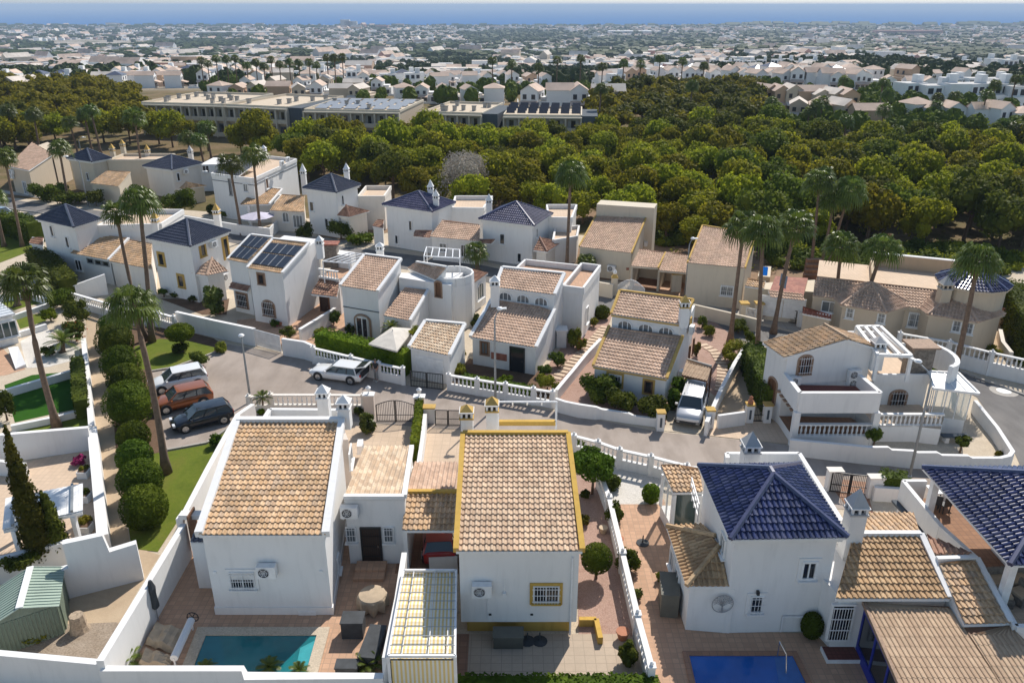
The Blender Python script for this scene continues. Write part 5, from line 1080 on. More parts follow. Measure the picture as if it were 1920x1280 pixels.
q = [g(55, 456, 2.7), g(80, 460, 2.7), g(82, 446, 3.1), g(60, 444, 3.1)]; roofpart(r, [q], 'tile_red', name='porch_roof'); block(r, [over(p, 2.55) for p in inset(q, .15)], 0, name='porch_wall')
wallline('garden_wall', 'white sloping wall below the palms left of centre', 'wall', [g(132, 538, 1.2), g(196, 515, 2.0)], .24, 'white', cap='white')
balustrade('white balustrade at the top end of the sandy path', [g(133, 572), g(215, 597), g(300, 612), g(330, 621)], low=.7, h=1.35)
# ================================================================ THIRD ROW
r, w4 = blue_house('cream house with dark blue hipped roof behind the roundabout hedge', (124, 297), (172, 304), (210, 297), 4.7, 1.4, wallm='cream', wins=((165, 331, .6, 1.2),), rwins=(), chim=((213, 296, 4.2, 6.2, 'ochre'), (232, 285, 4.2, 6.0, 'ochre')))
block(r, [over(p, 4.2) for p in (w4[2]-V((0, .5, 0)), w4[2]+V((7, 0, 0)), w4[2]+V((8, 5, 0)), w4[2]+V((0, 5, 0)))], 0, 'cream', 'rear_wing', topm='pav_peach', parapet=.4); window(r, w4[2], w4[2]+V((7, .5, 0)), 232, 312, 1.6, 1.2, 'trim_white', 'pane_pale')
q = [g(169, 344, 2.7), g(222, 350, 2.7), g(245, 324, 3.6), g(200, 321, 3.6)]; shed(r, *q, 'tile_orange', 'cream', over=.3, side=.1, name='wing_roof', wname='wing_wall')
r, w4 = blue_house('white house with slate hipped roof and a small tiled bay beside the leafy tree', (267, 312), (322, 319), (380, 306), 4.2, 1.4, wallm='white_warm', rwins=((334, 332, .6, 1.2),), chim=((279, 300, 3.6, 5.8, 'ochre'), (359, 300, 3.8, 5.8, 'greywall')))
hipbay(r, w4, [(336, 354), (345, 355), (388, 348), (350, 341)], 2.3, 3.2, 'tile_orange', 'cream'); aircon(r, w4[1], w4[2], 346, 321)
block(r, [over(p, 4.0) for p in (w4[2], w4[2]+V((3.5, .5, 0)), w4[2]+V((3.5, 6, 0)), w4[2]+V((0, 6, 0)))], 0, 'white', 'rear_wing'); window(r, w4[2], w4[2]+V((3.5, .5, 0)), 386, 317, 1.0, 1.1, 'trim_white', 'pane')
r = house('plain beige house with pale gabled roof at the upper left corner', (50, 365)); e = 3.9
a, b, c, d = g(16, 312, e), g(54, 320, e), g(99, 290, e+.9), g(62, 272, e+.9); roofpart(r, [[a, b, c, planar(a, b, d, c)]], 'tile_pink'); dd_ = planar(a, b, d, c)
bk = (c-b); bk.z = 0; bn = bk.normalized(); mb = MB(); mb.prism([over(p, p.z-.15) for p in inset([a, b, c, dd_], .15)], 0, 'beige'); mb.prism([over(c, e+.6), over(c, e+.6)+bn*5, over(dd_, e+.6)+bn*5, over(dd_, e+.6)], 0, 'beige'); mb.build('wall', r)
iw = inset([a, b, c, dd_], .15); window(r, G_(iw[0]), G_(iw[1]), 48, 352, 1.1, 1.9, 'white', 'pane_pale', bars=5); aircon(r, G_(iw[0]), G_(iw[1]), 25, 322); aircon(r, G_(iw[0]), G_(iw[1]), 25, 330)
# cubic white house with lilac parasol
r = house('cubic white house with dark blue roof strip and long side wall near the lilac parasol', (440, 440)); h = 5.4
a, b, c = g(397, 330, h), g(475, 340, h), g(556, 303, h); d = a+c-b; block(r, [a, b, c, d], 0, name='wall', topm='pav_peach', parapet=.4); mb = MB()
for p, q in ((a, b), (b, c)): n_ = wallframe(p, q)[1]*.03; mb.beam(over(p, h-.5)+n_, over(q, h-.5)+n_, .05, .07, 'slate_wall')
mb.build('blue_band', r); s_ = V((0, 0, .1)); roofpart(r, [[a+s_+V((.2, .2, .3)), a.lerp(b, .65)+s_+V((0, .2, .3)), a.lerp(b, .65).lerp(d.lerp(c, .65), .45)+V((0, 0, 1.2)), a.lerp(d, .45)+V((.2, 0, 1.2))]], 'tile_slate')
A, B = G_(a), G_(b); window(r, A, B, 461, 352, .8, 1.1, 'trim_white', 'pane_pale'); window(r, A, B, 432, 350, .5, 2.2, 'metal_grey', 'pane'); window(r, G_(b), G_(c), 500, 344, .8, 1.4, 'trim_white', 'wood', mull=0)
q = [g(450, 384, 2.9), g(505, 383, 2.9), g(529, 354, 3.5), g(482, 351, 3.5)]; q2 = [g(505, 395, 2.6), g(571, 398, 2.6), g(571, 367, 3.4), g(529, 365, 3.4)]
shed(r, *q, 'tile_orange', 'white', z0=None, trim='white', sides=(0, 1), name='porch_roof'); block(r, [over(G_(p), 2.75) for p in (q[0]+V((0, 2.2, 0)), q[1]+V((0, 2.2, 0)), q[2], q[3])], 0, name='porch_wall'); mb = MB(); p = q[0]+V((1.0, .2, 0)); mb.beam(over(p, 0), over(p, 2.8), .3, .3, 'white', up=V((0, 1, 0))); mb.build('pillar', r)
w5 = shed(r, *q2, 'tile_orange', 'white_warm', over=.3, side=.1, name='garage_roof', wname='garage_wall'); window(r, w5[0], w5[1], 536, 407, .9, 1.3, 'trim_white', 'pane_pale', arch=True); window(r, w5[0], w5[1], 559, 415, 1.3, 1.6, 'trim_white', 'pane_pale', mull=2)
chimney(r, g(497, 300, 5.4), .6, 5.4, 7.3); aircon(r, G_(b), G_(c), 532, 303, c=g(525, 306, 6.4)); aircon(r, G_(b), G_(c), 532, 303, c=g(536, 299, 6.4))
pr = thing('parasol', 'small lilac parasol on the terrace of the cubic white house', 'parasol', g(487, 425)); mb = MB(); c = g(482, 400, 2.4); N = 8
for i in range(N): a_, b_ = [c+V((2.1*math.cos(6.2832*k/N), 2.1*math.sin(6.2832*k/N), -.35)) for k in (i, i+1)]; mb.face([a_, b_, c+V((0, 0, .2))], 'lavender')
mb.build('canopy', pr); mb = MB(); mb.tube([G_(c), c], .04, 'metal_white', 6); mb.build('pole', pr)
wallline('garden_wall', 'long low white wall along the upper street below the palms', 'wall', [g(*p) for p in ((300, 397, 1.3), (375, 409, 1.3), (440, 420, 1.3), (505, 428, 1.3), (520, 412, 1.3))], .24, 'white')
# white house with dark hip, and its cream neighbour
r, w4 = blue_house('white house with dark blue hipped roof beside round dark shrubs', (567, 353), (631, 362), (677, 347), 5.6, 1.5, 'tile_slate', wins=((585, 387, .7, 1.2), (613, 418, .6, 1.2)), rwins=((642, 375, .5, 1.2),), chim=((571, 350, 4.4, 7.2, 'white'), (651, 338, 5.4, 7.4, 'white')))
hipbay(r, w4, [(632, 404), (655, 407), (693, 396), (649, 385)], 2.8, 4.0, 'tile_red', 'white_warm')
block(r, [over(p, 3.8) for p in (w4[2], w4[2]+V((3.2, 0, 0)), w4[2]+V((3.2, 6, 0)), w4[2]+V((0, 6, 0)))], 0, 'white_warm', 'rear_wing', parapet=.5, topm='pav_peach')
r, w4 = blue_house('white house with glazed blue roof and twin white chimneys in the upper row', (716, 384), (811, 398), (855, 380), 4.9, 1.4, 'tile_violet', wins=((770, 423, .5, 1.2), (744, 449, .5, 1.1)), chim=((808, 375, 5.2, 7.4, 'white'), (818, 388, 5.0, 6.8, 'white')))
q = [g(806, 444, 2.7), g(899, 453, 2.7), g(900, 421, 3.7), g(829, 413, 3.7)]; w5 = shed(r, *q, 'tile_pink', 'white', over=.3, side=.1, name='wing_roof', wname='wing_wall'); window(r, w5[0], w5[1], 831, 464, .9, 1.0, 'trim_white', 'pane_pale'); window(r, w5[0], w5[1], 869, 470, .6, 1.4, 'trim_white', 'pane')
q = [g(775, 443, 2.6), g(806, 446, 2.6), g(811, 433, 3.0), g(778, 431, 3.0)]; roofpart(r, [q], 'tile_red', name='canopy'); q = [g(698, 424, 2.4), g(718, 428, 2.4), g(720, 413, 2.8), g(708, 411, 2.8)]; roofpart(r, [q], 'tile_red', name='canopy'); block(r, [over(p, 2.3) for p in inset(q, .1)], 0, name='porch_wall')
block(r, [over(p, 3.9) for p in (w4[2], w4[2]+V((3.6, -.2, 0)), w4[2]+V((4.5, 6, 0)), w4[2]+V((0, 6, 0)))], 0, 'white', 'rear_wing', parapet=.5, topm='pav_peach')
r, w4 = blue_house('white house with glazed violet blue roof and white lantern pier in front', (897, 411), (1002, 424), (1037, 401), 4.6, 1.6, 'tile_violet', wins=((942, 448, .65, 1.2), (974, 483, .55, 1.1)), rwins=((1006, 437, .5, 1.1),), chim=((917, 396, 4.5, 6.3, 'white'),))
hipbay(r, w4, [(1000, 469), (1026, 472), (1055, 453), (1012, 446)], 2.4, 3.3, 'tile_red', 'white_warm'); q = [g(897, 455, 2.4), g(921, 457, 2.4), g(929, 449, 2.8), g(900, 447, 2.8)]; roofpart(r, [q], 'tile_red', name='canopy')
block(r, [over(p, 3.8) for p in (w4[2], w4[2]+V((2.5, -.2, 0)), w4[2]+V((3.5, 6, 0)), w4[2]+V((0, 6, 0)))], 0, 'white', 'rear_wing', parapet=.5, topm='pav_peach')
block(r, [over(p, 2.6) for p in (g(1036, 500), g(1080, 492), g(1084, 470), g(1040, 476))], 0, 'white', 'side_wing', parapet=.4, topm='pav_peach')
# ---- beige shed roof houses with carports
r = house('beige house with long pink tiled roof below a tall blank parapet wall', (1130, 520)); h = 3.0
w1 = shed(r, g(1086, 463, h), g(1184, 475, h), g(1211, 412, h+1.35), g(1117, 406, h+1.35), 'tile_pink', 'cream', trim='ochre', top_trim=False, tw=.15, over=.1, side=.05); A, B = w1[0], w1[1]; aircon(r, A, B, 1148, 502)
mb = MB(); e1 = (B-A).normalized(); bk = (w1[3]-w1[0]).normalized(); t = over(w1[3], rise(w1[3], 383)); t2 = over(w1[2], t.z); mb.prism([t, t2+e1*.9, t2+e1*.9+bk*2.2, t+bk*2.2], 0, 'cream'); mb.build('parapet_wall', r)
window(r, A, B, 1112, 512, 1.2, 1.0, 'trim_white', 'pane_pale', bars=6); mb = MB(); mb.box(onwall(A, B, 1177, 504)+V((0, -.03, 0)), (.3, .05, .25), 'tile_brick'); mb.build('house_number', r); window(r, w1[1], w1[2], 1212, 440, .6, 1.2, 'ochre', 'ochre'); aircon(r, w1[1], w1[2], 1207, 456, .6, .5)
q = [g(1183, 499, 2.4), g(1234, 503, 2.4), g(1248, 473, 3.0), g(1199, 467, 3.0)]; shed(r, *q, 'tile_pink', 'cream', z0=None, name='carport_roof', trim='ochre', sides=(0, 1), top_trim=False, tw=.15); mb = MB()
for a_, b_ in ((q[0], q[3]), (q[1], q[2]), (q[3], q[2])): mb.prism([over(a_, 2.2), over(b_, 2.2), over(b_, 2.2)+V((.2, .05, 0)), over(a_, 2.2)+V((.2, .05, 0))], 0, 'cream')
mb.build('carport_wall', r); sheet('carport_floor', [G_(p) for p in q], 'pav_brown', .022)
r = house('beige house with long pink tiled roof and ochre verges beside the tall palms', (1340, 575)); h = 4.0
w1 = shed(r, g(1289, 493, h), g(1397, 503, h), g(1418, 437, h+1.35), g(1317, 424, h+1.35), 'tile_pink', 'cream', trim='ochre', tw=.15, over=.1, side=.05); A, B = w1[0], w1[1]; window(r, A, B, 1363, 545, 1.2, 1.0, 'trim_white', 'pane_pale', bars=7)
q = [g(1235, 507, 2.4), g(1286, 512, 2.4), g(1292, 478, 3.0), g(1249, 473, 3.0)]; shed(r, *q, 'tile_pink', 'cream', z0=None, name='carport_roof', trim=None); mb = MB()
for a_, b_ in ((q[1], q[2]), (q[3], q[2])): mb.prism([over(a_, 2.2), over(b_, 2.2), over(b_, 2.2)+V((.2, .05, 0)), over(a_, 2.2)+V((.2, .05, 0))], 0, 'beige')
mb.build('carport_wall', r); sheet('carport_floor', [G_(p) for p in q], 'pav_terra', .022)
q = [g(1397, 536, 2.4), g(1432, 541, 2.4), g(1436, 527, 2.7), g(1402, 522, 2.7)]; roofpart(r, [q], 'tile_orange', name='porch_roof'); block(r, [over(G_(p), 2.2) for p in (q[0], q[1]+V((6, -.6, 0)), q[2]+V((6, 2, 0)), q[3])], 0, 'cream', 'porch_wall')
wallline('garden_wall', 'cream wall with white fan gate along the upper street', 'wall', [g(*p) for p in ((1075, 520, 1.4), (1150, 533, 1.4))], .24, 'cream'); wallline('garden_wall', 'cream wall along the upper street under the barred window', 'wall', [g(*p) for p in ((1300, 570, 1.2), (1370, 586, 1.2), (1420, 598, 1.2))], .24, 'cream')
gate('white arched fan gate in front of the brown carport', g(1156, 553), g(1208, 560), 1.0, 'trim_white', arch=.75, n=30, leaves=1, name='gate', solid=True)
for x, y, lb, w_ in ((1266, 545, 'small cream meter pillar with ochre pyramid top beside the street lamp', .9), (1151, 553, 'cream gate pier carrying a white lantern', .55), (1036, 520, 'x', 0)):
    if not w_: continue
    p = g(x, y); mb = MB(); mb.box((p.x, p.y, .9), (w_, w_, 1.8), 'cream'); b = [V((p.x+sx*w_*.6, p.y+sy*w_*.6, 1.8)) for sx, sy in ((-1, -1), (1, -1), (1, 1), (-1, 1))]
    for i in range(4): mb.face([b[i], b[(i+1) % 4], V((p.x, p.y, 2.3))], 'ochre')
    if 'lantern' in lb: mb.lathe((p.x, p.y, 2.1), [(.1, 0), (.2, .2), (.12, .4), (.03, .5)], 'trim_white', 8)
    tag(mb.build('gate_pier', loc=p), lb, 'pier')
for i, x in enumerate((1392, 1420)):
    p = g(x, 600); mb = MB(); mb.box((p.x, p.y, .8), (.6, .6, 1.6), 'cream'); mb.box((p.x, p.y, 1.65), (.8, .8, .12), 'ochre'); tag(mb.build('gate_pier', loc=p), ['cream gate pier with ochre cap left of the small white gate by the palms', 'cream gate pier with ochre cap right of the small white gate by the palms'][i], 'pier')
gate('small white gate between two cream piers by the palms', g(1396, 602), g(1416, 606), 1.3, 'trim_white', n=8, leaves=1, solid=True)
# ---- long beige villa with round tower
r = house('long beige villa with low tiled roof, octagonal bays and a blue topped round tower', (1650, 620)); h = 3.2
ex = lambda x, y, hh: g(1400+x/3.692, 440+y/3.692, hh)
a, b, c, d = ex(455, 425, h), ex(1270, 520, h), ex(1345, 385, h+1.0), ex(485, 290, h+1.0); w1 = shed(r, a, b, c, d, 'tile_pink', 'beige', over=.25, side=.05); A, B = w1[0], w1[1]; e1 = (B-A).normalized(); bk = V((-e1.y, e1.x, 0))
e_ = ex(1620, 555, h); f_ = ex(1400, 400, h+.9); roofpart(r, [[b, e_, f_, c]] , 'tile_pink', name='roof'); block(r, [over(p, h-.15) for p in (w1[1]-e1*.5, G_(e_)+bk*.4-e1*.3, G_(f_), w1[2])], 0, 'beige', 'wall')
def bay(cx, cy, R_, hh, k):
    c = ex(cx, cy, hh); c = V((c.x, c.y, 0)); N = 6; pts = [V((c.x+R_*math.cos(6.2832*(i+.5)/N), c.y+R_*math.sin(6.2832*(i+.5)/N), hh)) for i in range(N)]; t = V((c.x, c.y, hh+k))
    roofpart(r, [[pts[i], pts[(i+1) % N], t] for i in range(N)], 'tile_pink', name='bay_roof', caps=[(pts[i], t) for i in range(N)], slab='beige'); walls(r, [over(p, hh-.2) for p in inset(pts, .25)], 'beige', 0, 'bay_wall'); return [G_(p) for p in inset(pts, .25)]
b1 = bay(845, 440, 3.5, h, 1.35); b2 = bay(1440, 500, 3.6, h, 1.4)
window(r, A, B, 1717, 600, 1.2, 1.3, 'trim_white', 'pane_pale', bars=4); door(r, A, B, 1670, 597, 1.6, 2.5, 'wood_dark', 'beige'); window(r, A, B, 1555, 575, 1.3, 1.0, 'trim_white', 'pane_pale')
def near_face(bp, x, y):
    best = None
    for i in range(len(bp)):
        p, q = bp[i], bp[(i+1) % len(bp)]; w_ = onwall(p, q, x, y); t = (w_-p).xy.dot((q-p).xy)/(q-p).xy.length_squared
        if -.05 < t < 1.05 and (best is None or w_.y < best[0]): best = (w_.y, p, q)
    return best[1:] if best else (A, B)
for bp, x, y in ((b1, 1594, 585), (b1, 1653, 594), (b2, 1794, 610), (b2, 1817, 614)): p, q = near_face(bp, x, y); window(r, p, q, x, y, .65, 1.1, 'trim_white', 'pane_pale', bars=3, mull=0)
chimney(r, ex(1340, 520, h), .8, h-.5, h+2.9, m='beige', cap='greywall')
q = [over(w1[3], h+.9)+bk*.1, over(w1[2], h+.9)+bk*.1+e1*3, over(w1[2], h+.9)+bk*7+e1*3, over(w1[3], h+.9)+bk*7]; q0 = [over(p, 3.7) for p in q]; block(r, q0, 0, 'beige', 'roof_terrace', topm='pav_peach'); tw_ = rise(G_(q[3]), 494); wbox(r, [q[3]+e1*4.5, q[2]], 3.6, 4.9, 'sand', .35, 'terrace_parapet', cap='white'); wbox(r, [q[3]+e1*4.5, q[0]+e1*4.5+bk*2], 3.6, 4.4, 'sand', .25, 'terrace_parapet')
tc = ex(1585, 420, 3.2); tc = V((tc.x, tc.y, 0)); tt = g(1828, 531, 5.2); Rt = 2.45; N = 20; tc = V((tt.x, tt.y+.3, 0)); circ = [V((tc.x+Rt*math.cos(6.2832*i/N), tc.y+Rt*math.sin(6.2832*i/N), 5.3)) for i in range(N)]
mb = MB(); mb.prism([over(p, 5.2) for p in circ], 0, 'beige'); mb.build('tower', r, smooth=False); oc = [V((tc.x+(Rt+.35)*math.cos(6.2832*i/12), tc.y+(Rt+.35)*math.sin(6.2832*i/12), 5.25)) for i in range(12)]; t = V((tc.x, tc.y, 6.6)); roofpart(r, [[oc[i], oc[(i+1) % 12], t] for i in range(12)], 'tile_blue', name='tower_roof', caps=[(oc[i], t) for i in range(12)], slab='beige')
chimney(r, (tc.x+2.3, tc.y+2.2), .7, 3.0, 7.4, m='beige', cap='greywall')
stp = MB(); s0, s1 = g(1512, 572), g(1520, 535); 
for i in range(9): p = s0.lerp(over(s1, 0), i/9); stp.box((p.x, p.y, .2+i*.16), (1.5, .6, .4+i*.32), 'pav_brown')
stp.build('stairs', r)
q = [ex(385, 545, 2.0), ex(585, 585, 2.0), ex(590, 545, 2.4), ex(390, 500, 2.4)]; roofpart(r, [q], 'tile_brick', name='porch_roof'); block(r, [over(p, 1.9) for p in inset(q, .1)], 0, 'beige', 'porch_wall')
# small beige garage left of the villa
r = thing('garage', 'beige garage with flat terrace roof and white double door among the palm trunks', 'garage', g(1468, 590)); q = [ex(155, 400, 2.6), ex(392, 425, 2.6), ex(425, 300, 2.6), ex(200, 285, 2.6)]; block(r, q, 0, 'cream', 'wall', topm='tile_brick'); roofpart(r, [[q[0]-V((0, .5, .25)), q[1]-V((0, .5, .25)), q[1]+V((0, .3, .1)), q[0]+V((0, .3, .1))]], 'tile_pink', name='eave_roof'); d, n = wallframe(G_(q[0]), G_(q[1])); c = onwall(G_(q[0]), G_(q[1]), 1468, 575); mb = MB()
for i in range(2): mb.box(c+d*(-.95+1.9*i)+n*.04+V((0, 0, -.05)), (1.85, .06, 1.9), 'trim_white', math.atan2(d.y, d.x))
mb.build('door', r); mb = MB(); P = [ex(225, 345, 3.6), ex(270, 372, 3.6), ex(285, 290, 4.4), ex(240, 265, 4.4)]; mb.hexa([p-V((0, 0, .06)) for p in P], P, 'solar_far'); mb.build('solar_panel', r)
r = thing('swimming_pool', 'small blue raised pool behind the beige house among the palms', 'swimming pool', g(1432, 520)); mb = MB(); P = up((1420, 526), (1443, 528), (1445, 508), (1425, 507)); mb.prism([over(p, .5) for p in P], 0, 'cream'); mb.build('surround', r); mb = MB(); mb.face([over(p, .52) for p in inset(P, .3)], 'pool_blue'); mb.build('water', r)
gate('black barred gate in front of the white double garage door', g(1440, 598), g(1492, 607), 1.2, n=22, leaves=2)
balustrade('white balustrade in front of the beige villa', [g(1497, 612), g(1545, 622)], low=.6, h=1.3); balustrade('long white balustrade on the wall of the beige villa above the side road', [g(1680, 665), g(1772, 682), g(1850, 703), g(1990, 735)], low=1.1, h=1.9)
wallline('garden_wall', 'pale curved retaining wall beside the path at the right edge', 'wall', [g(*p) for p in ((1876, 617, .8), (1881, 640, .8), (1897, 660, .8))], .3, 'white_warm'); wallline('garden_wall', 'beige wall stub with brown cap behind the right edge path', 'wall', [g(1868, 577, 1.5), g(1890, 580, 1.5)], .5, 'sand', cap='tile_brick')
# ================================================================ FOREGROUND GARDENS, WALLS
wallline('garden_wall', 'white wall running down from the lawn beside the teal pool patio', 'wall', [g(*p) for p in ((187, 1238, 2.0), (344, 981, 2.0))], .3, 'white')
wallline('garden_wall', 'white wall crossing the bottom left corner in front of the gravel yard', 'wall', [g(*p) for p in ((-60, 1218, 1.6), (0, 1223, 1.6), (186, 1240, 1.6))], .3, 'white')
wallline('garden_wall', 'white stepped wall along the bottom edge in front of the teal pool', 'wall', [g(*p) for p in ((190, 1252, 1.6), (455, 1252, 1.6), (461, 1266, 1.35), (719, 1266, 1.35))], .3, 'white')
wallline('garden_wall', 'white wall between the triangular lawn and the broad orange roofed house', 'wall', [g(*p) for p in ((345, 962, 1.7), (388, 880, 1.7), (425, 812, 1.7), (446, 776, 1.7), (474, 757, 1.6))], .3, 'white')
mb = MB(); a, b = g(338, 965, 2.3), g(378, 965, 2.3); mb.beam(a, b, .45, .25, 'white'); mb.beam(over(a, 0), over(a, 2.2), .35, .4, 'white', up=V((0, 1, 0))); tag(mb.build('garden_gateway', loc=G_(a)), 'white gateway with flat lintel between the lawn wall and the house corner', 'gateway')
wallline('garden_wall', 'low white wall between the sandy path and the left gardens', 'wall', [g(*p) for p in ((156, 634, .8), (163, 700, .8), (171, 798, .8))], .35, 'white')
wallline('garden_wall', 'broad white wall between the sandy path and the peach terrace', 'wall', [g(*p) for p in ((172, 800, 1.0), (182, 900, 1.0), (192, 1003, 1.0))], .55, 'white')
wallline('garden_wall', 'tall white wall closing the top of the peach terrace', 'wall', [g(*p) for p in ((-60, 822, 1.9), (0, 814, 1.9), (165, 800, 1.6))], .3, 'white')
wallline('garden_wall', 'short white sloping wall beside the terrace steps at the left edge', 'wall', [g(*p) for p in ((-40, 860, 1.0), (0, 863, 1.0), (47, 869, .9))], .25, 'white')
wallline('garden_wall', 'white wall behind the dark cypress', 'wall', [g(*p) for p in ((-60, 1062, 1.4), (0, 1045, 1.4), (60, 1028, 1.4), (128, 1012, 1.4))], .3, 'white')
def bp(x, y, yt): p = g(x, y); return over(p, rise(p, yt))
p0, p1, p2, p3 = bp(125, 1119, 1066), bp(143, 1114, 1016), bp(215, 1096, 1000), bp(270, 1082, 1016)
m1 = p1.lerp(p2, .02); h2 = bp(222, 1095, 1031).z
wallline('garden_wall', 'white stepped wall at the foot of the sandy path beside the green shed', 'wall', [over(p0, p0.z), over(p1, p0.z), over(p1, p1.z), over(p2, p2.z), over(p2.lerp(p3, .1), h2), over(p3, h2+.1)], .35, 'white')
for k, seg in enumerate((((-60, 745, .6), (0, 733, .6), (156, 687, .6)), ((20, 797, .45), (100, 781, .45), (166, 764, .45)), ((20, 592, .5), (97, 566, .5)), ((35, 622, .5), (86, 607, .5)), ((60, 551, .6), (95, 562, .6), (98, 566, .6)), ((-30, 556, .6), (60, 548, .6)))):
    wallline('garden_wall', ['low white wall above the dark green artificial lawn', 'low white wall between the artificial lawn and the grass strip', 'low white wall below the upper left lawn', 'low white wall above the rock garden', 'short white wall near the blue garden furniture', 'low white wall at the top of the upper left lawn'][k], 'wall', [g(*p) for p in seg], .3, 'white')
# glazed porch at the left edge
r = thing('garden_room', 'small white garden room with slatted glass roof cut by the left edge', 'garden room', g(10, 640)); q = [g(-60, 608, 2.6), g(28, 588, 2.6), g(0, 565, 2.9), g(-70, 580, 2.9)]; block(r, [over(p, 2.4) for p in inset(q, .2)], 0, 'trim_white', 'wall'); mb = MB(); mb.hexa([p-V((0, 0, .1)) for p in q], q, 'frost')
for i in range(7): mb.beam(q[0].lerp(q[3], i/6), q[1].lerp(q[2], i/6), .08, .12, 'metal_white')
mb.build('roof', r); qi = inset(q, .2); window(r, G_(qi[0]), G_(qi[1]), 12, 618, 1.6, 1.4, 'trim_white', 'pane_green', mull=2)
mb = MB(); P = up((18, 662), (36, 657), (50, 688), (30, 694)); mb.prism([over(p, .5-.12*i) for i, p in enumerate(P)], 0, 'white'); tag(mb.build('ramp', loc=P[0]), 'white sloping ramp beside the garden room', 'ramp')
# white pergola over the peach terrace
r = thing('pergola', 'white slatted pergola roof on posts over the peach terrace', 'pergola', g(80, 1010)); hp = 2.4; q = [g(6, 992, hp), g(154, 957, hp), g(154, 907, hp), g(12, 934, hp)]; mb = MB(); N = 26
for i in range(N): t = (i+.5)/N; k_ = V((0, 0, .014*(i % 2))); mb.beam(q[0].lerp(q[1], t)+k_, q[3].lerp(q[2], t)+k_, .2, .05, 'trim_white')
mb.build('slats', r); mb = MB(); mb.beam(q[0]-V((0, 0, .12)), q[1]-V((0, 0, .12)), .12, .16, 'trim_white'); mb.beam(q[3]-V((0, 0, .12)), q[2]-V((0, 0, .12)), .12, .16, 'trim_white'); 
for t in (.12, .87): a, b = q[0].lerp(q[1], t), q[3].lerp(q[2], t); mb.beam(a+V((0, 0, .1)), b+V((0, 0, .1)), .12, .14, 'lamp_grey')
mb.build('frame', r)
for t in (.12, .87):
    for a, b in ((q[0], q[1]), (q[3], q[2])): p = a.lerp(b, t); mb = MB(); mb.beam(G_(p), over(p, hp-.2), .22, .22, 'trim_white', up=V((0, 1, 0))); mb.build('post', r)
# green garden shed
p = g(121, 1187); hs = rise(p, 1134); r = thing('garden_shed', 'green ribbed metal garden shed with pale green roof in the gravel yard', 'shed', p)
A_ = g(111, 1136, hs); B_ = g(122, 1063, hs); C_ = g(57, 1063, hs+.55); D_ = g(36, 1140, hs+.55); E_ = C_*2-B_; F_ = D_*2-A_; E_.z = F_.z = hs
mb = MB(); mb.face([F_, D_, C_, E_], 'shed_roof_rib', [(0, 0), (0, 3), (3, 3), (3, 0)]); mb.face([D_, A_, B_, C_], 'shed_roof_rib', [(0, 0), (0, 2), (3, 2), (3, 0)])
for a, b, c, d in ((F_, D_, C_, E_), (D_, A_, B_, C_)):
    for i in range(15): t = i/14; mb.beam(a.lerp(d, t)+V((0, 0, .02)), b.lerp(c, t)+V((0, 0, .02)), .04, .04, 'shed_roof')
mb.beam(C_+V((0, 0, .03)), D_+V((0, 0, .03)), .28, .06, 'trim_white'); mb.build('roof', r)
i4 = inset([F_, A_, B_, E_], .12); mb = MB()
for a, b in zip(i4, i4[1:]+i4[:1]):
    n_ = int((b-a).length/.16); 
    for i in range(n_): c0_, c1_ = a.lerp(b, i/n_), a.lerp(b, (i+.55)/n_); nn = wallframe(a, b)[1]*.03; mb.face([G_(c0_)+nn, G_(c1_)+nn, over(c1_, hs)+nn, over(c0_, hs)+nn], 'shed_rib')
mb.prism([over(p, hs-.01) for p in i4], 0, 'shed_green'); mid = (i4[0]+i4[1])/2; mb.face([over(i4[0], hs), over(i4[1], hs), over(mid, hs+.45)], 'shed_green'); mb.build('wall', r)
mb = MB(); a, b = i4[1], i4[2]; d, n = wallframe(a, b); c = a.lerp(b, .4); mb.box(over(c, hs*.45)+n*.06, (1.5, .05, hs*.88), 'shed_green', math.atan2(d.y, d.x)); mb.build('door', r)
p = g(150, 1180); r = thing('tree_stump', 'pale rough tree stump in the gravel yard beside the green shed', 'tree stump', p); mb = MB(); mb.lathe(p, [(.45, 0), (.36, .25), (.33, .6), (.30, .85)], 'cork', 9); mb.build('stump', r)
# pool side furniture
def slab_thing(name, label, cat, px, h0, th, m, dz=0):
    P = up(*px); mb = MB(); mb.prism([over(p, h0+th) for p in P], h0, m); return tag(mb.build(name, loc=over(P[0], h0)), label, cat)
def tarp(label, px, seed):
    rr = random.Random(seed); P = up(*px); mb = MB(); N = 8; vs = []
    for i in range(N+1):
        for j in range(N+1):
            p = P[0].lerp(P[1], i/N).lerp(P[3].lerp(P[2], i/N), j/N); e = 1 if 0 < i < N and 0 < j < N else .15; vs.append(V((p.x, p.y, .05+.3*e+rr.uniform(-.05, .05)+.06*math.sin(i*1.7))))
    mb.raw(vs, [(i*(N+1)+j, (i+1)*(N+1)+j, (i+1)*(N+1)+j+1, i*(N+1)+j+1) for i in range(N) for j in range(N)], 'fabric_beige'); tag(mb.build('tarpaulin', loc=P[0]), label, 'tarpaulin')
tarp('beige tarpaulin over stacked loungers nearer the closed parasol', [(272, 1210), (325, 1228), (348, 1184), (292, 1171)], 1); tarp('beige tarpaulin at the foot of the pool patio beside the palm plant', [(258, 1252), (318, 1258), (325, 1236), (272, 1222)], 2)
r = thing('pool_cover_roller', 'pale pool cover roller with black hand wheel beside the teal pool', 'pool cover', g(345, 1210)); a, b = over(g(362, 1180), .55), over(g(330, 1252), .55); mb = MB(); mb.tube([a, b], .17, 'corr_white', 10); mb.build('roll', r); mb = MB(); c = a+(a-b).normalized()*.2; mb.tube([c+V((.26*math.cos(i*.5236), 0, .26*math.sin(i*.5236))) for i in range(13)], .025, 'metal_black', 5, False)
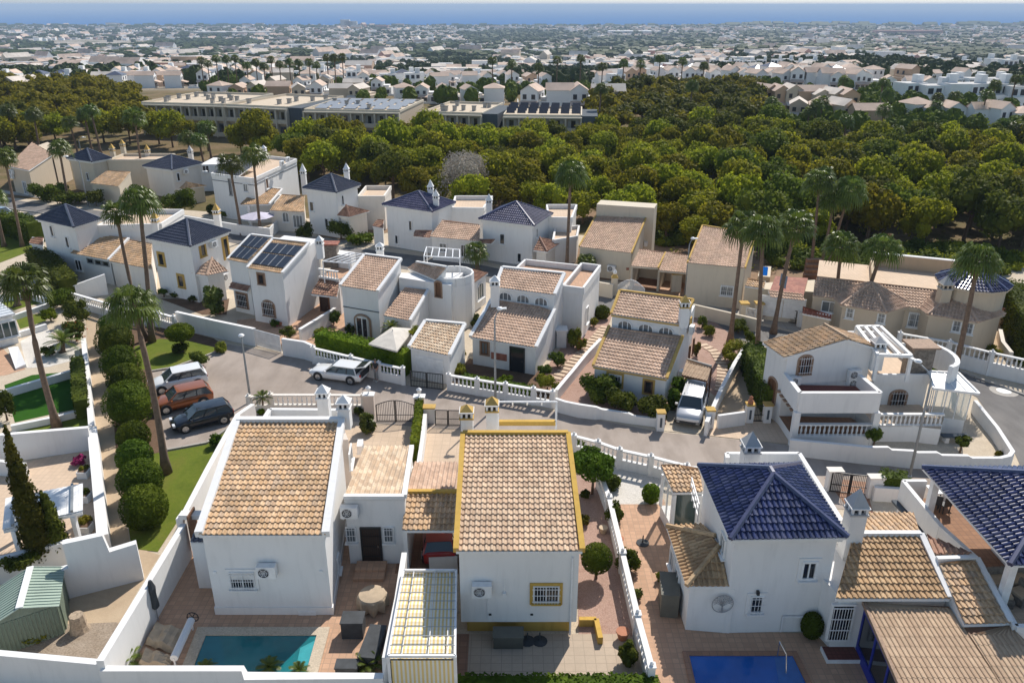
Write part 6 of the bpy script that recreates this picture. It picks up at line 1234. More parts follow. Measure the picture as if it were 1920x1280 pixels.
for i in range(3): k = V((math.cos(i*1.047), 0, math.sin(i*1.047)))*.26; mb.tube([c-k, c+k], .02, 'metal_black', 4)
mb.build('wheel', r)
for p in (a, b): mb = MB(); mb.beam(G_(p), p, .06, .06, 'metal_white', up=V((0, 1, 0))); mb.build('stand', r)
def closed_parasol(label, p, h=2.3):
    r = thing('parasol', label, 'parasol', p); mb = MB(); mb.tube([p, p+V((0, 0, h))], .03, 'metal_grey', 6); mb.build('pole', r); mb = MB(); mb.lathe(p+V((0, 0, h*.3)), [(.10, 0), (.2, .15), (.16, h*.35), (.20, h*.5), (.07, h*.68)], 'fabric_grey', 7); mb.build('canopy', r)
closed_parasol('closed dark parasol leaning by the white patio wall', g(297, 1162))
p = g(700, 1138); r = thing('covered_table', 'round garden table under a beige pleated cover on the terracotta patio', 'table', p); mb = MB(); N = 32; vs = [p+V((0, 0, .86))]; 
for k, (rad, z, w_) in enumerate(((.3, .85, 0), (.62, .80, 0), (.68, .7, .03), (.70, .4, .07), (.66, .1, .10))):
    for i in range(N): a = 6.2832*i/N; q = rad+w_*math.sin(a*8); vs.append(p+V((q*math.cos(a), q*math.sin(a), z-(.06*math.sin(a*8) if k == 4 else 0))))
mb.raw(vs, [(0, 1+i, 1+(i+1) % N) for i in range(N)]+[(1+k*N+i, 1+(k+1)*N+i, 1+(k+1)*N+(i+1) % N, 1+k*N+(i+1) % N) for k in range(4) for i in range(N)], 'fabric_beige'); mb.build('cover', r); mb = MB(); mb.lathe(p, [(.3, 0), (.3, .08), (.05, .1), (.05, .7)], 'metal_grey', 8); mb.build('pedestal', r)
def coverbox(name, label, cat, x, y, w_, d_, h, m='fabric_grey', rz=0, lid=True):
    p = g(x, y); r = thing(name, label, cat, p); mb = MB(); mb.box(p+V((0, 0, h/2)), (w_, d_, h), m, rz); mb.build('body', r)
    if lid: mb = MB(); mb.box(p+V((0, 0, h+.03)), (w_+.06, d_+.06, .06), m, rz); mb.build('lid', r)
coverbox('barbecue', 'square barbecue under a dark grey cover beside the teal pool', 'barbecue', 664, 1186, .95, .75, .85); coverbox('lounger', 'long sun lounger under a dark grey cover beside the white patio wall', 'sun lounger', 700, 1222, .7, 1.9, .6, rz=-.12); coverbox('side_table', 'low grey covered table at the bottom of the pool patio', 'table', 652, 1262, .9, .5, .5)
coverbox('storage_box', 'grey plastic storage box under the yellow plinth of the yellow trimmed house', 'storage box', 953, 1206, 1.3, .65, .6, 'box_grey'); coverbox('storage_box', 'olive grey storage cabinet beside the tiled bay of the blue roofed house', 'storage box', 1252, 1135, .8, 1.6, 1.25, 'box_grey', -.12)
def pbase(label, x, y): p = g(x, y); mb = MB(); mb.lathe(p, [(.34, 0), (.34, .05), (.12, .09), (.04, .12), (.03, .5)], 'fabric_grey', 14); tag(mb.build('umbrella_stand', loc=p), label, 'parasol base')
pbase('dark parasol base left of its twin beside the storage box', 989, 1202); pbase('dark parasol base right of its twin beside the storage box', 1012, 1202); pbase('dark parasol base standing alone on the peach patio', 1205, 1018)
mb = MB(); P = [g(1086, 1160, .35), g(1118, 1160, .35), g(1126, 1196, .35)]
for a, b in zip(P, P[1:]): mb.beam(over(a, .2), over(b, .2), .22, .4, 'yellow')
tag(mb.build('planter_wall', loc=G_(P[0])), 'low yellow planter wall at the corner of the paved patio', 'planter')
for x, y, lb in ((1094, 1098, ''), ): pass
# boundary balustrades of the front row
balustrade('long white balustrade wall between the pink gravel garden and the peach patio', [g(1122, 915), g(1140, 965), g(1165, 1072), g(1192, 1190), g(1218, 1290)], low=.55, h=1.2, step=.34)
balustrade('curving white balustrade along the street above the white gravel', [g(1075, 850), g(1120, 862), g(1160, 877), g(1218, 890), g(1285, 908)], low=.65, h=1.3)
balustrade('white balustrade of the small palm garden behind the two white chimneys', [g(470, 776), g(511, 772), g(600, 772), g(684, 773)], low=.6, h=1.35, m='white_warm')
for x, y, h, lb in ((694, 776, 1.5, 'cream gate pier with white lantern left of the arched gate'), (788, 780, 1.5, 'cream gate pier with white lantern right of the arched gate')):
    p = g(x, y); r = thing('gate_pier', lb, 'pier', p); mb = MB(); mb.box(p+V((0, 0, h/2)), (.7, .5, h), 'pinkwall'); mb.box(p+V((0, 0, h+.03)), (.8, .6, .08), 'white'); mb.build('pier', r); mb = MB(); mb.lathe(p+V((0, 0, h+.07)), [(.1, 0), (.04, .08), (.04, .18), (.13, .24), (.17, .42), (.2, .46), (.04, .6)], 'trim_white', 8); mb.build('lantern', r)
p = g(806, 790); mb = MB(); mb.box(p+V((0, 0, .55)), (.75, .5, 1.1), 'white'); mb.box(p+V((0, 0, 1.14)), (.85, .6, .09), 'ochre'); tag(mb.build('gate_pier', loc=p), 'white meter pier with ochre slab beside the straight black gate', 'pier')
p = g(872, 798); mb = MB(); mb.box(p+V((0, 0, .6)), (.45, .45, 1.2), 'white'); mb.box(p+V((0, 0, 1.24)), (.55, .55, .09), 'ochre'); tag(mb.build('gate_pier', loc=p), 'white pier with ochre cap between the straight gate and the yellow chimneys', 'pier')
gate('arched black double gate of the peach driveway', g(706, 790), g(779, 790), 1.25, arch=.35, n=22); gate('straight black double gate left of the yellow chimneys', g(816, 797), g(865, 798), 1.15, n=22)
wallline('garden_wall', 'white wall between the two peach driveways', 'wall', [g(*p) for p in ((797, 775, .9), (792, 820, .9), (785, 868, .9))], .25, 'white')
hedge('narrow yellow green hedge between the two peach driveways', [g(788, 784), g(784, 820), g(778, 866)], .5, 1.5, 'hedge_bright', size=.09, seed=9)
for x, y, lb in ((1560, 917, 'white pier left of the black gate near the tall chimney'), (1636, 930, 'white pier between the black gate and the ivy hedge')):
    p = g(x, y); mb = MB(); mb.box(p+V((0, 0, .65)), (.8, .45, 1.3), 'white'); mb.box(p+V((0, 0, 1.33)), (.9, .55, .07), 'white_warm'); tag(mb.build('gate_pier', loc=p), lb, 'pier')
gate('wide black gate beside the tall white chimney', g(1554, 921), g(1628, 929), 1.3, n=22); wallline('garden_wall', 'low white wall under the ivy hedge by the street', 'wall', [g(*p) for p in ((1640, 912, .9), (1692, 915, .9))], .25, 'white'); hedge('dark green ivy hedge on the wall beside the black gate', [g(1644, 926), g(1692, 930)], .9, 1.45, 'bush_leaf', size=.1, seed=12)
hedge('dark clipped hedge along the bottom edge below the paved patio', [g(728, 1304), g(980, 1306), g(1232, 1304)], .9, .8, 'hedge_leaf', size=.09, den=90, seed=21)
hedge('tall dark hedge behind the lawn at the left edge', [g(-60, 445), g(20, 437), g(74, 455)], 2.2, 2.6, 'bush_leaf', size=.16, den=30, seed=22); hedge('long brown topped hedge beside the far left house', [g(70, 500), g(100, 520), g(134, 562)], 1.8, 2.2, 'bush_leaf', size=.14, den=30, seed=23)
hedge('very tall dark hedge at the right edge beside the sandy path', [g(1893, 590), g(1912, 640), g(1940, 690)], 2.2, 3.3, 'hedge_leaf', size=.12, den=45, seed=24)
hedge('low dark hedge of the front garden with the arched window house', [g(868, 722), g(910, 732), g(1000, 748)], .9, .9, 'hedge_leaf', size=.1, seed=25)
hedge('dark flowering hedge along the side wall of the gabled house', [g(1405, 690), g(1425, 740), g(1452, 782)], 1.5, 2.2, 'bush_leaf', size=.12, seed=26)
hedge('tall loose yellow green hedge inside the wall of the artificial lawn', [g(150, 700), g(154, 740), g(158, 785)], .9, 1.5, 'bush_leaf', size=.1, seed=27, den=40)
# ---- shrubs: x, y of the crown centre, half width in photo pixels, height factor
def shrub(x, y, rp, hf, label, m='bush_leaf', n=900, size=.09, lump=1, seed=0, trunk=0, cat='bush', name='bush', group=None, flowers=None, wf=1.0, bz=0):
    p = g(x, y, 1.0)
    for _ in range(4): dz = p.y*ct+(CAMH-p.z)*st; rad = rp*dz/FPX; p = g(x, y, bz+trunk+rad*hf)
    return bush(label, over(p, bz), (rad, rad*wf, rad*hf), m, n, size, cat, name, group, seed or int(x*7+y), trunk, lump, flowers)
HG = 'round clipped bushes lining the sandy path'
for x, y, rp, lb in ((214, 617, 30, 'topmost round clipped bush of the row along the sandy path'), (214, 640, 34, 'second round bush from the top of the row along the sandy path'), (226, 682, 36, 'third round bush from the top of the row along the sandy path'), (236, 714, 34, 'fourth round bush from the top, tucked behind its larger neighbour'), (241, 757, 46, 'largest round bush, left of the parked orange car'), (250, 818, 30, 'smaller round bush at the bottom corner of the parking court'), (252, 856, 33, 'third round bush from the bottom of the row along the sandy path'), (262, 900, 41, 'second round bush from the bottom of the row along the sandy path'), (270, 950, 43, 'lowest round bush of the row beside the triangular lawn')):
    shrub(x, y, rp, 1.0, lb, 'hedge_leaf', 3000, .07, 0, group=HG)
r = shrub(337, 623, 26, .62, 'flat topped clipped tree on the upper lawn', 'hedge_bright', 1800, .08, 0, trunk=1.0, cat='tree', name='topiary_tree'); shrub(337, 650, 17, .7, 'low shaded bush under the flat topped clipped tree', 'hedge_leaf', 700)
shrub(374, 673, 17, .8, 'dark low bush at the corner of the upper lawn'); shrub(414, 651, 11, .9, 'small olive bush at the right tip of the upper lawn', 'bush_yellow', 400)
shrub(405, 825, 12, 1.0, 'spiky green plant at the top of the triangular lawn', 'hedge_leaf', 500); shrub(1119, 1046, 29, 1.0, 'perfectly round clipped tree in the pink gravel garden', 'hedge_leaf', 3500, .05, 0, trunk=.5, cat='tree', name='topiary_tree')
shrub(1113, 868, 40, .8, 'leafy tree with several stems beside the yellow roof verge', 'hedge_leaf', 4200, .10, 1, trunk=1.1, cat='tree', name='small_tree'); shrub(1146, 898, 22, .85, 'dark leafy bush over the white balustrade near the gravel', 'bush_leaf', 1400); shrub(1153, 962, 18, 1.2, 'grey green bush hanging over the balustrade', 'bush_leaf', 900)
shrub(1181, 1050, 21, 1.1, 'dark rounded bush on the patio side of the balustrade', 'hedge_leaf', 1300, .07); shrub(1221, 925, 17, 1.15, 'bright round bush beside the glazed porch', 'hedge_bright', 1200, .07, 0); shrub(1194, 1112, 11, 1.0, 'spiky pale plant in a square pot by the balustrade', 'palm_leaf', 350); shrub(1241, 1080, 9, 1.1, 'small flowering plant behind the olive cabinet', 'bush_yellow', 300)
shrub(1523, 1172, 20, 1.35, 'dark oval bush against the white wall beside the grilled door', 'hedge_leaf', 2000, .06, 0); shrub(1180, 1225, 17, 1.6, 'tall leafy shrub at the bottom of the balustrade', 'bush_leaf', 1400); shrub(1095, 975, 9, 1.1, 'small yellow green shrub beside the yellow verge', 'bush_yellow', 400); shrub(1097, 926, 9, .7, 'low dark plant under the leafy tree', 'bush_leaf', 300); shrub(1084, 835, 12, 1.0, 'green bush at the street corner of the pink gravel garden', 'bush_leaf', 500)
for x, y, rp, lb in ((1122, 725, 33, 'large glossy lemon bush in front of the ochre trimmed house'), (1165, 750, 28, 'wide leafy shrub in the middle of the front shrub garden'), (1222, 765, 27, 'leafy shrub at the right end of the front shrub garden')): shrub(x, y, rp, .85, lb, 'bush_leaf', 2600, .11)
shrub(1283, 728, 22, .9, 'bright vine mass beside the parked silver van', 'hedge_leaf', 1500, .12); shrub(1264, 750, 11, 1.9, 'vine climbing the right corner of the ochre trimmed house', 'hedge_leaf', 1200, .12); shrub(1305, 715, 18, .7, 'vine hanging from the lean-to roof', 'hedge_leaf', 900, .12)
shrub(1376, 660, 25, .75, 'broad yellow green bush above the side wall', 'bush_yellow', 1500, .09); shrub(1408, 632, 11, 1.3, 'dark round bush beside the second palm trunk', 'hedge_leaf', 700); shrub(1385, 612, 18, .7, 'grey green bush behind the palm trunks', 'bush_leaf', 900); shrub(1330, 620, 12, .9, 'yellowish bush beside the back street', 'bush_yellow', 500); shrub(1317, 604, 9, 1.3, 'green bush at the corner of the ochre trimmed house', 'bush_leaf', 400); shrub(1307, 655, 6, 2.4, 'narrow column shaped shrub by the right house wall', 'bush_yellow', 500); shrub(1371, 688, 7, 1.1, 'small dark bush beside the stepping stones', 'bush_leaf', 300)
shrub(1129, 585, 15, .85, 'dark square clipped bush at the top of the pink gravel path', 'hedge_leaf', 900, .09, 0); shrub(1114, 604, 7, 1.3, 'yellow green shrub below the dark clipped bush', 'bush_yellow', 400); shrub(1076, 632, 13, 1.5, 'tall yellow green shrub along the side wall', 'bush_yellow', 900); shrub(1089, 645, 10, 1.2, 'reddish green shrub along the side wall', 'bush_yellow', 500, flowers='flower_red'); shrub(1046, 672, 15, 1.1, 'leafy green shrub at the corner of the arched window house', 'bush_leaf', 900); shrub(1026, 718, 20, 1.0, 'yellow green flowering bush at the end of the balustrade', 'bush_yellow', 1200, .08); shrub(1020, 695, 14, .8, 'sage green bush below the side wall', 'bush_leaf', 600); shrub(948, 716, 13, .9, 'bright green bush on the balustrade in front of the lamp', 'hedge_bright', 700)
shrub(865, 660, 8, 1.5, 'slender shrub beside the garage', 'bush_yellow', 400); shrub(861, 693, 15, .8, 'yellow bush at the garage corner', 'bush_yellow', 700); shrub(1642, 813, 14, 1.1, 'small leafy tree against the terrace wall', 'bush_leaf', 900, trunk=.5, cat='tree', name='small_tree'); shrub(1805, 826, 12, .7, 'small dark tree beside the stone bench', 'bush_leaf', 600, trunk=.6, cat='tree', name='small_tree'); shrub(1873, 850, 6, .9, 'tiny olive shrub in the corner of the cream gravel', 'bush_yellow', 200)
shrub(1800, 645, 17, .8, 'dark bush at the foot of the villa bay', 'bush_leaf', 700); shrub(1580, 610, 13, .8, 'green bush in front of the beige villa', 'bush_leaf', 500); shrub(1750, 690, 12, .5, 'low green shrubs beside the sunroom roof', 'hedge_bright', 400); shrub(1860, 655, 14, .6, 'sparse pale shrub behind the long balustrade', 'bush_yellow', 400)
shrub(638, 431, 20, .95, 'round dark shrub in front of the dark blue hipped house', 'bush_leaf', 1100, .12); shrub(571, 433, 14, 1.2, 'dark shrub left of the round one in the upper row', 'bush_leaf', 700, .12); shrub(672, 445, 26, .45, 'bright low hedge beside the round dark shrub', 'hedge_leaf', 1000, .12); shrub(396, 358, 0.1, 1, 'x') if 0 else None
shrub(333, 374, 29, .8, 'light green tree beside the small tiled bay', 'hedge_leaf', 2000, .16, trunk=1.2, cat='tree', name='small_tree'); shrub(78, 360, 24, .75, 'bright round bush in the roundabout bed', 'hedge_leaf', 1400, .16); shrub(133, 370, 32, .4, 'long clipped bush in the roundabout bed', 'hedge_leaf', 1500, .15); shrub(108, 352, 18, .6, 'dark shaded bush between the two bright ones', 'bush_leaf', 700, .15); shrub(178, 372, 18, .8, 'dark bush under the lamp of the upper street', 'bush_leaf', 700, .15)
shrub(848, 466, 17, .8, 'dark bush against the white wing in the upper row', 'bush_leaf', 800, .12); shrub(396, 392, 9, 1.0, 'dark clipped ball behind the wall chimney', 'bush_leaf', 400, .12, 0); shrub(428, 395, 16, .7, 'grey green shrub by the cubic white house', 'bush_leaf', 500, .12)
shrub(115, 560, 26, .75, 'flat dark clipped bush at the top of the left garden', 'hedge_leaf', 1500, .09); shrub(141, 585, 22, 1.0, 'loose grey green bush beside the sandy path top', 'bush_leaf', 1300, .09); shrub(93, 590, 14, .9, 'yellow green round bush in the left garden', 'hedge_bright', 700); shrub(90, 655, 13, 1.0, 'dark low bush in the rock garden', 'bush_leaf', 500); shrub(140, 620, 20, 1.0, 'bush with orange flowers beside the small palm', 'bush_leaf', 900, flowers='flower_red'); shrub(6, 760, 20, 1.6, 'dark hedge bush cut by the left edge beside the artificial lawn', 'bush_leaf', 900)
shrub(148, 863, 12, .7, 'dark red potted shrub on the peach terrace', 'flower_pink', 400); shrub(158, 882, 9, 1.0, 'yellow green shrub in a white planter', 'bush_yellow', 400); shrub(160, 925, 8, 1.5, 'green shrub in the second white planter', 'bush_leaf', 400); shrub(160, 980, 12, 1.0, 'olive shrub in the lowest white planter', 'bush_yellow', 500)
for x, y, lb in ((159, 893, 'upper white planter box on the peach terrace'), (161, 938, 'middle white planter box on the peach terrace'), (163, 996, 'lowest white planter box on the peach terrace')):
    p = g(x, y); mb = MB(); mb.box(p+V((0, 0, .22)), (.6, .6, .44), 'white'); mb.box(p+V((0, 0, .445)), (.5, .5, .02), 'soil'); tag(mb.build('planter', loc=p), lb, 'planter')
shrub(40, 1050, 28, .55, 'leafy climber spilling over the wall behind the green shed', 'bush_leaf', 900, bz=.8); shrub(70, 1185, 26, .4, 'brown and green low plants in front of the green shed', 'bush_yellow', 500); shrub(300, 500, .1, 1, 'x') if 0 else None
shrub(327, 551, 8, .8, 'dark ball shrub under the yellow window', 'bush_leaf', 300); shrub(361, 560, 9, .7, 'dark low shrub at the corner of the yellow window house', 'bush_leaf', 300); shrub(306, 548, 9, 1.0, 'dark shrub behind the two palm trunks', 'bush_leaf', 300)
shrub(400, 565, 17, 1.6, 'big leaved banana plant in a pot beside the air conditioners', 'palm_leaf', 900, .2); shrub(540, 622, 15, .6, 'low dark shrub on the wall beside the sliding gate', 'bush_leaf', 500, bz=.6); shrub(625, 596, 13, 1.0, 'leafy patio plant between the houses', 'bush_leaf', 600); shrub(600, 620, 12, .6, 'low reddish plants on the patio steps', 'bush_yellow', 300); shrub(655, 618, 9, 1.4, 'potted plant left of the arched door', 'bush_leaf', 300); shrub(704, 617, 9, 1.3, 'potted plant right of the arched door', 'bush_leaf', 300); shrub(783, 625, 16, .8, 'dry vine over the corner of the garage roof', 'bush_yellow', 600, bz=1.8); shrub(515, 605, 9, .8, 'small flowering pot plant in front of the solar house', 'bush_leaf', 250, flowers='flower_pink'); shrub(890, 600, 12, .9, 'green shrubs beside the green framed windows', 'bush_leaf', 400)
shrub(687, 793, 14, 1.4, 'strappy dark plant beside the arched gate', 'palm_leaf', 700, .14); shrub(672, 770, 9, .9, 'low dark plant beside the chimneys', 'bush_leaf', 300); shrub(490, 772, 6, .9, 'little yellow green ball plant under the small palm', 'hedge_bright', 250)
def pot(label, x, y, r0=.22, h=.35, m='terracotta_pot'): p = g(x, y); mb = MB(); mb.lathe(p, [(r0*.65, 0), (r0, h*.85), (r0*1.1, h*.87), (r0*1.1, h), (r0*.85, h)], m, 10); tag(mb.build('flower_pot', loc=p), label, 'pot')
pot('pale round pot in the gravel near the leafy tree', 1131, 998, m='sand'); pot('red clay pot on the patio side of the balustrade', 1161, 1018); pot('clay pot at the lower end of the pink gravel garden', 1167, 1197, .28, .45); pot('red clay pot of the banana plant', 412, 588); pot('clay pot beside the solar house corner', 526, 610)
r = thing('stone_bench', 'white stone bench with dark seat on the gravel below the sunroom', 'bench', g(1788, 828)); p = g(1788, 828); mb = MB(); mb.box(p+V((0, 0, .45)), (1.7, .5, .08), 'slate_wall'); mb.build('seat', r)
for s_ in (-.55, .55): mb = MB(); mb.box(p+V((s_, 0, .2)), (.25, .4, .4), 'white'); mb.build('leg', r)
# cypress
def cypress(label, base, yt, w_, lean=0, seed=1, n=4200):
    b = g(*base); h = rise(b, yt); rr = random.Random(seed); r = thing('cypress_tree', label, 'cypress', b); mb = MB(); K = 16
    for i in range(K):
        s_ = i/(K-1); z = .4+s_*(h-.5); rad = w_*(1-s_)**.75*(.55+.45*min(1, s_*5))+.12; c = (b.x+lean*s_+rr.uniform(-.08, .08), b.y+rr.uniform(-.1, .1), z); blob(mb, c, (rad*.75, rad*.75, h/K*1.2), 'cypress_leaf', rr); leafcards(mb, c, (rad, rad, h/K*1.3), int(n*(1-s_*.75)/K*1.6), .09, 'cypress_leaf', rr, shell=.75)
    mb.build('crown', r); mb = MB(); mb.tube([b, b+V((0, 0, h*.5))], [.14, .06], 'bark', 6); mb.build('trunk', r)
cypress('tall dark cypress leaning over the slatted pergola', (86, 1060), 814, .8, -.15, 3); cypress('shorter bushy cypress right of the tall one', (116, 1050), 925, .62, 0, 4, 2200)
# furniture on the far right terraces
def chair(label, p, rz=0, m='black_plastic', s_=1.0, name='chair', cat='chair', group=None):
    r = thing(name, label, cat, p, group); ca, sa = math.cos(rz), math.sin(rz)
    def q(x, y, z): return p+V((x*ca-y*sa, x*sa+y*ca, z))*s_
    mb = MB(); mb.box(q(0, 0, .44), (.48*s_, .46*s_, .06), m, rz); mb.build('seat', r); mb = MB(); mb.box(q(0, .22, .72), (.46*s_, .05, .5*s_), m, rz); mb.build('backrest', r)
    for sx in (-1, 1):
        for sy in (-1, 1): mb = MB(); mb.beam(q(sx*.2, sy*.19, 0), q(sx*.2, sy*.19, .43), .04, .04, m, up=V((0, 1, 0))); mb.build('leg', r)
tz = 2.2; p = g(1757, 940, tz); r = thing('table', 'small white table with flowers on the far right upper terrace', 'table', p); mb = MB(); mb.box(p+V((0, 0, .73)), (1.1, .8, .05), 'trim_white'); mb.build('tabletop', r)
for s_ in (-1, 1): mb = MB(); mb.beam(p+V((s_*.4, 0, 0)), p+V((s_*.4, 0, .72)), .06, .5, 'trim_white', up=V((0, 1, 0))); mb.build('leg', r)
chair('dark chair left of the white terrace table', g(1752, 955, tz), 2.8); chair('dark chair right of the white terrace table', g(1768, 958, tz), 3.4); chair('dark chair behind the white terrace table', g(1765, 925, tz), .2)
def sofa(label, p, w_, rz, group=None):
    r = thing('outdoor_sofa', label, 'sofa', p, group); ca, sa = math.cos(rz), math.sin(rz)
    def q(x, y, z): return p+V((x*ca-y*sa, x*sa+y*ca, z))
    mb = MB(); mb.box(q(0, 0, .2), (w_, .8, .38), 'stone_bbq', rz); mb.build('base', r); mb = MB(); mb.box(q(0, -.03, .44), (w_-.25, .66, .12), 'fabric_beige', rz); mb.build('cushion', r); mb = MB(); mb.box(q(0, .38, .5), (w_, .14, .6), 'stone_bbq', rz); mb.build('backrest', r)
sofa('rattan sofa with beige cushion on the lower terrace at the right edge', g(1887, 1100, 2.4), 1.9, .1); sofa('rattan armchair on the lower terrace beside the white pillar', g(1874, 1128, 2.4), .8, 1.4); sofa('rattan armchair cut by the right edge on the lower terrace', g(1910, 1125, 2.4), .85, -1.2)
# ================================================================ PALMS
def ppalm(label, bx, by, tx, ty, crown=.9, kind=0, r0=.22, seed=0, bow=0, feather=False, cat='palm tree'):
    b = g(bx, by); h = rise(b, ty); return palm(label, b, g(tx, ty, h), r0, crown, kind, None, seed or int(bx+by), bow, feather, cat=cat)
ppalm('very tall palm beside the artificial lawn in the left foreground', 107, 800, 46, 528, 1.15, 0, .27, bow=.25); ppalm('shorter palm behind the tall left foreground palm', 33, 573, 27, 520, 1.0, 1, .3)
ppalm('tall palm rising from the triangular lawn left of the broad orange roof', 312, 886, 247, 566, 1.05, 2, .27, bow=.3); ppalm('right palm of the close pair on the upper lawn', 285, 641, 260, 372, 1.15, 3, .26, bow=.2); ppalm('left shorter palm of the close pair on the upper lawn', 274, 638, 218, 398, .95, 0, .22, bow=.3)
ppalm('tall palm at the left edge behind the lawn', 42, 462, 8, 292, 1.1, 1, .22); ppalm('palm cut by the left edge with its trunk on the lawn', 8, 462, -12, 370, 1.05, 2, .25); ppalm('palm in the roundabout bed before the cream blue roofed house', 129, 382, 110, 274, 1.15, 3, .24)
ppalm('tall palm between the cream and the white hipped houses', 270, 348, 252, 218, 1.35, 0, .24); ppalm('left palm of the pair in front of the cubic white house', 454, 440, 430, 305, 1.25, 1, .24); ppalm('right palm of the pair in front of the cubic white house', 489, 442, 474, 288, 1.25, 2, .24); ppalm('lone very tall palm before the pine wood near the centre', 1062, 514, 1070, 322, 1.25, 3, .24)
ppalm('short bushy palm before the white wing with pink roof', 896, 508, 892, 470, 1.0, 0, .3); ppalm('short bushy palm beside the beige shed roof house', 1097, 524, 1099, 490, .85, 1, .26)
ppalm('leftmost tall palm of the right hand row beside the ochre trimmed house', 1369, 640, 1395, 420, 1.2, 2, .24); ppalm('second tall palm of the right hand row', 1420, 664, 1431, 428, 1.2, 3, .24); ppalm('third tall palm of the right hand row leaning to the right', 1450, 625, 1493, 422, 1.3, 0, .25, bow=.25); ppalm('palm in front of the left bay of the beige villa', 1563, 600, 1578, 458, 1.25, 1, .24); ppalm('palm leaning right across the beige villa roof', 1600, 618, 1656, 462, 1.2, 2, .25, bow=.3); ppalm('tall palm rising from the sunroom in front of the round tower', 1788, 705, 1835, 482, 1.2, 3, .27, bow=.2)
ppalm('background palm left of the three behind the villa terrace', 1520, 512, 1538, 335, 1.3, 1, .22); ppalm('background palm in the middle of the three behind the villa terrace', 1537, 512, 1566, 372, 1.25, 2, .22); ppalm('background palm right of the three behind the villa terrace', 1548, 512, 1594, 352, 1.3, 3, .22)
ppalm('small feathery palm in the walled garden behind the white chimneys', 494, 774, 492, 745, .42, 0, .1, feather=True); ppalm('small palm in front of the cream parasol', 735, 655, 733, 613, .5, 0, .1, feather=True); ppalm('squat yellow green palm in the rock garden', 118, 660, 118, 640, .9, 1, .25, feather=True)
for x, y, c_, lb in ((235, 1245, .5, 'drooping palm plant inside the bottom left corner of the pool patio'), (385, 1258, .3, 'small palm plant before the left part of the teal pool'), (505, 1255, .34, 'small palm plant before the middle of the teal pool'), (560, 1262, .3, 'small palm plant before the pool steps'), (690, 1252, .5, 'feathery palm plant beside the covered lounger')): ppalm(lb, x, y, x, y-6, c_, 1, .08, feather=True, cat='palm plant')
# ================================================================ LAMPS
def plamp(label, bx, by, ty, over_=.0, d=(1, 0)): b = g(bx, by); lampost(label, b, rise(b, ty), over_, d)
plamp('straight street lamp with round head beside the black parked car', 470, 753, 630); plamp('tall street lamp in front of the arched window house', 929, 764, 580, .5, (1, .1)); plamp('tall street lamp with curved arm in front of the gabled house', 1705, 894, 690, 1.4, (-.6, 1)); plamp('street lamp between the carport and the beige house', 1284, 556, 448, .4, (1, 0)); plamp('street lamp before the pine wood behind the violet blue roof', 978, 392, 348, .9, (1, 0)); plamp('street lamp before the pine wood behind the twin chimneys', 664, 340, 306, .9, (1, 0)); plamp('street lamp with curved arm left of the cubic white house', 413, 398, 322, 1.6, (-1, 0)); plamp('street lamp with curved arm over the roundabout bed', 166, 388, 294, 2.2, (-1, 0)); plamp('street lamp among the palms behind the cream house', 155, 300, 258, 1.3, (1, 0))
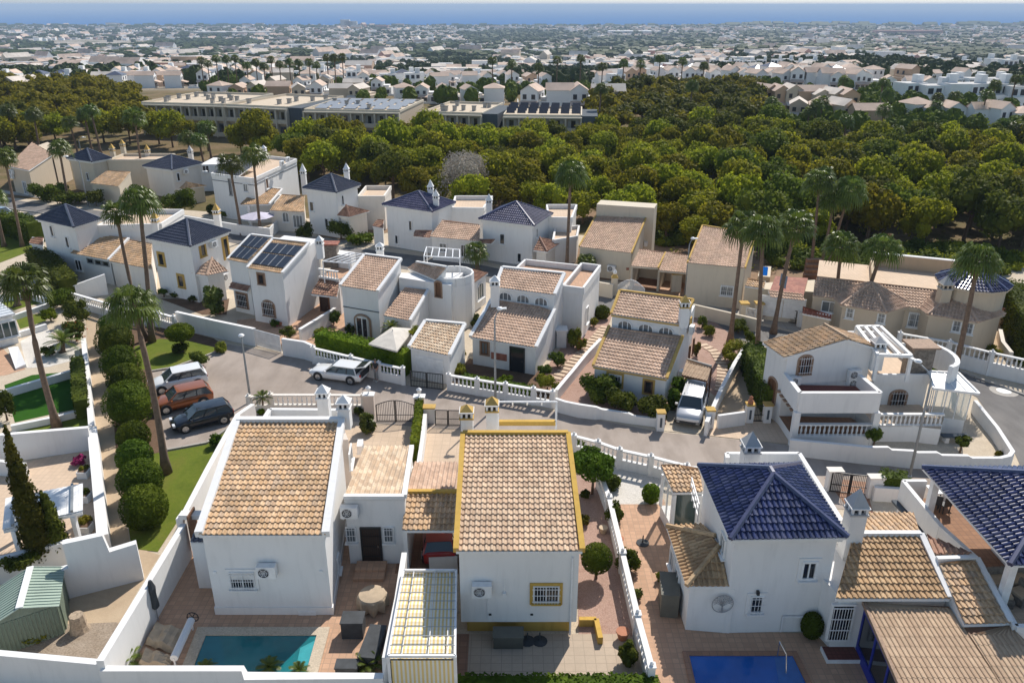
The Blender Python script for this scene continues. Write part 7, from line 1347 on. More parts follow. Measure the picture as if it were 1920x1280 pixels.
# ================================================================ CARS
def car(label, rear, front, paint, L=4.4, W=1.8, H=1.5, kind='hatch', open_=False, z=0.0):
    a, b = g(*rear), g(*front); c = (a+b)/2; c.z = z; rz = math.atan2(b.y-a.y, b.x-a.x); r = localthing('parked_car', label, 'car', c); r.rotation_euler = (0, 0, rz); w_ = W/2
    L *= .94; H *= .94; W *= .97; w_ = W/2
    if kind == 'hatch': ST = [(-.5, .80, .42, .90), (-.485, .90, .28, 1.0), (-.36, .97, .22, 1.0), (-.1, 1.0, .20, .98), (.16, 1.0, .20, .95), (.30, .99, .20, .90), (.42, .93, .24, .78), (.48, .82, .30, .66), (.5, .70, .36, .58)]; gh = (-.485, -.40, .08, .26)
    elif kind == 'estate': ST = [(-.5, .80, .42, .86), (-.48, .90, .28, .94), (-.36, .97, .22, .96), (-.1, 1.0, .20, .93), (.14, 1.0, .20, .91), (.28, .99, .20, .86), (.42, .95, .24, .80), (.48, .88, .30, .72), (.5, .78, .36, .64)]; gh = (-.475, -.37, .03, .21)
    else: ST = [(-.5, .92, .40, 1.0), (-.48, .97, .28, 1.1), (-.36, 1.0, .24, 1.12), (-.1, 1.0, .22, 1.10), (.18, 1.0, .22, 1.08), (.30, .99, .22, 1.04), (.42, .95, .26, .94), (.485, .88, .30, .80), (.5, .80, .36, .66)]; gh = (-.48, -.45, .15, .27)
    k = H/1.5 if kind != 'van' else H/1.75; mb = MB(); vs = []; 
    for x, f, zl, zt in ST:
        zt *= k; f *= w_; vs += [V((x*L, -f*.75, zt)), V((x*L, -f*.93, zt-.05)), V((x*L, -f, zt-.2)), V((x*L, -f, zl+.15)), V((x*L, -f*.9, zl)), V((x*L, f*.9, zl)), V((x*L, f, zl+.15)), V((x*L, f, zt-.2)), V((x*L, f*.93, zt-.05)), V((x*L, f*.75, zt)), V((x*L, 0, zt+.02))]
    n = 11; fs = [(i*n+j, i*n+(j+1) % n, (i+1)*n+(j+1) % n, (i+1)*n+j) for i in range(len(ST)-1) for j in range(n)]; fs += [tuple(range(n))[::-1], tuple(range((len(ST)-1)*n, len(ST)*n))]; mb.raw(vs, fs, paint); mb.build('body', r, smooth=True)
    xr0, xr1, xf1, xf0 = [q*L for q in gh]; zb = .90*k if kind != 'van' else 1.06*k; zr = H-.06; wb, wr = w_*.92, w_*.72
    bt = [V((xr0, -wb, zb)), V((xf0, -wb*.96, zb-.03)), V((xf0, wb*.96, zb-.03)), V((xr0, wb, zb))]; tp = [V((xr1, -wr, zr)), V((xf1, -wr, zr)), V((xf1, wr, zr)), V((xr1, wr, zr))]
    if open_: bt[0].x += .25; bt[3].x += .25
    mb = MB(); mb.hexa(bt, tp, 'car_glass'); mb.build('window', r)
    mb = MB(); up_ = V((0, 0, .05)); q2 = [p+V((0, 0, .0)) for p in tp]; md = [V((p.x*.98+.0, p.y*.8, H)) for p in tp]; NU, NV = 6, 6; mb.raw([V((xr1-.02+(xf1-xr1+.04)*i/NU, -wr-.01+2*(wr+.01)*j/NV, H-.022*abs(2*i/NU-1)**2.5-.026*abs(2*j/NV-1)**3)) for i in range(NU+1) for j in range(NV+1)], [(i*(NV+1)+j, (i+1)*(NV+1)+j, (i+1)*(NV+1)+j+1, i*(NV+1)+j+1) for i in range(NU) for j in range(NV)], paint)
    for a_, b_ in zip(bt, tp): mb.beam(a_, b_, .07, .07, paint)
    for s_ in (-1, 1):
        for f in (.35, .66): p0 = V((xr0+(xf0-xr0)*f, s_*wb*.97, zb)); p1 = V((xr1+(xf1-xr1)*f, s_*wr, zr)); mb.beam(p0, p1, .06, .05, 'black_plastic')
        mb.beam(tp[0 if s_ < 0 else 3], tp[1 if s_ < 0 else 2], .08, .06, paint)
    if kind == 'van':
        for s_ in (-1, 1): mb.beam(V((xr1+.2, s_*wr*.85, H+.06)), V((xf1-.2, s_*wr*.85, H+.06)), .05, .04, 'metal_grey')
        for i in range(5): mb.beam(V((xr1+.3, -wr*.5+i*wr*.25, H+.005)), V((xf1-.3, -wr*.5+i*wr*.25, H+.005)), .05, .02, paint)
    mb.build('roof', r, smooth=True)
    for sx in (-.31, .31):
        for s_ in (-1, 1):
            p = V((sx*L, s_*(w_-.09), .32)); wh = MB(); N = 18; yy = V((0, .11, 0)); wh.tube([p-yy, p+yy], .325, 'rubber', N); whl = wh.build('wheel', r); rm = MB(); o_ = p+V((0, s_*.115, 0)); rm.tube([o_-V((0, s_*.03, 0)), o_], .21, 'silver', 14)
            for q in range(5): a_ = q*1.2566; rm.beam(o_+V((0, s_*.01, 0)), o_+V((.2*math.cos(a_), s_*.01, .2*math.sin(a_))), .03, .05, 'chrome', up=V((0, 1, 0)))
            rm.build('rim', whl); ar = MB(); ar.tube([p+V((0, s_*.06, .02)), p+V((0, s_*.092, .02))], .385, 'black_plastic', 18); ar.build('wheel_arch', r)
    for s_ in (-1, 1):
        mb = MB(); mb.box((L*.475, s_*w_*.62, .66*k), (.16, .36, .14), 'headlight'); mb.build('headlight', r); mb = MB(); mb.box((-L*.485, s_*w_*.72, .82*k), (.10, .26, .2), 'taillight'); mb.build('taillight', r); mb = MB(); mb.box((xf0-.25, s_*(w_+.06), zb+.06), (.14, .18, .13), paint); mb.build('mirror', r)
    mb = MB(); mb.box((L*.498, 0, .42), (.05, W*.6, .14), 'black_plastic'); mb.build('grille', r); mb = MB(); mb.box((-L*.502, 0, .62*k), (.02, .5, .11), 'trim_white'); mb.build('number_plate', r)
    if open_:
        mb = MB(); mb.box((-L*.5+.02, 0, .78), (.08, W*.72, .42), 'black_plastic'); mb.build('boot', r); mb = MB(); a_ = V((xr1, 0, zr)); mb.beam(a_, a_+V((-.95, 0, .22)), W*.7, .06, paint); mb.beam(a_+V((-.15, 0, .09)), a_+V((-.75, 0, .23)), W*.6, .03, 'pane'); mb.build('tailgate', r)
    return r
car('white crossover parked at the top of the three parked cars', (384, 715), (286, 735), 'car_white', 4.3, 1.8, 1.55); car('copper orange hatchback parked between the white and the black car', (395, 748), (291, 772), 'car_orange', 4.25, 1.8, 1.5); car('black hatchback parked lowest of the three, nearest the lawn', (430, 782), (330, 806), 'car_black', 4.2, 1.75, 1.45); car('white estate car with open tailgate beside the white balustrade', (685, 715), (590, 702), 'car_white', 4.6, 1.8, 1.42, 'estate', True)
car('silver family van with white bonnet parked nose down in the side drive', (1306, 741), (1285, 813), 'car_silver', 4.6, 1.85, 1.8, 'van'); car('dark red car parked under the tiled carport', (825, 1058), (826, 985), 'car_red', 4.2, 1.8, 1.5); car('pale blue car on the upper street at the left edge', (-14, 405), (24, 412), 'car_blue', 4.3, 1.8, 1.45)
# ================================================================ PERSON beside the open tailgate
def limb(name, pts, rad, m, parent, edges=None, levels=2):
    me = bpy.data.meshes.new(name); me.from_pydata([tuple(p) for p in pts], edges or [(i, i+1) for i in range(len(pts)-1)], []); me.materials.append(M[m]); o = bpy.data.objects.new(name, me); COL.objects.link(o); o.parent = parent
    sk_ = o.modifiers.new('skin', 'SKIN'); me.skin_vertices[0].data[0].use_root = True
    for i, r_ in enumerate(rad): me.skin_vertices[0].data[i].radius = (r_, r_) if isinstance(r_, (int, float)) else r_
    s_ = o.modifiers.new('sub', 'SUBSURF'); s_.levels = levels; s_.render_levels = levels; return o
p = g(706, 713); per = localthing('person', 'person standing in dark T-shirt and grey trousers behind the open white estate car', 'person', p); per.rotation_euler = (0, 0, math.pi*.85)
J = [(0, 0, .93), (0, 0, 1.12), (0, .0, 1.34), (0, .01, 1.46), (0, .02, 1.55), (0, .03, 1.66), (0, .02, 1.72),
     (.17, 0, 1.40), (.23, .03, 1.14), (.17, .22, 1.02), (.14, .30, 1.03), (-.17, 0, 1.40), (-.24, .02, 1.14), (-.20, .16, .94), (-.18, .22, .90),
     (.09, 0, .88), (.10, .02, .48), (.11, -.03, .10), (.12, .12, .04), (-.09, 0, .88), (-.12, .06, .48), (-.13, .03, .10), (-.14, .18, .04)]
E = [(0, 1), (1, 2), (2, 3), (3, 4), (4, 5), (5, 6), (2, 7), (7, 8), (8, 9), (9, 10), (2, 11), (11, 12), (12, 13), (13, 14), (0, 15), (15, 16), (16, 17), (17, 18), (0, 19), (19, 20), (20, 21), (21, 22)]
RD = [(.15, .11), (.14, .10), (.16, .11), .065, .055, (.085, .10), (.06, .07), .055, .045, .034, .028, .055, .045, .034, .028, .09, .06, .042, .035, .09, .06, .042, .035]
limb('body', J, RD, 'skin', per, E)
limb('shirt', [J[0], J[1], J[2], J[3], J[7], (.215, .02, 1.22), J[11], (-.222, .01, 1.22)], [(.165, .125), (.16, .12), (.18, .13), .075, .07, .065, .07, .065], 'cloth_dark', per, [(0, 1), (1, 2), (2, 3), (2, 4), (4, 5), (2, 6), (6, 7)])
limb('trousers', [J[0], J[15], J[16], (.11, -.02, .16), J[19], J[20], (-.13, .03, .16)], [(.165, .125), .105, .078, .065, .105, .078, .065], 'metal_grey', per, [(0, 1), (1, 2), (2, 3), (0, 4), (4, 5), (5, 6)])
for sgn, f in ((1, 18), (-1, 22)): q = V(J[f]); mb = MB(); mb.box((q.x, q.y-.05, .045), (.10, .29, .09), 'shoe'); mb.build('shoe', per)
mb = MB(); blob(mb, (0, .01, 1.70), (.088, .10, .085), 'hair', random.Random(1), amp=.02); mb.build('hair', per); mb = MB(); mb.box((0, .135, 1.64), (.022, .03, .04), 'skin'); mb.build('nose', per)
for s_ in (-1, 1):
    mb = MB(); mb.box((s_*.035, .122, 1.665), (.022, .012, .012), 'hair'); mb.build('eye', per); mb = MB(); mb.box((s_*.092, .03, 1.65), (.02, .035, .06), 'skin'); mb.build('ear', per)
    hx = J[10] if s_ > 0 else J[14]
    for k in range(5): dx = (k-2)*.018 if k < 4 else -s_*.045; L_ = (.07, .085, .08, .065, .05)[k]; b_ = V(hx)+V((dx, .02, -.005)); limb('finger', [b_, b_+V((0, L_*.6, -.01)), b_+V((0, L_, -.03))], [.009, .008, .007], 'skin', per, levels=1)

p = g(1882, 733, .012); mb = MB(); mb.lathe(p, [(.95, 0), (.95, .01)], 'kerbstone', 20); o = tag(mb.build('manhole_cover', loc=p), 'round manhole cover in a pale ring on the side road', 'manhole cover'); mb = MB(); mb.lathe(p+V((0, 0, .014)), [(.5, 0), (.5, .012)], 'metal_grey', 18); mb.build('lid', o)
# ================================================================ PINE WOOD
def inpoly(x, y, P):
    c = False; j = len(P)-1
    for i in range(len(P)):
        if (P[i][1] > y) != (P[j][1] > y) and x < (P[j][0]-P[i][0])*(y-P[i][1])/(P[j][1]-P[i][1])+P[i][0]: c = not c
        j = i
    return c
def px(X, Y, Z):
    z = Y*ct-(Z-CAMH)*st; u = Y*st+(Z-CAMH)*ct; return 960+FPX*X/z, 640-FPX*u/z
def pine_meshes(seed, m, cards=2600, size=.19, R_=2.6, H_=5.6):
    rr = random.Random(seed); mb = MB(); K = 16
    for i in range(K):
        a = i*2.4+rr.uniform(-.3, .3); f = math.sqrt((i+.3)/K)*R_*.72; z = H_*.50+(1-(f/R_)**2)*H_*.38+rr.uniform(-.6, .3)-(1.1 if i % 3 == 0 else 0); q = rr.uniform(.9, 1.4)
        c = (f*math.cos(a), f*math.sin(a), z); m == 'dead_leaf' or blob(mb, c, (q*.72, q*.72, q*.7), m, rr, amp=.2); leafcards(mb, c, (q*1.12, q*1.12, q*1.05), cards//K, size, m, rr, shell=.6)
    crown = mb.build('crown').data; mt = MB(); mt.tube([(0, 0, 0), (rr.uniform(-.2, .2), .1, H_*.35), (rr.uniform(-.4, .4), .2, H_*.7)], [.2, .15, .08], 'bark', 6)
    for i in range(5): a = i*1.3; mt.tube([(0, 0, H_*.38), (R_*.55*math.cos(a), R_*.55*math.sin(a), H_*.68)], [.08, .03], 'bark', 4)
    trunk = mt.build('trunk').data
    for n_ in ('crown', 'trunk'): 
        for o in [o for o in bpy.data.objects if o.data in (crown, trunk)]: bpy.data.objects.remove(o)
    return crown, trunk
PIN = [pine_meshes(s_, 'pine_leaf') for s_ in range(5)]; DRK = [pine_meshes(s_+20, 'pine_dark', 2600, .20, 2.8, 6.2) for s_ in range(2)]; DEAD = pine_meshes(40, 'dead_leaf', 3600, .11, 2.9, 5.5)
wood = [(-330, 330), (-40, 300), (120, 268), (290, 272), (380, 285), (480, 296), (545, 322), (600, 352), (690, 362), (800, 388), (880, 412), (980, 408), (1080, 430), (1235, 462), (1330, 480), (1480, 492), (1560, 500), (1760, 520), (1900, 545), (2250, 700), (2250, 300), (1900, 292), (1700, 300), (1560, 296), (1425, 262), (1410, 190), (1330, 178), (1180, 190), (1120, 205), (1112, 284), (930, 288), (780, 284), (640, 284), (560, 290), (470, 288), (330, 276), (262, 258), (258, 192), (160, 172), (0, 166), (-330, 160)]
clear = [(540, 290, 46, 24), (850, 348, 34, 12), (1270, 290, 30, 10), (640, 385, 60, 12), (905, 372, 18, 14)]
rr = random.Random(11); pts = []; tries = 0; cell = {}
while tries < 40000 and len(pts) < 1900:
    tries += 1; Y = 88+(330-88)*rr.random()**1.15; X = rr.uniform(-.98, .98)*Y; x, y = px(X, Y, 0)
    if not inpoly(x, y, wood): continue
    if any(((x-a)/c)**2+((y-b)/d)**2 < 1 for a, b, c, d in clear): continue
    dmin = 3.9 if Y < 160 else 4.8; k = (int(X//6), int(Y//6))
    if any((X-q[0])**2+(Y-q[1])**2 < dmin*dmin for i in (-1, 0, 1) for j in (-1, 0, 1) for q in cell.get((k[0]+i, k[1]+j), ())): continue
    cell.setdefault(k, []).append((X, Y)); pts.append((X, Y, x, y))
pts.sort(key=lambda q: q[1]); far = MB(); NI = 0
for i, (X, Y, x, y) in enumerate(pts):
    dark = (x > 1380 and rr.random() < .45) or (x > 1150 and y < 300 and rr.random() < .6) or rr.random() < .06
    s_ = rr.uniform(.72, 1.25)*(1.0 if Y < 160 else 1.12); dead = abs(x-868) < 26 and abs(y-372) < 22 and Y < 150
    cr, tr = (DEAD if dead else (rr.choice(DRK) if dark else rr.choice(PIN)))
    if NI < 285 and -25 < x < 1945:
        NI += 1; t = thing('pine_tree', 'smaller greyish dead pine among the green pines' if dead else ('dark green pine in the wood behind the houses' if dark else 'rounded yellow green pine in the wood behind the houses'), 'pine tree', (X, Y, 0), 'dead pines' if dead else ('dark pines of the wood' if dark else 'yellow green pines of the wood'))
        t.rotation_euler = (0, 0, rr.uniform(0, 6.28)); t.scale = (s_*rr.uniform(.9, 1.1), s_*rr.uniform(.9, 1.1), s_*rr.uniform(.85, 1.15))
        for n_, me in (('crown', cr), ('trunk', tr)): o = bpy.data.objects.new(n_, me); COL.objects.link(o); o.parent = t
    else:
        m_ = 'pine_dark' if dark else 'pine_leaf'
        for j in range(7):
            a = j*2.4+i; f = math.sqrt(j/7)*2.3*s_; c = (X+f*math.cos(a), Y+f*math.sin(a), s_*(4.9-.28*f*f/2+rr.uniform(-.5, .3))+T(X, Y)); q = rr.uniform(1.0, 1.5)*s_; blob(far, c, (q*.8, q*.8, q*.6), m_, rr); leafcards(far, c, (q*1.15, q*1.15, q*.85), 34, .42, m_, rr, shell=.6)
tag(far.build('far_pine_wood', loc=(0, 260, 0)), 'dense pine wood continuing beyond the nearest pines towards the town', 'wood', kind='stuff')
for x, y, s_ in ((868, 368, 1.25),):
    p = g(x, y+12); t = thing('dead_tree', 'large grey leafless tree standing out in the pine wood', 'dead tree', p); t.scale = (s_,)*3
    for n_, me in (('crown', DEAD[0]), ('trunk', DEAD[1])): o = bpy.data.objects.new(n_, me); COL.objects.link(o); o.parent = t
br = MB(); kk = random.Random(5)
for _ in range(420):
    x, y = kk.uniform(560, 1900), kk.uniform(375, 520); p = g(x, y)
    if not (inpoly(x, y-14, wood) or inpoly(x, y-22, wood)): continue
    q = kk.uniform(.25, .7); leafcards(br, (p.x, p.y, q*.5), (q, q, q*.6), 26, .12, kk.choice(['bush_leaf', 'grass_dry', 'pine_leaf', 'grass_dry']), kk, shell=.3)
for _ in range(330):
    x = kk.uniform(1180, 1925); y = 452+(x-1180)*.075+kk.uniform(-26, 30); p = g(x, y)
    if 1200 < x < 1440 and y > 462 or y > 515: continue
    q = kk.uniform(.5, 1.5); m_ = kk.choice(['bush_leaf', 'pine_dark', 'pine_leaf', 'bush_leaf']); blob(br, (p.x, p.y, q*.45), (q*.7, q*.7, q*.5), m_, kk, amp=.2); leafcards(br, (p.x, p.y, q*.5), (q, q, q*.75), 70, .15, m_, kk, shell=.6)
tag(br.build('scrub_undergrowth', loc=(0, 100, 0)), 'dry grass and low scrub along the edge of the pine wood', 'undergrowth', kind='stuff')
# ================================================================ palms of the middle distance
def fpalm(x, yt, yb, k, lab, grp, z0=None, Y=None):
    b = g(x, yb) if Y is None else V((0, 0, 0))
    if Y is not None: a = (x-960)/FPX; tt = Y/(ct-(yb-640)/FPX*st); b = V((a*tt, Y, CAMH-(st+(yb-640)/FPX*ct)*tt)); b.z = min(b.z, T(b.x, b.y)+.3) if False else T(b.x, b.y)
    h = rise(b, yt)-b.z; h = max(4.5, min(15, h)); return palm(lab, b, b+V((kk.uniform(-.4, .4), 0, h)), .26, 1.15, k, grp, k)
for i, (x, yt, yb) in enumerate(((10, 208, 275), (30, 206, 280), (57, 218, 275), (75, 212, 285), (147, 228, 290), (173, 212, 285), (190, 205, 290), (360, 255, 308), (397, 237, 300), (383, 262, 310), (1120, 165, 262), (1290, 158, 250), (1645, 205, 290), (1672, 245, 292), (1750, 262, 300), (1868, 232, 296), (1895, 238, 300), (1580, 225, 286), (1440, 190, 262))): fpalm(x, yt, yb, i % 4, 'tall slender palm standing at the edge of the pine wood', 'palms of the pine wood edge')
for i in range(26): fpalm(372+i*19+kk.uniform(-6, 6) if i < 15 else 940+(i-15)*32+kk.uniform(-8, 8), kk.uniform(120, 142) if i < 15 else kk.uniform(150, 172), 0, i % 4, 'palm in the long row behind the terraced apartment blocks', 'palm row behind the apartments', Y=kk.uniform(272, 300) if i < 15 else kk.uniform(262, 280)) if 0 else None
for i in range(28):
    lft = i < 17; x = 372+i*17+kk.uniform(-5, 5) if lft else 925+(i-17)*40+kk.uniform(-10, 10); Y = kk.uniform(285, 310) if lft else kk.uniform(262, 285); X = (x-960)/FPX*(Y*ct+(CAMH-8)*st); z = T(X, Y)
    palm('palm in the long row behind the terraced apartment blocks', (X, Y, z), (X+.2, Y, z+kk.uniform(9, 12)), .28, 1.3, i % 4, 'palm row behind the apartments', i)
# ================================================================ terraced apartment blocks
def apartments(label, A, B, depth, h, nb, pier='slate_wall', roofkit=None, seed=1):
    A, B = G_(A), G_(B); d = (B-A).normalized(); n = V((-d.y, d.x, 0)); n = n if n.y > 0 else -n; L = (B-A).length; rz = math.atan2(d.y, d.x); r = thing('apartment_block', label, 'apartment block', A); q = random.Random(seed)
    mb = MB(); mb.prism([over(p, h) for p in (A, B, B+n*depth, A+n*depth)], 0, 'beige', 'beige'); mb.build('wall', r); wbox(r, [over(A, h), over(B, h), over(B+n*depth, h), over(A+n*depth, h), over(A, h)], h, h+.45, 'cream', .25)
    for f in range(2):
        for i in range(nb):
            c = A+d*(L*(i+.5)/nb)-n*.02; z = h/2*f; mb = MB(); mb.box(over(c, z+h*.25)+n*.0-n*.05, (L/nb*.72, .2, h*.36), 'slate_wall' if f == 0 else 'concrete', rz); b_ = mb.build('balcony', r); mb = MB(); mb.box(over(c, z+h*.24)-n*.18, (L/nb*.28, .06, h*.30), 'pane', rz); mb.build('window', b_); mb = MB(); mb.box(over(c, z+h*.10)-n*.7, (L/nb*.86, .12, h*.13), 'cream', rz); mb.box(over(c, z+h*.03)-n*.35, (L/nb*.9, .7, .14), 'cream', rz); mb.build('railing', b_)
    mb = MB()
    for i in range(nb+1): mb.box(over(A+d*(L*i/nb), h*.5)-n*.45, (.3, .9, h), 'cream', rz)
    mb.build('piers', r); mb = MB(); mb.box(over((A+B)/2, h-.1)-n*.5, (L, 1.0, .25), 'cream', rz); mb.build('cornice', r)
    if pier: mb = MB(); c = B+d*1.6+n*depth*.4; mb.box(over(c, h*.52), (3.2, depth*.8, h*1.04), pier, rz); mb.build('stair_tower', r)
    for i in range(roofkit or 0):
        c = A+d*q.uniform(.06, .94)*L+n*q.uniform(.2, .8)*depth; mb = MB(); mb.box(over(c, h+.45), (.7, .7, .9), 'concrete', rz); mb.box(over(c, h+.95), (.9, .9, .1), 'slate_wall', rz); mb.build('roof_vent', r)
    return r, A, d, n, L
r, A, d, n, L = apartments('long beige terraced apartment block at the left behind the pines', g(276, 252), g(428, 257), 22, 6.4, 10, None, 14, 1)
r, A, d, n, L = apartments('beige apartment block with grey end tower left of centre', g(432, 257), g(546, 264), 22, 6.4, 6, 'slate_wall', 6, 2)
r, A, d, n, L = apartments('beige apartment block whose flat roof is covered by pale solar panels', g(577, 268), g(752, 272), 20, 6.3, 8, None, 4, 3)
for i in range(6):
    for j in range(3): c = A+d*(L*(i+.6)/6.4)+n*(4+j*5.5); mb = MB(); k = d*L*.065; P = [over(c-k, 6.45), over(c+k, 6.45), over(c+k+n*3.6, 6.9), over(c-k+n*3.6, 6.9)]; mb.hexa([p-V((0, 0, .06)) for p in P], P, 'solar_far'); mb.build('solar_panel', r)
r, A, d, n, L = apartments('apartment block with bare cream roof and small vents in the middle', g(797, 271), g(904, 275), 18, 6.1, 5, 'slate_wall', 9, 4)
r, A, d, n, L = apartments('apartment block with dark roof panels at the right end of the row', g(945, 275), g(1088, 277), 14, 5.8, 5, 'slate_wall', 0, 5)
for i in range(7):
    for j in range(3): c = A+d*(L*(i+.5)/7)+n*(2.5+j*4); mb = MB(); k = d*L*.055; P = [over(c-k, 6.2), over(c+k, 6.2), over(c+k+n*1.6, 7.2), over(c-k+n*1.6, 7.2)]; mb.hexa([p-V((0, 0, .06)) for p in P], P, 'solar'); mb.build('solar_panel', r)
# ================================================================ town houses: a few kinds, copied
plain('far_white', (.86, .85, .83), .9, var=.06, sc=.2); plain('far_cream', (.62, .52, .40), .9, var=.1, sc=.2); plain('far_peach', (.58, .40, .27), .9, var=.1, sc=.2); plain('far_grey', (.50, .49, .48), .9, var=.1, sc=.2); plain('far_roof', (.56, .42, .33), .9, var=.25, sc=.15); plain('far_roof2', (.66, .58, .50), .9, var=.2, sc=.15); plain('far_glass', (.03, .035, .045), .3); plain('far_pink', (.45, .25, .20), .9, var=.1, sc=.2)
def townmesh(kind, seed):
    q = random.Random(seed); mb = MB(); wm = {'g': 'far_white', 'm': 'far_white', 'c': 'far_cream', 'b': 'far_peach', 'h': 'far_white'}[kind]; W_, D_ = q.uniform(6.5, 9), q.uniform(6.5, 9); H_ = q.uniform(5.2, 6.6)
    def rect(x0, y0, x1, y1, z): return [V((x0, y0, z)), V((x1, y0, z)), V((x1, y1, z)), V((x0, y1, z))]
    def wins(x0, x1, y, z, nn, ww=1.0, hh=1.2):
        for i in range(nn): x = x0+(x1-x0)*(i+.5)/nn; mb.box((x, y-.02, z), (ww, .1, hh), 'far_glass'); mb.box((x, y-.06, z-hh/2-.08), (ww+.3, .2, .1), wm)
    if kind in 'gcb':
        mb.prism(rect(-W_/2, -D_/2, W_/2*.3, D_/2, H_), 0, wm); s_ = V((0, 0, .02)); rm = 'far_roof' if kind != 'c' else 'far_roof2'
        x0, x1, m_ = -W_/2-.3, W_/2*.3+.3, (-W_/2+W_*.15)/2-.1; z1 = H_+1.5
        mb.face([(x0, -D_/2-.3, H_-.1), (m_, -D_/2-.3, z1), (m_, D_/2+.3, z1), (x0, D_/2+.3, H_-.1)], rm); mb.face([(m_, -D_/2-.3, z1), (x1, -D_/2-.3, H_-.1), (x1, D_/2+.3, H_-.1), (m_, D_/2+.3, z1)], rm)
        for y in (-D_/2, D_/2): mb.face([(-W_/2, y, H_), (W_/2*.3, y, H_), (m_, y, z1-.1)], wm)
        mb.prism(rect(W_/2*.3, -D_/2+1.5, W_/2+1, D_/2, 3.2), 0, wm, 'far_cream'); mb.prism(rect(W_/2*.3, -D_/2+3, W_/2, D_/2, 4.0), 3.1, wm); mb.hexa(rect(-W_/2, -D_/2-2.2, W_/2*.3, -D_/2, 2.5), [V((-W_/2, -D_/2-2.2, 2.65)), V((W_/2*.3, -D_/2-2.2, 2.65)), V((W_/2*.3, -D_/2, 3.3)), V((-W_/2, -D_/2, 3.3))], rm)
        wins(-W_/2, W_/2*.3, -D_/2, H_-1.5, 2); wins(-W_/2, W_/2*.3, -D_/2, 1.4, 2, 1.6, 1.9); wins(W_/2*.3+.3, W_/2+1, -D_/2+1.5, 1.5, 1, 1.6, 1.6)
        for i in range(2): mb.box((W_/2*.3+.06, -D_/2+2+i*3, H_-1.5), (.1, 1.0, 1.2), 'far_glass')
    elif kind == 'm':
        mb.prism(rect(-W_/2-2, -D_/2, W_/2+2, D_/2, 3.2), 0, wm, 'far_cream'); mb.prism(rect(-W_/2, -D_/2+2, W_/2*.7, D_/2, 6.4), 3.1, wm, 'far_grey'); mb.prism(rect(-W_/2-2, -D_/2-.1, W_/2+2, -D_/2+.1, 3.9), 3.0, wm); mb.prism(rect(W_*.1, 0, W_*.35, D_*.3, 8.4), 6.3, wm)
        wins(-W_/2-1.5, W_/2+1.5, -D_/2, 1.5, 3, 2.2, 2.0); wins(-W_/2, W_/2*.7, -D_/2+2, 4.9, 3, 1.4, 1.5)
    else:
        mb.prism(rect(-W_/2, -D_/2, W_/2, D_/2, H_), 0, wm); t = V((0, 0, H_+1.5)); c = rect(-W_/2-.3, -D_/2-.3, W_/2+.3, D_/2+.3, H_)
        for i in range(4): mb.face([c[i], c[(i+1) % 4], t], 'tile_slate' if seed % 2 else 'far_roof')
        wins(-W_/2, W_/2, -D_/2, H_-1.4, 2); wins(-W_/2, W_/2, -D_/2, 1.4, 3)
    mb.prism(rect(-W_/2-3, -D_/2-5, W_/2+3, -D_/2-4.8, 1.2), -3, wm); o = mb.build('town_house'); me = o.data; bpy.data.objects.remove(o); return me
TM = {k: [townmesh(k, i*7+3+j) for j in range(2)] for i, k in enumerate('gmcbh')}
DESC = {'g': 'white house with terracotta gabled roof', 'm': 'modern flat roofed white house', 'c': 'cream house with pale gabled roof', 'b': 'peach coloured house with terracotta roof', 'h': 'white house with pyramid roof'}
occupied = []
def town(k, X, Y, rz, where, grp, s_=1.0):
    o = bpy.data.objects.new('town_house', rnd.choice(TM[k])); COL.objects.link(o); o.location = (X, Y, T(X, Y)-.1); o.rotation_euler = (0, 0, rz); o.scale = (s_, s_, s_*rnd.uniform(.92, 1.1)); tag(o, (DESC[k]+' '+where).replace('peach coloured house', 'peach house'), 'house', grp+' ('+DESC[k]+')'); occupied.append((X, Y))
def at(x, y, dz=0):                      # sight line meets the terrain
    h = 0
    for _ in range(60): p = U(x, y, h); h = h*.6+.4*T(p.x, p.y)
    return p
def row(k, x0, y0, x1, y1, n_, where, grp, rz=0, s_=1.0):
    for i in range(n_):
        t = (i+.5)/n_; p = at(x0+(x1-x0)*t+rnd.uniform(-3, 3), y0+(y1-y0)*t+rnd.uniform(-1.5, 1.5)); town(rnd.choice(k), p.x, p.y, rz+rnd.choice((0, 0, math.pi/2, -.3, .3)), where, grp, s_)
row('cbcgh', 400, 188, 700, 193, 8, 'behind the apartment blocks on the left', 'houses behind the apartments', s_=.8); row('ccgm', 450, 174, 740, 178, 6, 'in the second line behind the apartment blocks', 'second line behind the apartments', s_=.8); row('cgh', 735, 190, 950, 196, 5, 'behind the middle of the apartment row', 'houses behind the middle apartments', s_=.8); row('cg', 985, 212, 1160, 214, 4, 'at the right end of the apartment row', 'houses right of the apartments')
row('bcb', 1425, 206, 1600, 218, 7, 'in the peach terrace on the right', 'peach terrace on the right', s_=.85); row('cb', 1480, 226, 1640, 244, 4, 'in the lower peach terrace on the right', 'lower peach terrace on the right', s_=.85); row('m', 1690, 200, 1925, 208, 6, 'in the modern white row at the right', 'modern white row at the right'); row('ghm', 1690, 232, 1925, 250, 6, 'just above the wood at the right edge', 'houses above the wood at the right edge', s_=.85); row('gm', 1650, 178, 1925, 184, 7, 'in the upper row above the wood at the right', 'upper row above the wood', s_=.9)
row('g', 1255, 158, 1640, 172, 15, 'in the white village right of centre', 'white village right of centre'); row('gh', 1280, 148, 1600, 155, 13, 'in the second line of the white village', 'white village, second line'); row('m', 1330, 128, 1530, 134, 9, 'in the white terrace beyond the village', 'white terrace beyond the village'); row('m', 1720, 118, 1900, 142, 7, 'among the trees in the far right valley', 'modern villas in the valley', s_=1.2)
row('c', 0, 190, 70, 196, 3, 'among the pines at the left edge', 'houses among the pines')
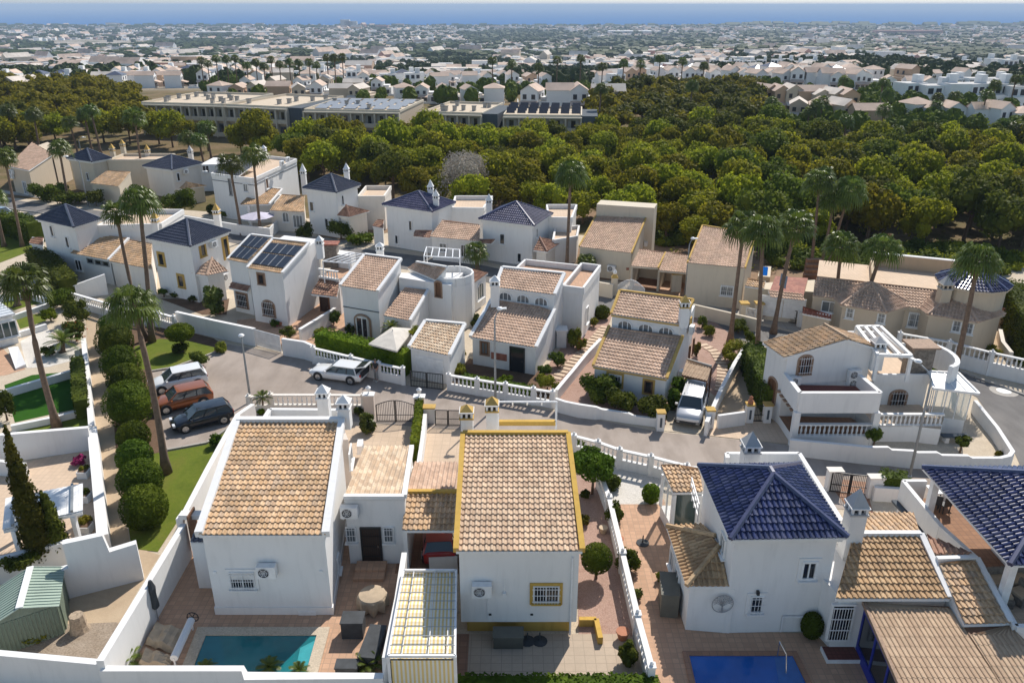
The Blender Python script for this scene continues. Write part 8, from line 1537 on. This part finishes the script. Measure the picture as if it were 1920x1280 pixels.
VT = MB(); q5 = random.Random(77)
for _ in range(260):
    x, y = (q5.uniform(1400, 1925), q5.uniform(172, 262)) if _ < 170 else (q5.uniform(380, 1180), q5.uniform(158, 200)); p = at(x, y)
    if any((p.x-a)**2+(p.y-b)**2 < 30 for a, b in occupied): continue
    s_ = q5.uniform(1.4, 2.8); blob(VT, (p.x, p.y, p.z+s_), (s_*.85, s_*.85, s_*.9), 'pine_dark', q5, amp=.2); leafcards(VT, (p.x, p.y, p.z+s_), (s_, s_, s_), 120, .35, 'pine_dark', q5, shell=.7)
tag(VT.build('village_trees', loc=(150, 260, 0)), 'dark garden trees massed between the houses on both sides above the wood', 'trees', kind='stuff')
for i in range(16):
    x = q5.uniform(1440, 1915); p = at(x, q5.uniform(200, 262)); palm('garden palm among the houses above the wood on the right', p, p+V((0, 0, q5.uniform(5, 9))), .26, 1.15, i % 4, 'garden palms of the right hand village', i)
# ---- dense town spreading to the coast
rr = random.Random(31); near = MB(); farb = MB(); trees = MB(); n_ind = len(occupied)
GR = [(840, 88, 26, 9), (822, 110, 60, 9), (932, 123, 36, 7), (878, 124, 75, 12), (980, 70, 115, 11), (1190, 82, 92, 12), (1130, 103, 85, 10), (1065, 150, 130, 14), (1310, 80, 34, 12), (1433, 66, 50, 7), (1825, 106, 80, 15), (1657, 135, 95, 20), (1785, 141, 125, 19), (1400, 98, 22, 6), (1550, 90, 40, 6), (72, 90, 34, 6), (362, 84, 135, 7), (560, 112, 26, 7), (660, 122, 40, 8), (250, 118, 20, 6), (120, 130, 24, 5), (470, 138, 30, 6), (330, 128, 18, 5), (700, 95, 24, 5), (1240, 120, 40, 8), (1700, 88, 30, 5), (1620, 60, 60, 4), (760, 138, 60, 12), (1890, 165, 60, 12), (1340, 180, 60, 9), (30, 150, 70, 14)]
BRN = [(175, 81, 125, 6), (1290, 135, 18, 4), (1030, 118, 45, 6), (700, 82, 30, 4), (1640, 118, 20, 5), (1130, 92, 30, 5)]
def inell(x, y, L): return any(((x-a)/c)**2+((y-b)/d)**2 < 1 for a, b, c, d in L)
ang = lambda X, Y: .35*math.sin(X*.0023)+.3*math.sin(Y*.0031+1)
cand = []
Y = 330.0
while Y < 4950:
    stepx = 8.5+Y*.004; X = -.98*Y-20
    while X < .98*Y+20:
        X += stepx*rr.uniform(.85, 1.35); Yj = Y+rr.uniform(-3, 3)+8*math.sin(X*.012)
        x, y = px(X, Yj, T(X, Yj))
        if x < -330 or x > 2250 or inpoly(x, y, wood) or (280 < x < 1130 and y > 165) or (x > 1400 and y > 165) or Yj < 335: continue
        if any((X-a)**2+(Yj-b)**2 < 150 for a, b in occupied[:n_ind]): continue
        nz = math.sin(X*.013+Yj*.004)*math.sin(Yj*.009-X*.003)
        if inell(x, y, BRN):
            if rr.random() < .02: cand.append((X, Yj, 1))
            continue
        if inell(x+6*nz, y+2*nz, GR) or nz > .72:
            if rr.random() < .85: cand.append((X, Yj, 1))
            elif rr.random() < .3: cand.append((X, Yj, 0))
            continue
        cand.append((X, Yj, 1 if rr.random() < .22 else 0))
    Y += (15+Y*.007)*rr.uniform(.9, 1.1)
left = 285-n_ind
def simplehouse(mb, X, Y, z, W_, D_, H_, a, wm, rm, flat):
    ca, sa = math.cos(a), math.sin(a)
    def q(x, y, zz): return (X+x*ca-y*sa, Y+x*sa+y*ca, z+zz)
    c = [(-W_/2, -D_/2), (W_/2, -D_/2), (W_/2, D_/2), (-W_/2, D_/2)]
    b = [q(x, y, -1) for x, y in c]; t = [q(x, y, H_) for x, y in c]
    for i in range(4): j = (i+1) % 4; mb.face([b[i], b[j], t[j], t[i]], wm, [(0, 0)]*4)
    if flat: mb.face(t, rm, [(0, 0)]*4)
    else:
        r1, r2 = q(-W_/2, 0, H_+W_*.16), q(W_/2, 0, H_+W_*.16); mb.face([t[0], t[1], r2, r1], rm, [(0, 0)]*4); mb.face([t[2], t[3], r1, r2], rm, [(0, 0)]*4); mb.face([t[1], t[2], r2], wm, [(0, 0)]*3); mb.face([t[3], t[0], r1], wm, [(0, 0)]*3)
for X, Y, tr in cand:
    z = T(X, Y); x = px(X, Y, z)[0]
    if tr:
        for j in range(2 if Y < 1500 else 1):
            xx, yy = X+rr.uniform(-6, 6), Y+rr.uniform(-6, 6); q = rr.uniform(2.2, 4.2)*(1 if Y < 1200 else 1.5+Y/4000); blob(trees, (xx, yy, z+q*.9), (q, q, q*.9), 'far_tree', rr, amp=.25) if Y < 1100 else simplehouse(trees, xx, yy, z, q*2, q*1.5, q*1.1, rr.uniform(0, 3), 'far_tree', 'far_tree', False)
            if Y < 800: leafcards(trees, (xx, yy, z+q*.9), (q*1.1, q*1.1, q), 60, .6, 'far_tree', rr, shell=.8)
        continue
    warm = rr.random() < (.16 if X/Y < .1 else .3)
    if left > 0 and Y < 760 and -10 < x < 1930:
        left -= 1; k = rr.choice('cb' if warm else 'gghm'); town(k, X, Y, ang(X, Y)+rr.choice((0, 0, math.pi/2, math.pi)), 'in the nearer town', 'nearer town houses', .95); continue
    wm = rr.choice(('far_cream', 'far_peach', 'far_pink') if warm else ('far_white', 'far_white', 'far_white', 'far_grey')); flat = rr.random() < .6; rm = rr.choice(('far_roof', 'far_roof2', 'far_roof')) if not flat else rr.choice(('far_roof2', 'far_grey', 'far_cream')); big = 1+(rr.random() < .05)*2.2*min(1, Y/1500)
    W_ = rr.uniform(7, 12)*big*(1+Y/9000); D_ = rr.uniform(7, 11)*(1+Y/9000); H_ = rr.uniform(3.2, 6.8)*(1 if big == 1 else 1.5)*(1+(Y > 3500)*.5*rr.random()); a = ang(X, Y)+rr.choice((0, math.pi/2)); simplehouse(farb, X, Y, z, W_, D_, H_, a, wm, rm, flat)
    if Y < 1500:
        ca, sa = math.cos(a), math.sin(a); hz = rr.uniform(.35, .65); simplehouse(farb, X+W_*.5*ca, Y+W_*.5*sa-2, z, W_*.7, D_*.7, H_*hz, a, wm, rr.choice(('far_roof2', 'far_cream', 'far_roof')), True)
        for j in range(2 if Y < 1000 else 1): u = rr.uniform(-.3, .3)*W_; n_ = V((sa, -ca, 0)) if abs(math.sin(a)) < .5 or True else 0; c = V((X+u*ca, Y+u*sa, z+H_*rr.choice((.3, .7))))+n_*(D_/2+.05); farb.box(c, (1.8, .12, 1.5), 'far_glass', a)
tag(farb.build('distant_town', loc=(0, 2000, -60)), 'crowded pale town of small houses stretching to the coast', 'town', kind='stuff'); tag(trees.build('distant_trees', loc=(0, 1500, -60)), 'dark trees scattered through the distant town', 'trees', kind='stuff')
cs = MB()
for i in range(420):
    x = rr.uniform(-30, 1950); X = (x-960)/FPX*4700; 
    if 520 < x < 930 and rr.random() < .6: continue
    q = rr.uniform(8, 20)*(1.3 if x > 1300 else .8); Yc = rr.uniform(4500, 4950); simplehouse(cs, X*Yc/4700, Yc, T(X, Yc), q*2.5, q*1.5, q*.75, 0, 'far_tree', 'far_tree', False)
tag(cs.build('coastal_trees', loc=(0, 4800, -88)), 'dark line of trees along the coast', 'trees', kind='stuff')
def slabblock(label, x, y, W_, D_, H_, wm='far_peach', cat='building', name='building', steps=1):
    p = at(x, y); mb = MB()
    for i in range(steps): mb.box((p.x+(i-(steps-1)/2)*W_*.8, p.y, p.z+H_*(1-.18*(i % 2))/2), (W_, D_, H_*(1-.18*(i % 2))), wm)
    mb2 = tag(mb.build(name, loc=p), label, cat); f = MB(); nf = max(2, int(H_/3.5))
    for i in range(nf): f.box((p.x, p.y-D_/2-.3, p.z+H_*(i+.5)/nf*.8), (W_*.9, .5, H_/nf*.3), 'far_glass')
    f.build('window_band', mb2, loc=p); return mb2
slabblock('broad greyish hotel tower standing above the coast left of centre', 655, 53, 48, 30, 42, 'far_grey', steps=2, cat='hotel'); slabblock('brownish building on the coast right of the hotel tower', 717, 56, 60, 30, 20, 'far_pink'); slabblock('long pale warehouse on the coastal plain at the left', 215, 52, 260, 60, 9, 'far_white'); slabblock('wide grey warehouse in the coastal plain', 440, 66, 330, 80, 12, 'far_grey'); slabblock('long white building in the plain right of centre', 1180, 64, 170, 60, 12, 'far_white'); slabblock('pink apartment blocks near the right hand coast', 1700, 68, 240, 50, 20, 'far_pink'); slabblock('dark green glazed building near the right hand coast', 1490, 66, 90, 40, 18, 'far_grey'); slabblock('white flat roofed hall on the right hand coastal plain', 1450, 60, 110, 60, 10, 'far_white'); slabblock('long white modern villa on the hillside beyond the village', 1580, 118, 46, 14, 7, 'far_white'); slabblock('white terrace of cubes at the left beyond the town', 590, 93, 120, 20, 11, 'far_white')
# ---- the air
m = bpy.data.materials.new('haze'); m.use_nodes = True; t = m.node_tree; t.nodes.clear(); o_ = t.nodes.new('ShaderNodeOutputMaterial'); v_ = t.nodes.new('ShaderNodeVolumePrincipled'); v_.inputs['Color'].default_value = (.62, .78, 1.0, 1); v_.inputs['Density'].default_value = 1.2e-4; v_.inputs['Anisotropy'].default_value = .0; t.links.new(v_.outputs[0], o_.inputs['Volume']); M['haze'] = m
mb = MB(); mb.hexa([(-30000, -150, -125), (30000, -150, -125), (30000, 30000, -125), (-30000, 30000, -125)], [(-30000, -150, 40), (30000, -150, 40), (30000, 30000, 40), (-30000, 30000, 40)], 'haze'); tag(mb.build('haze', loc=(0, 0, 0)), kind='stuff')
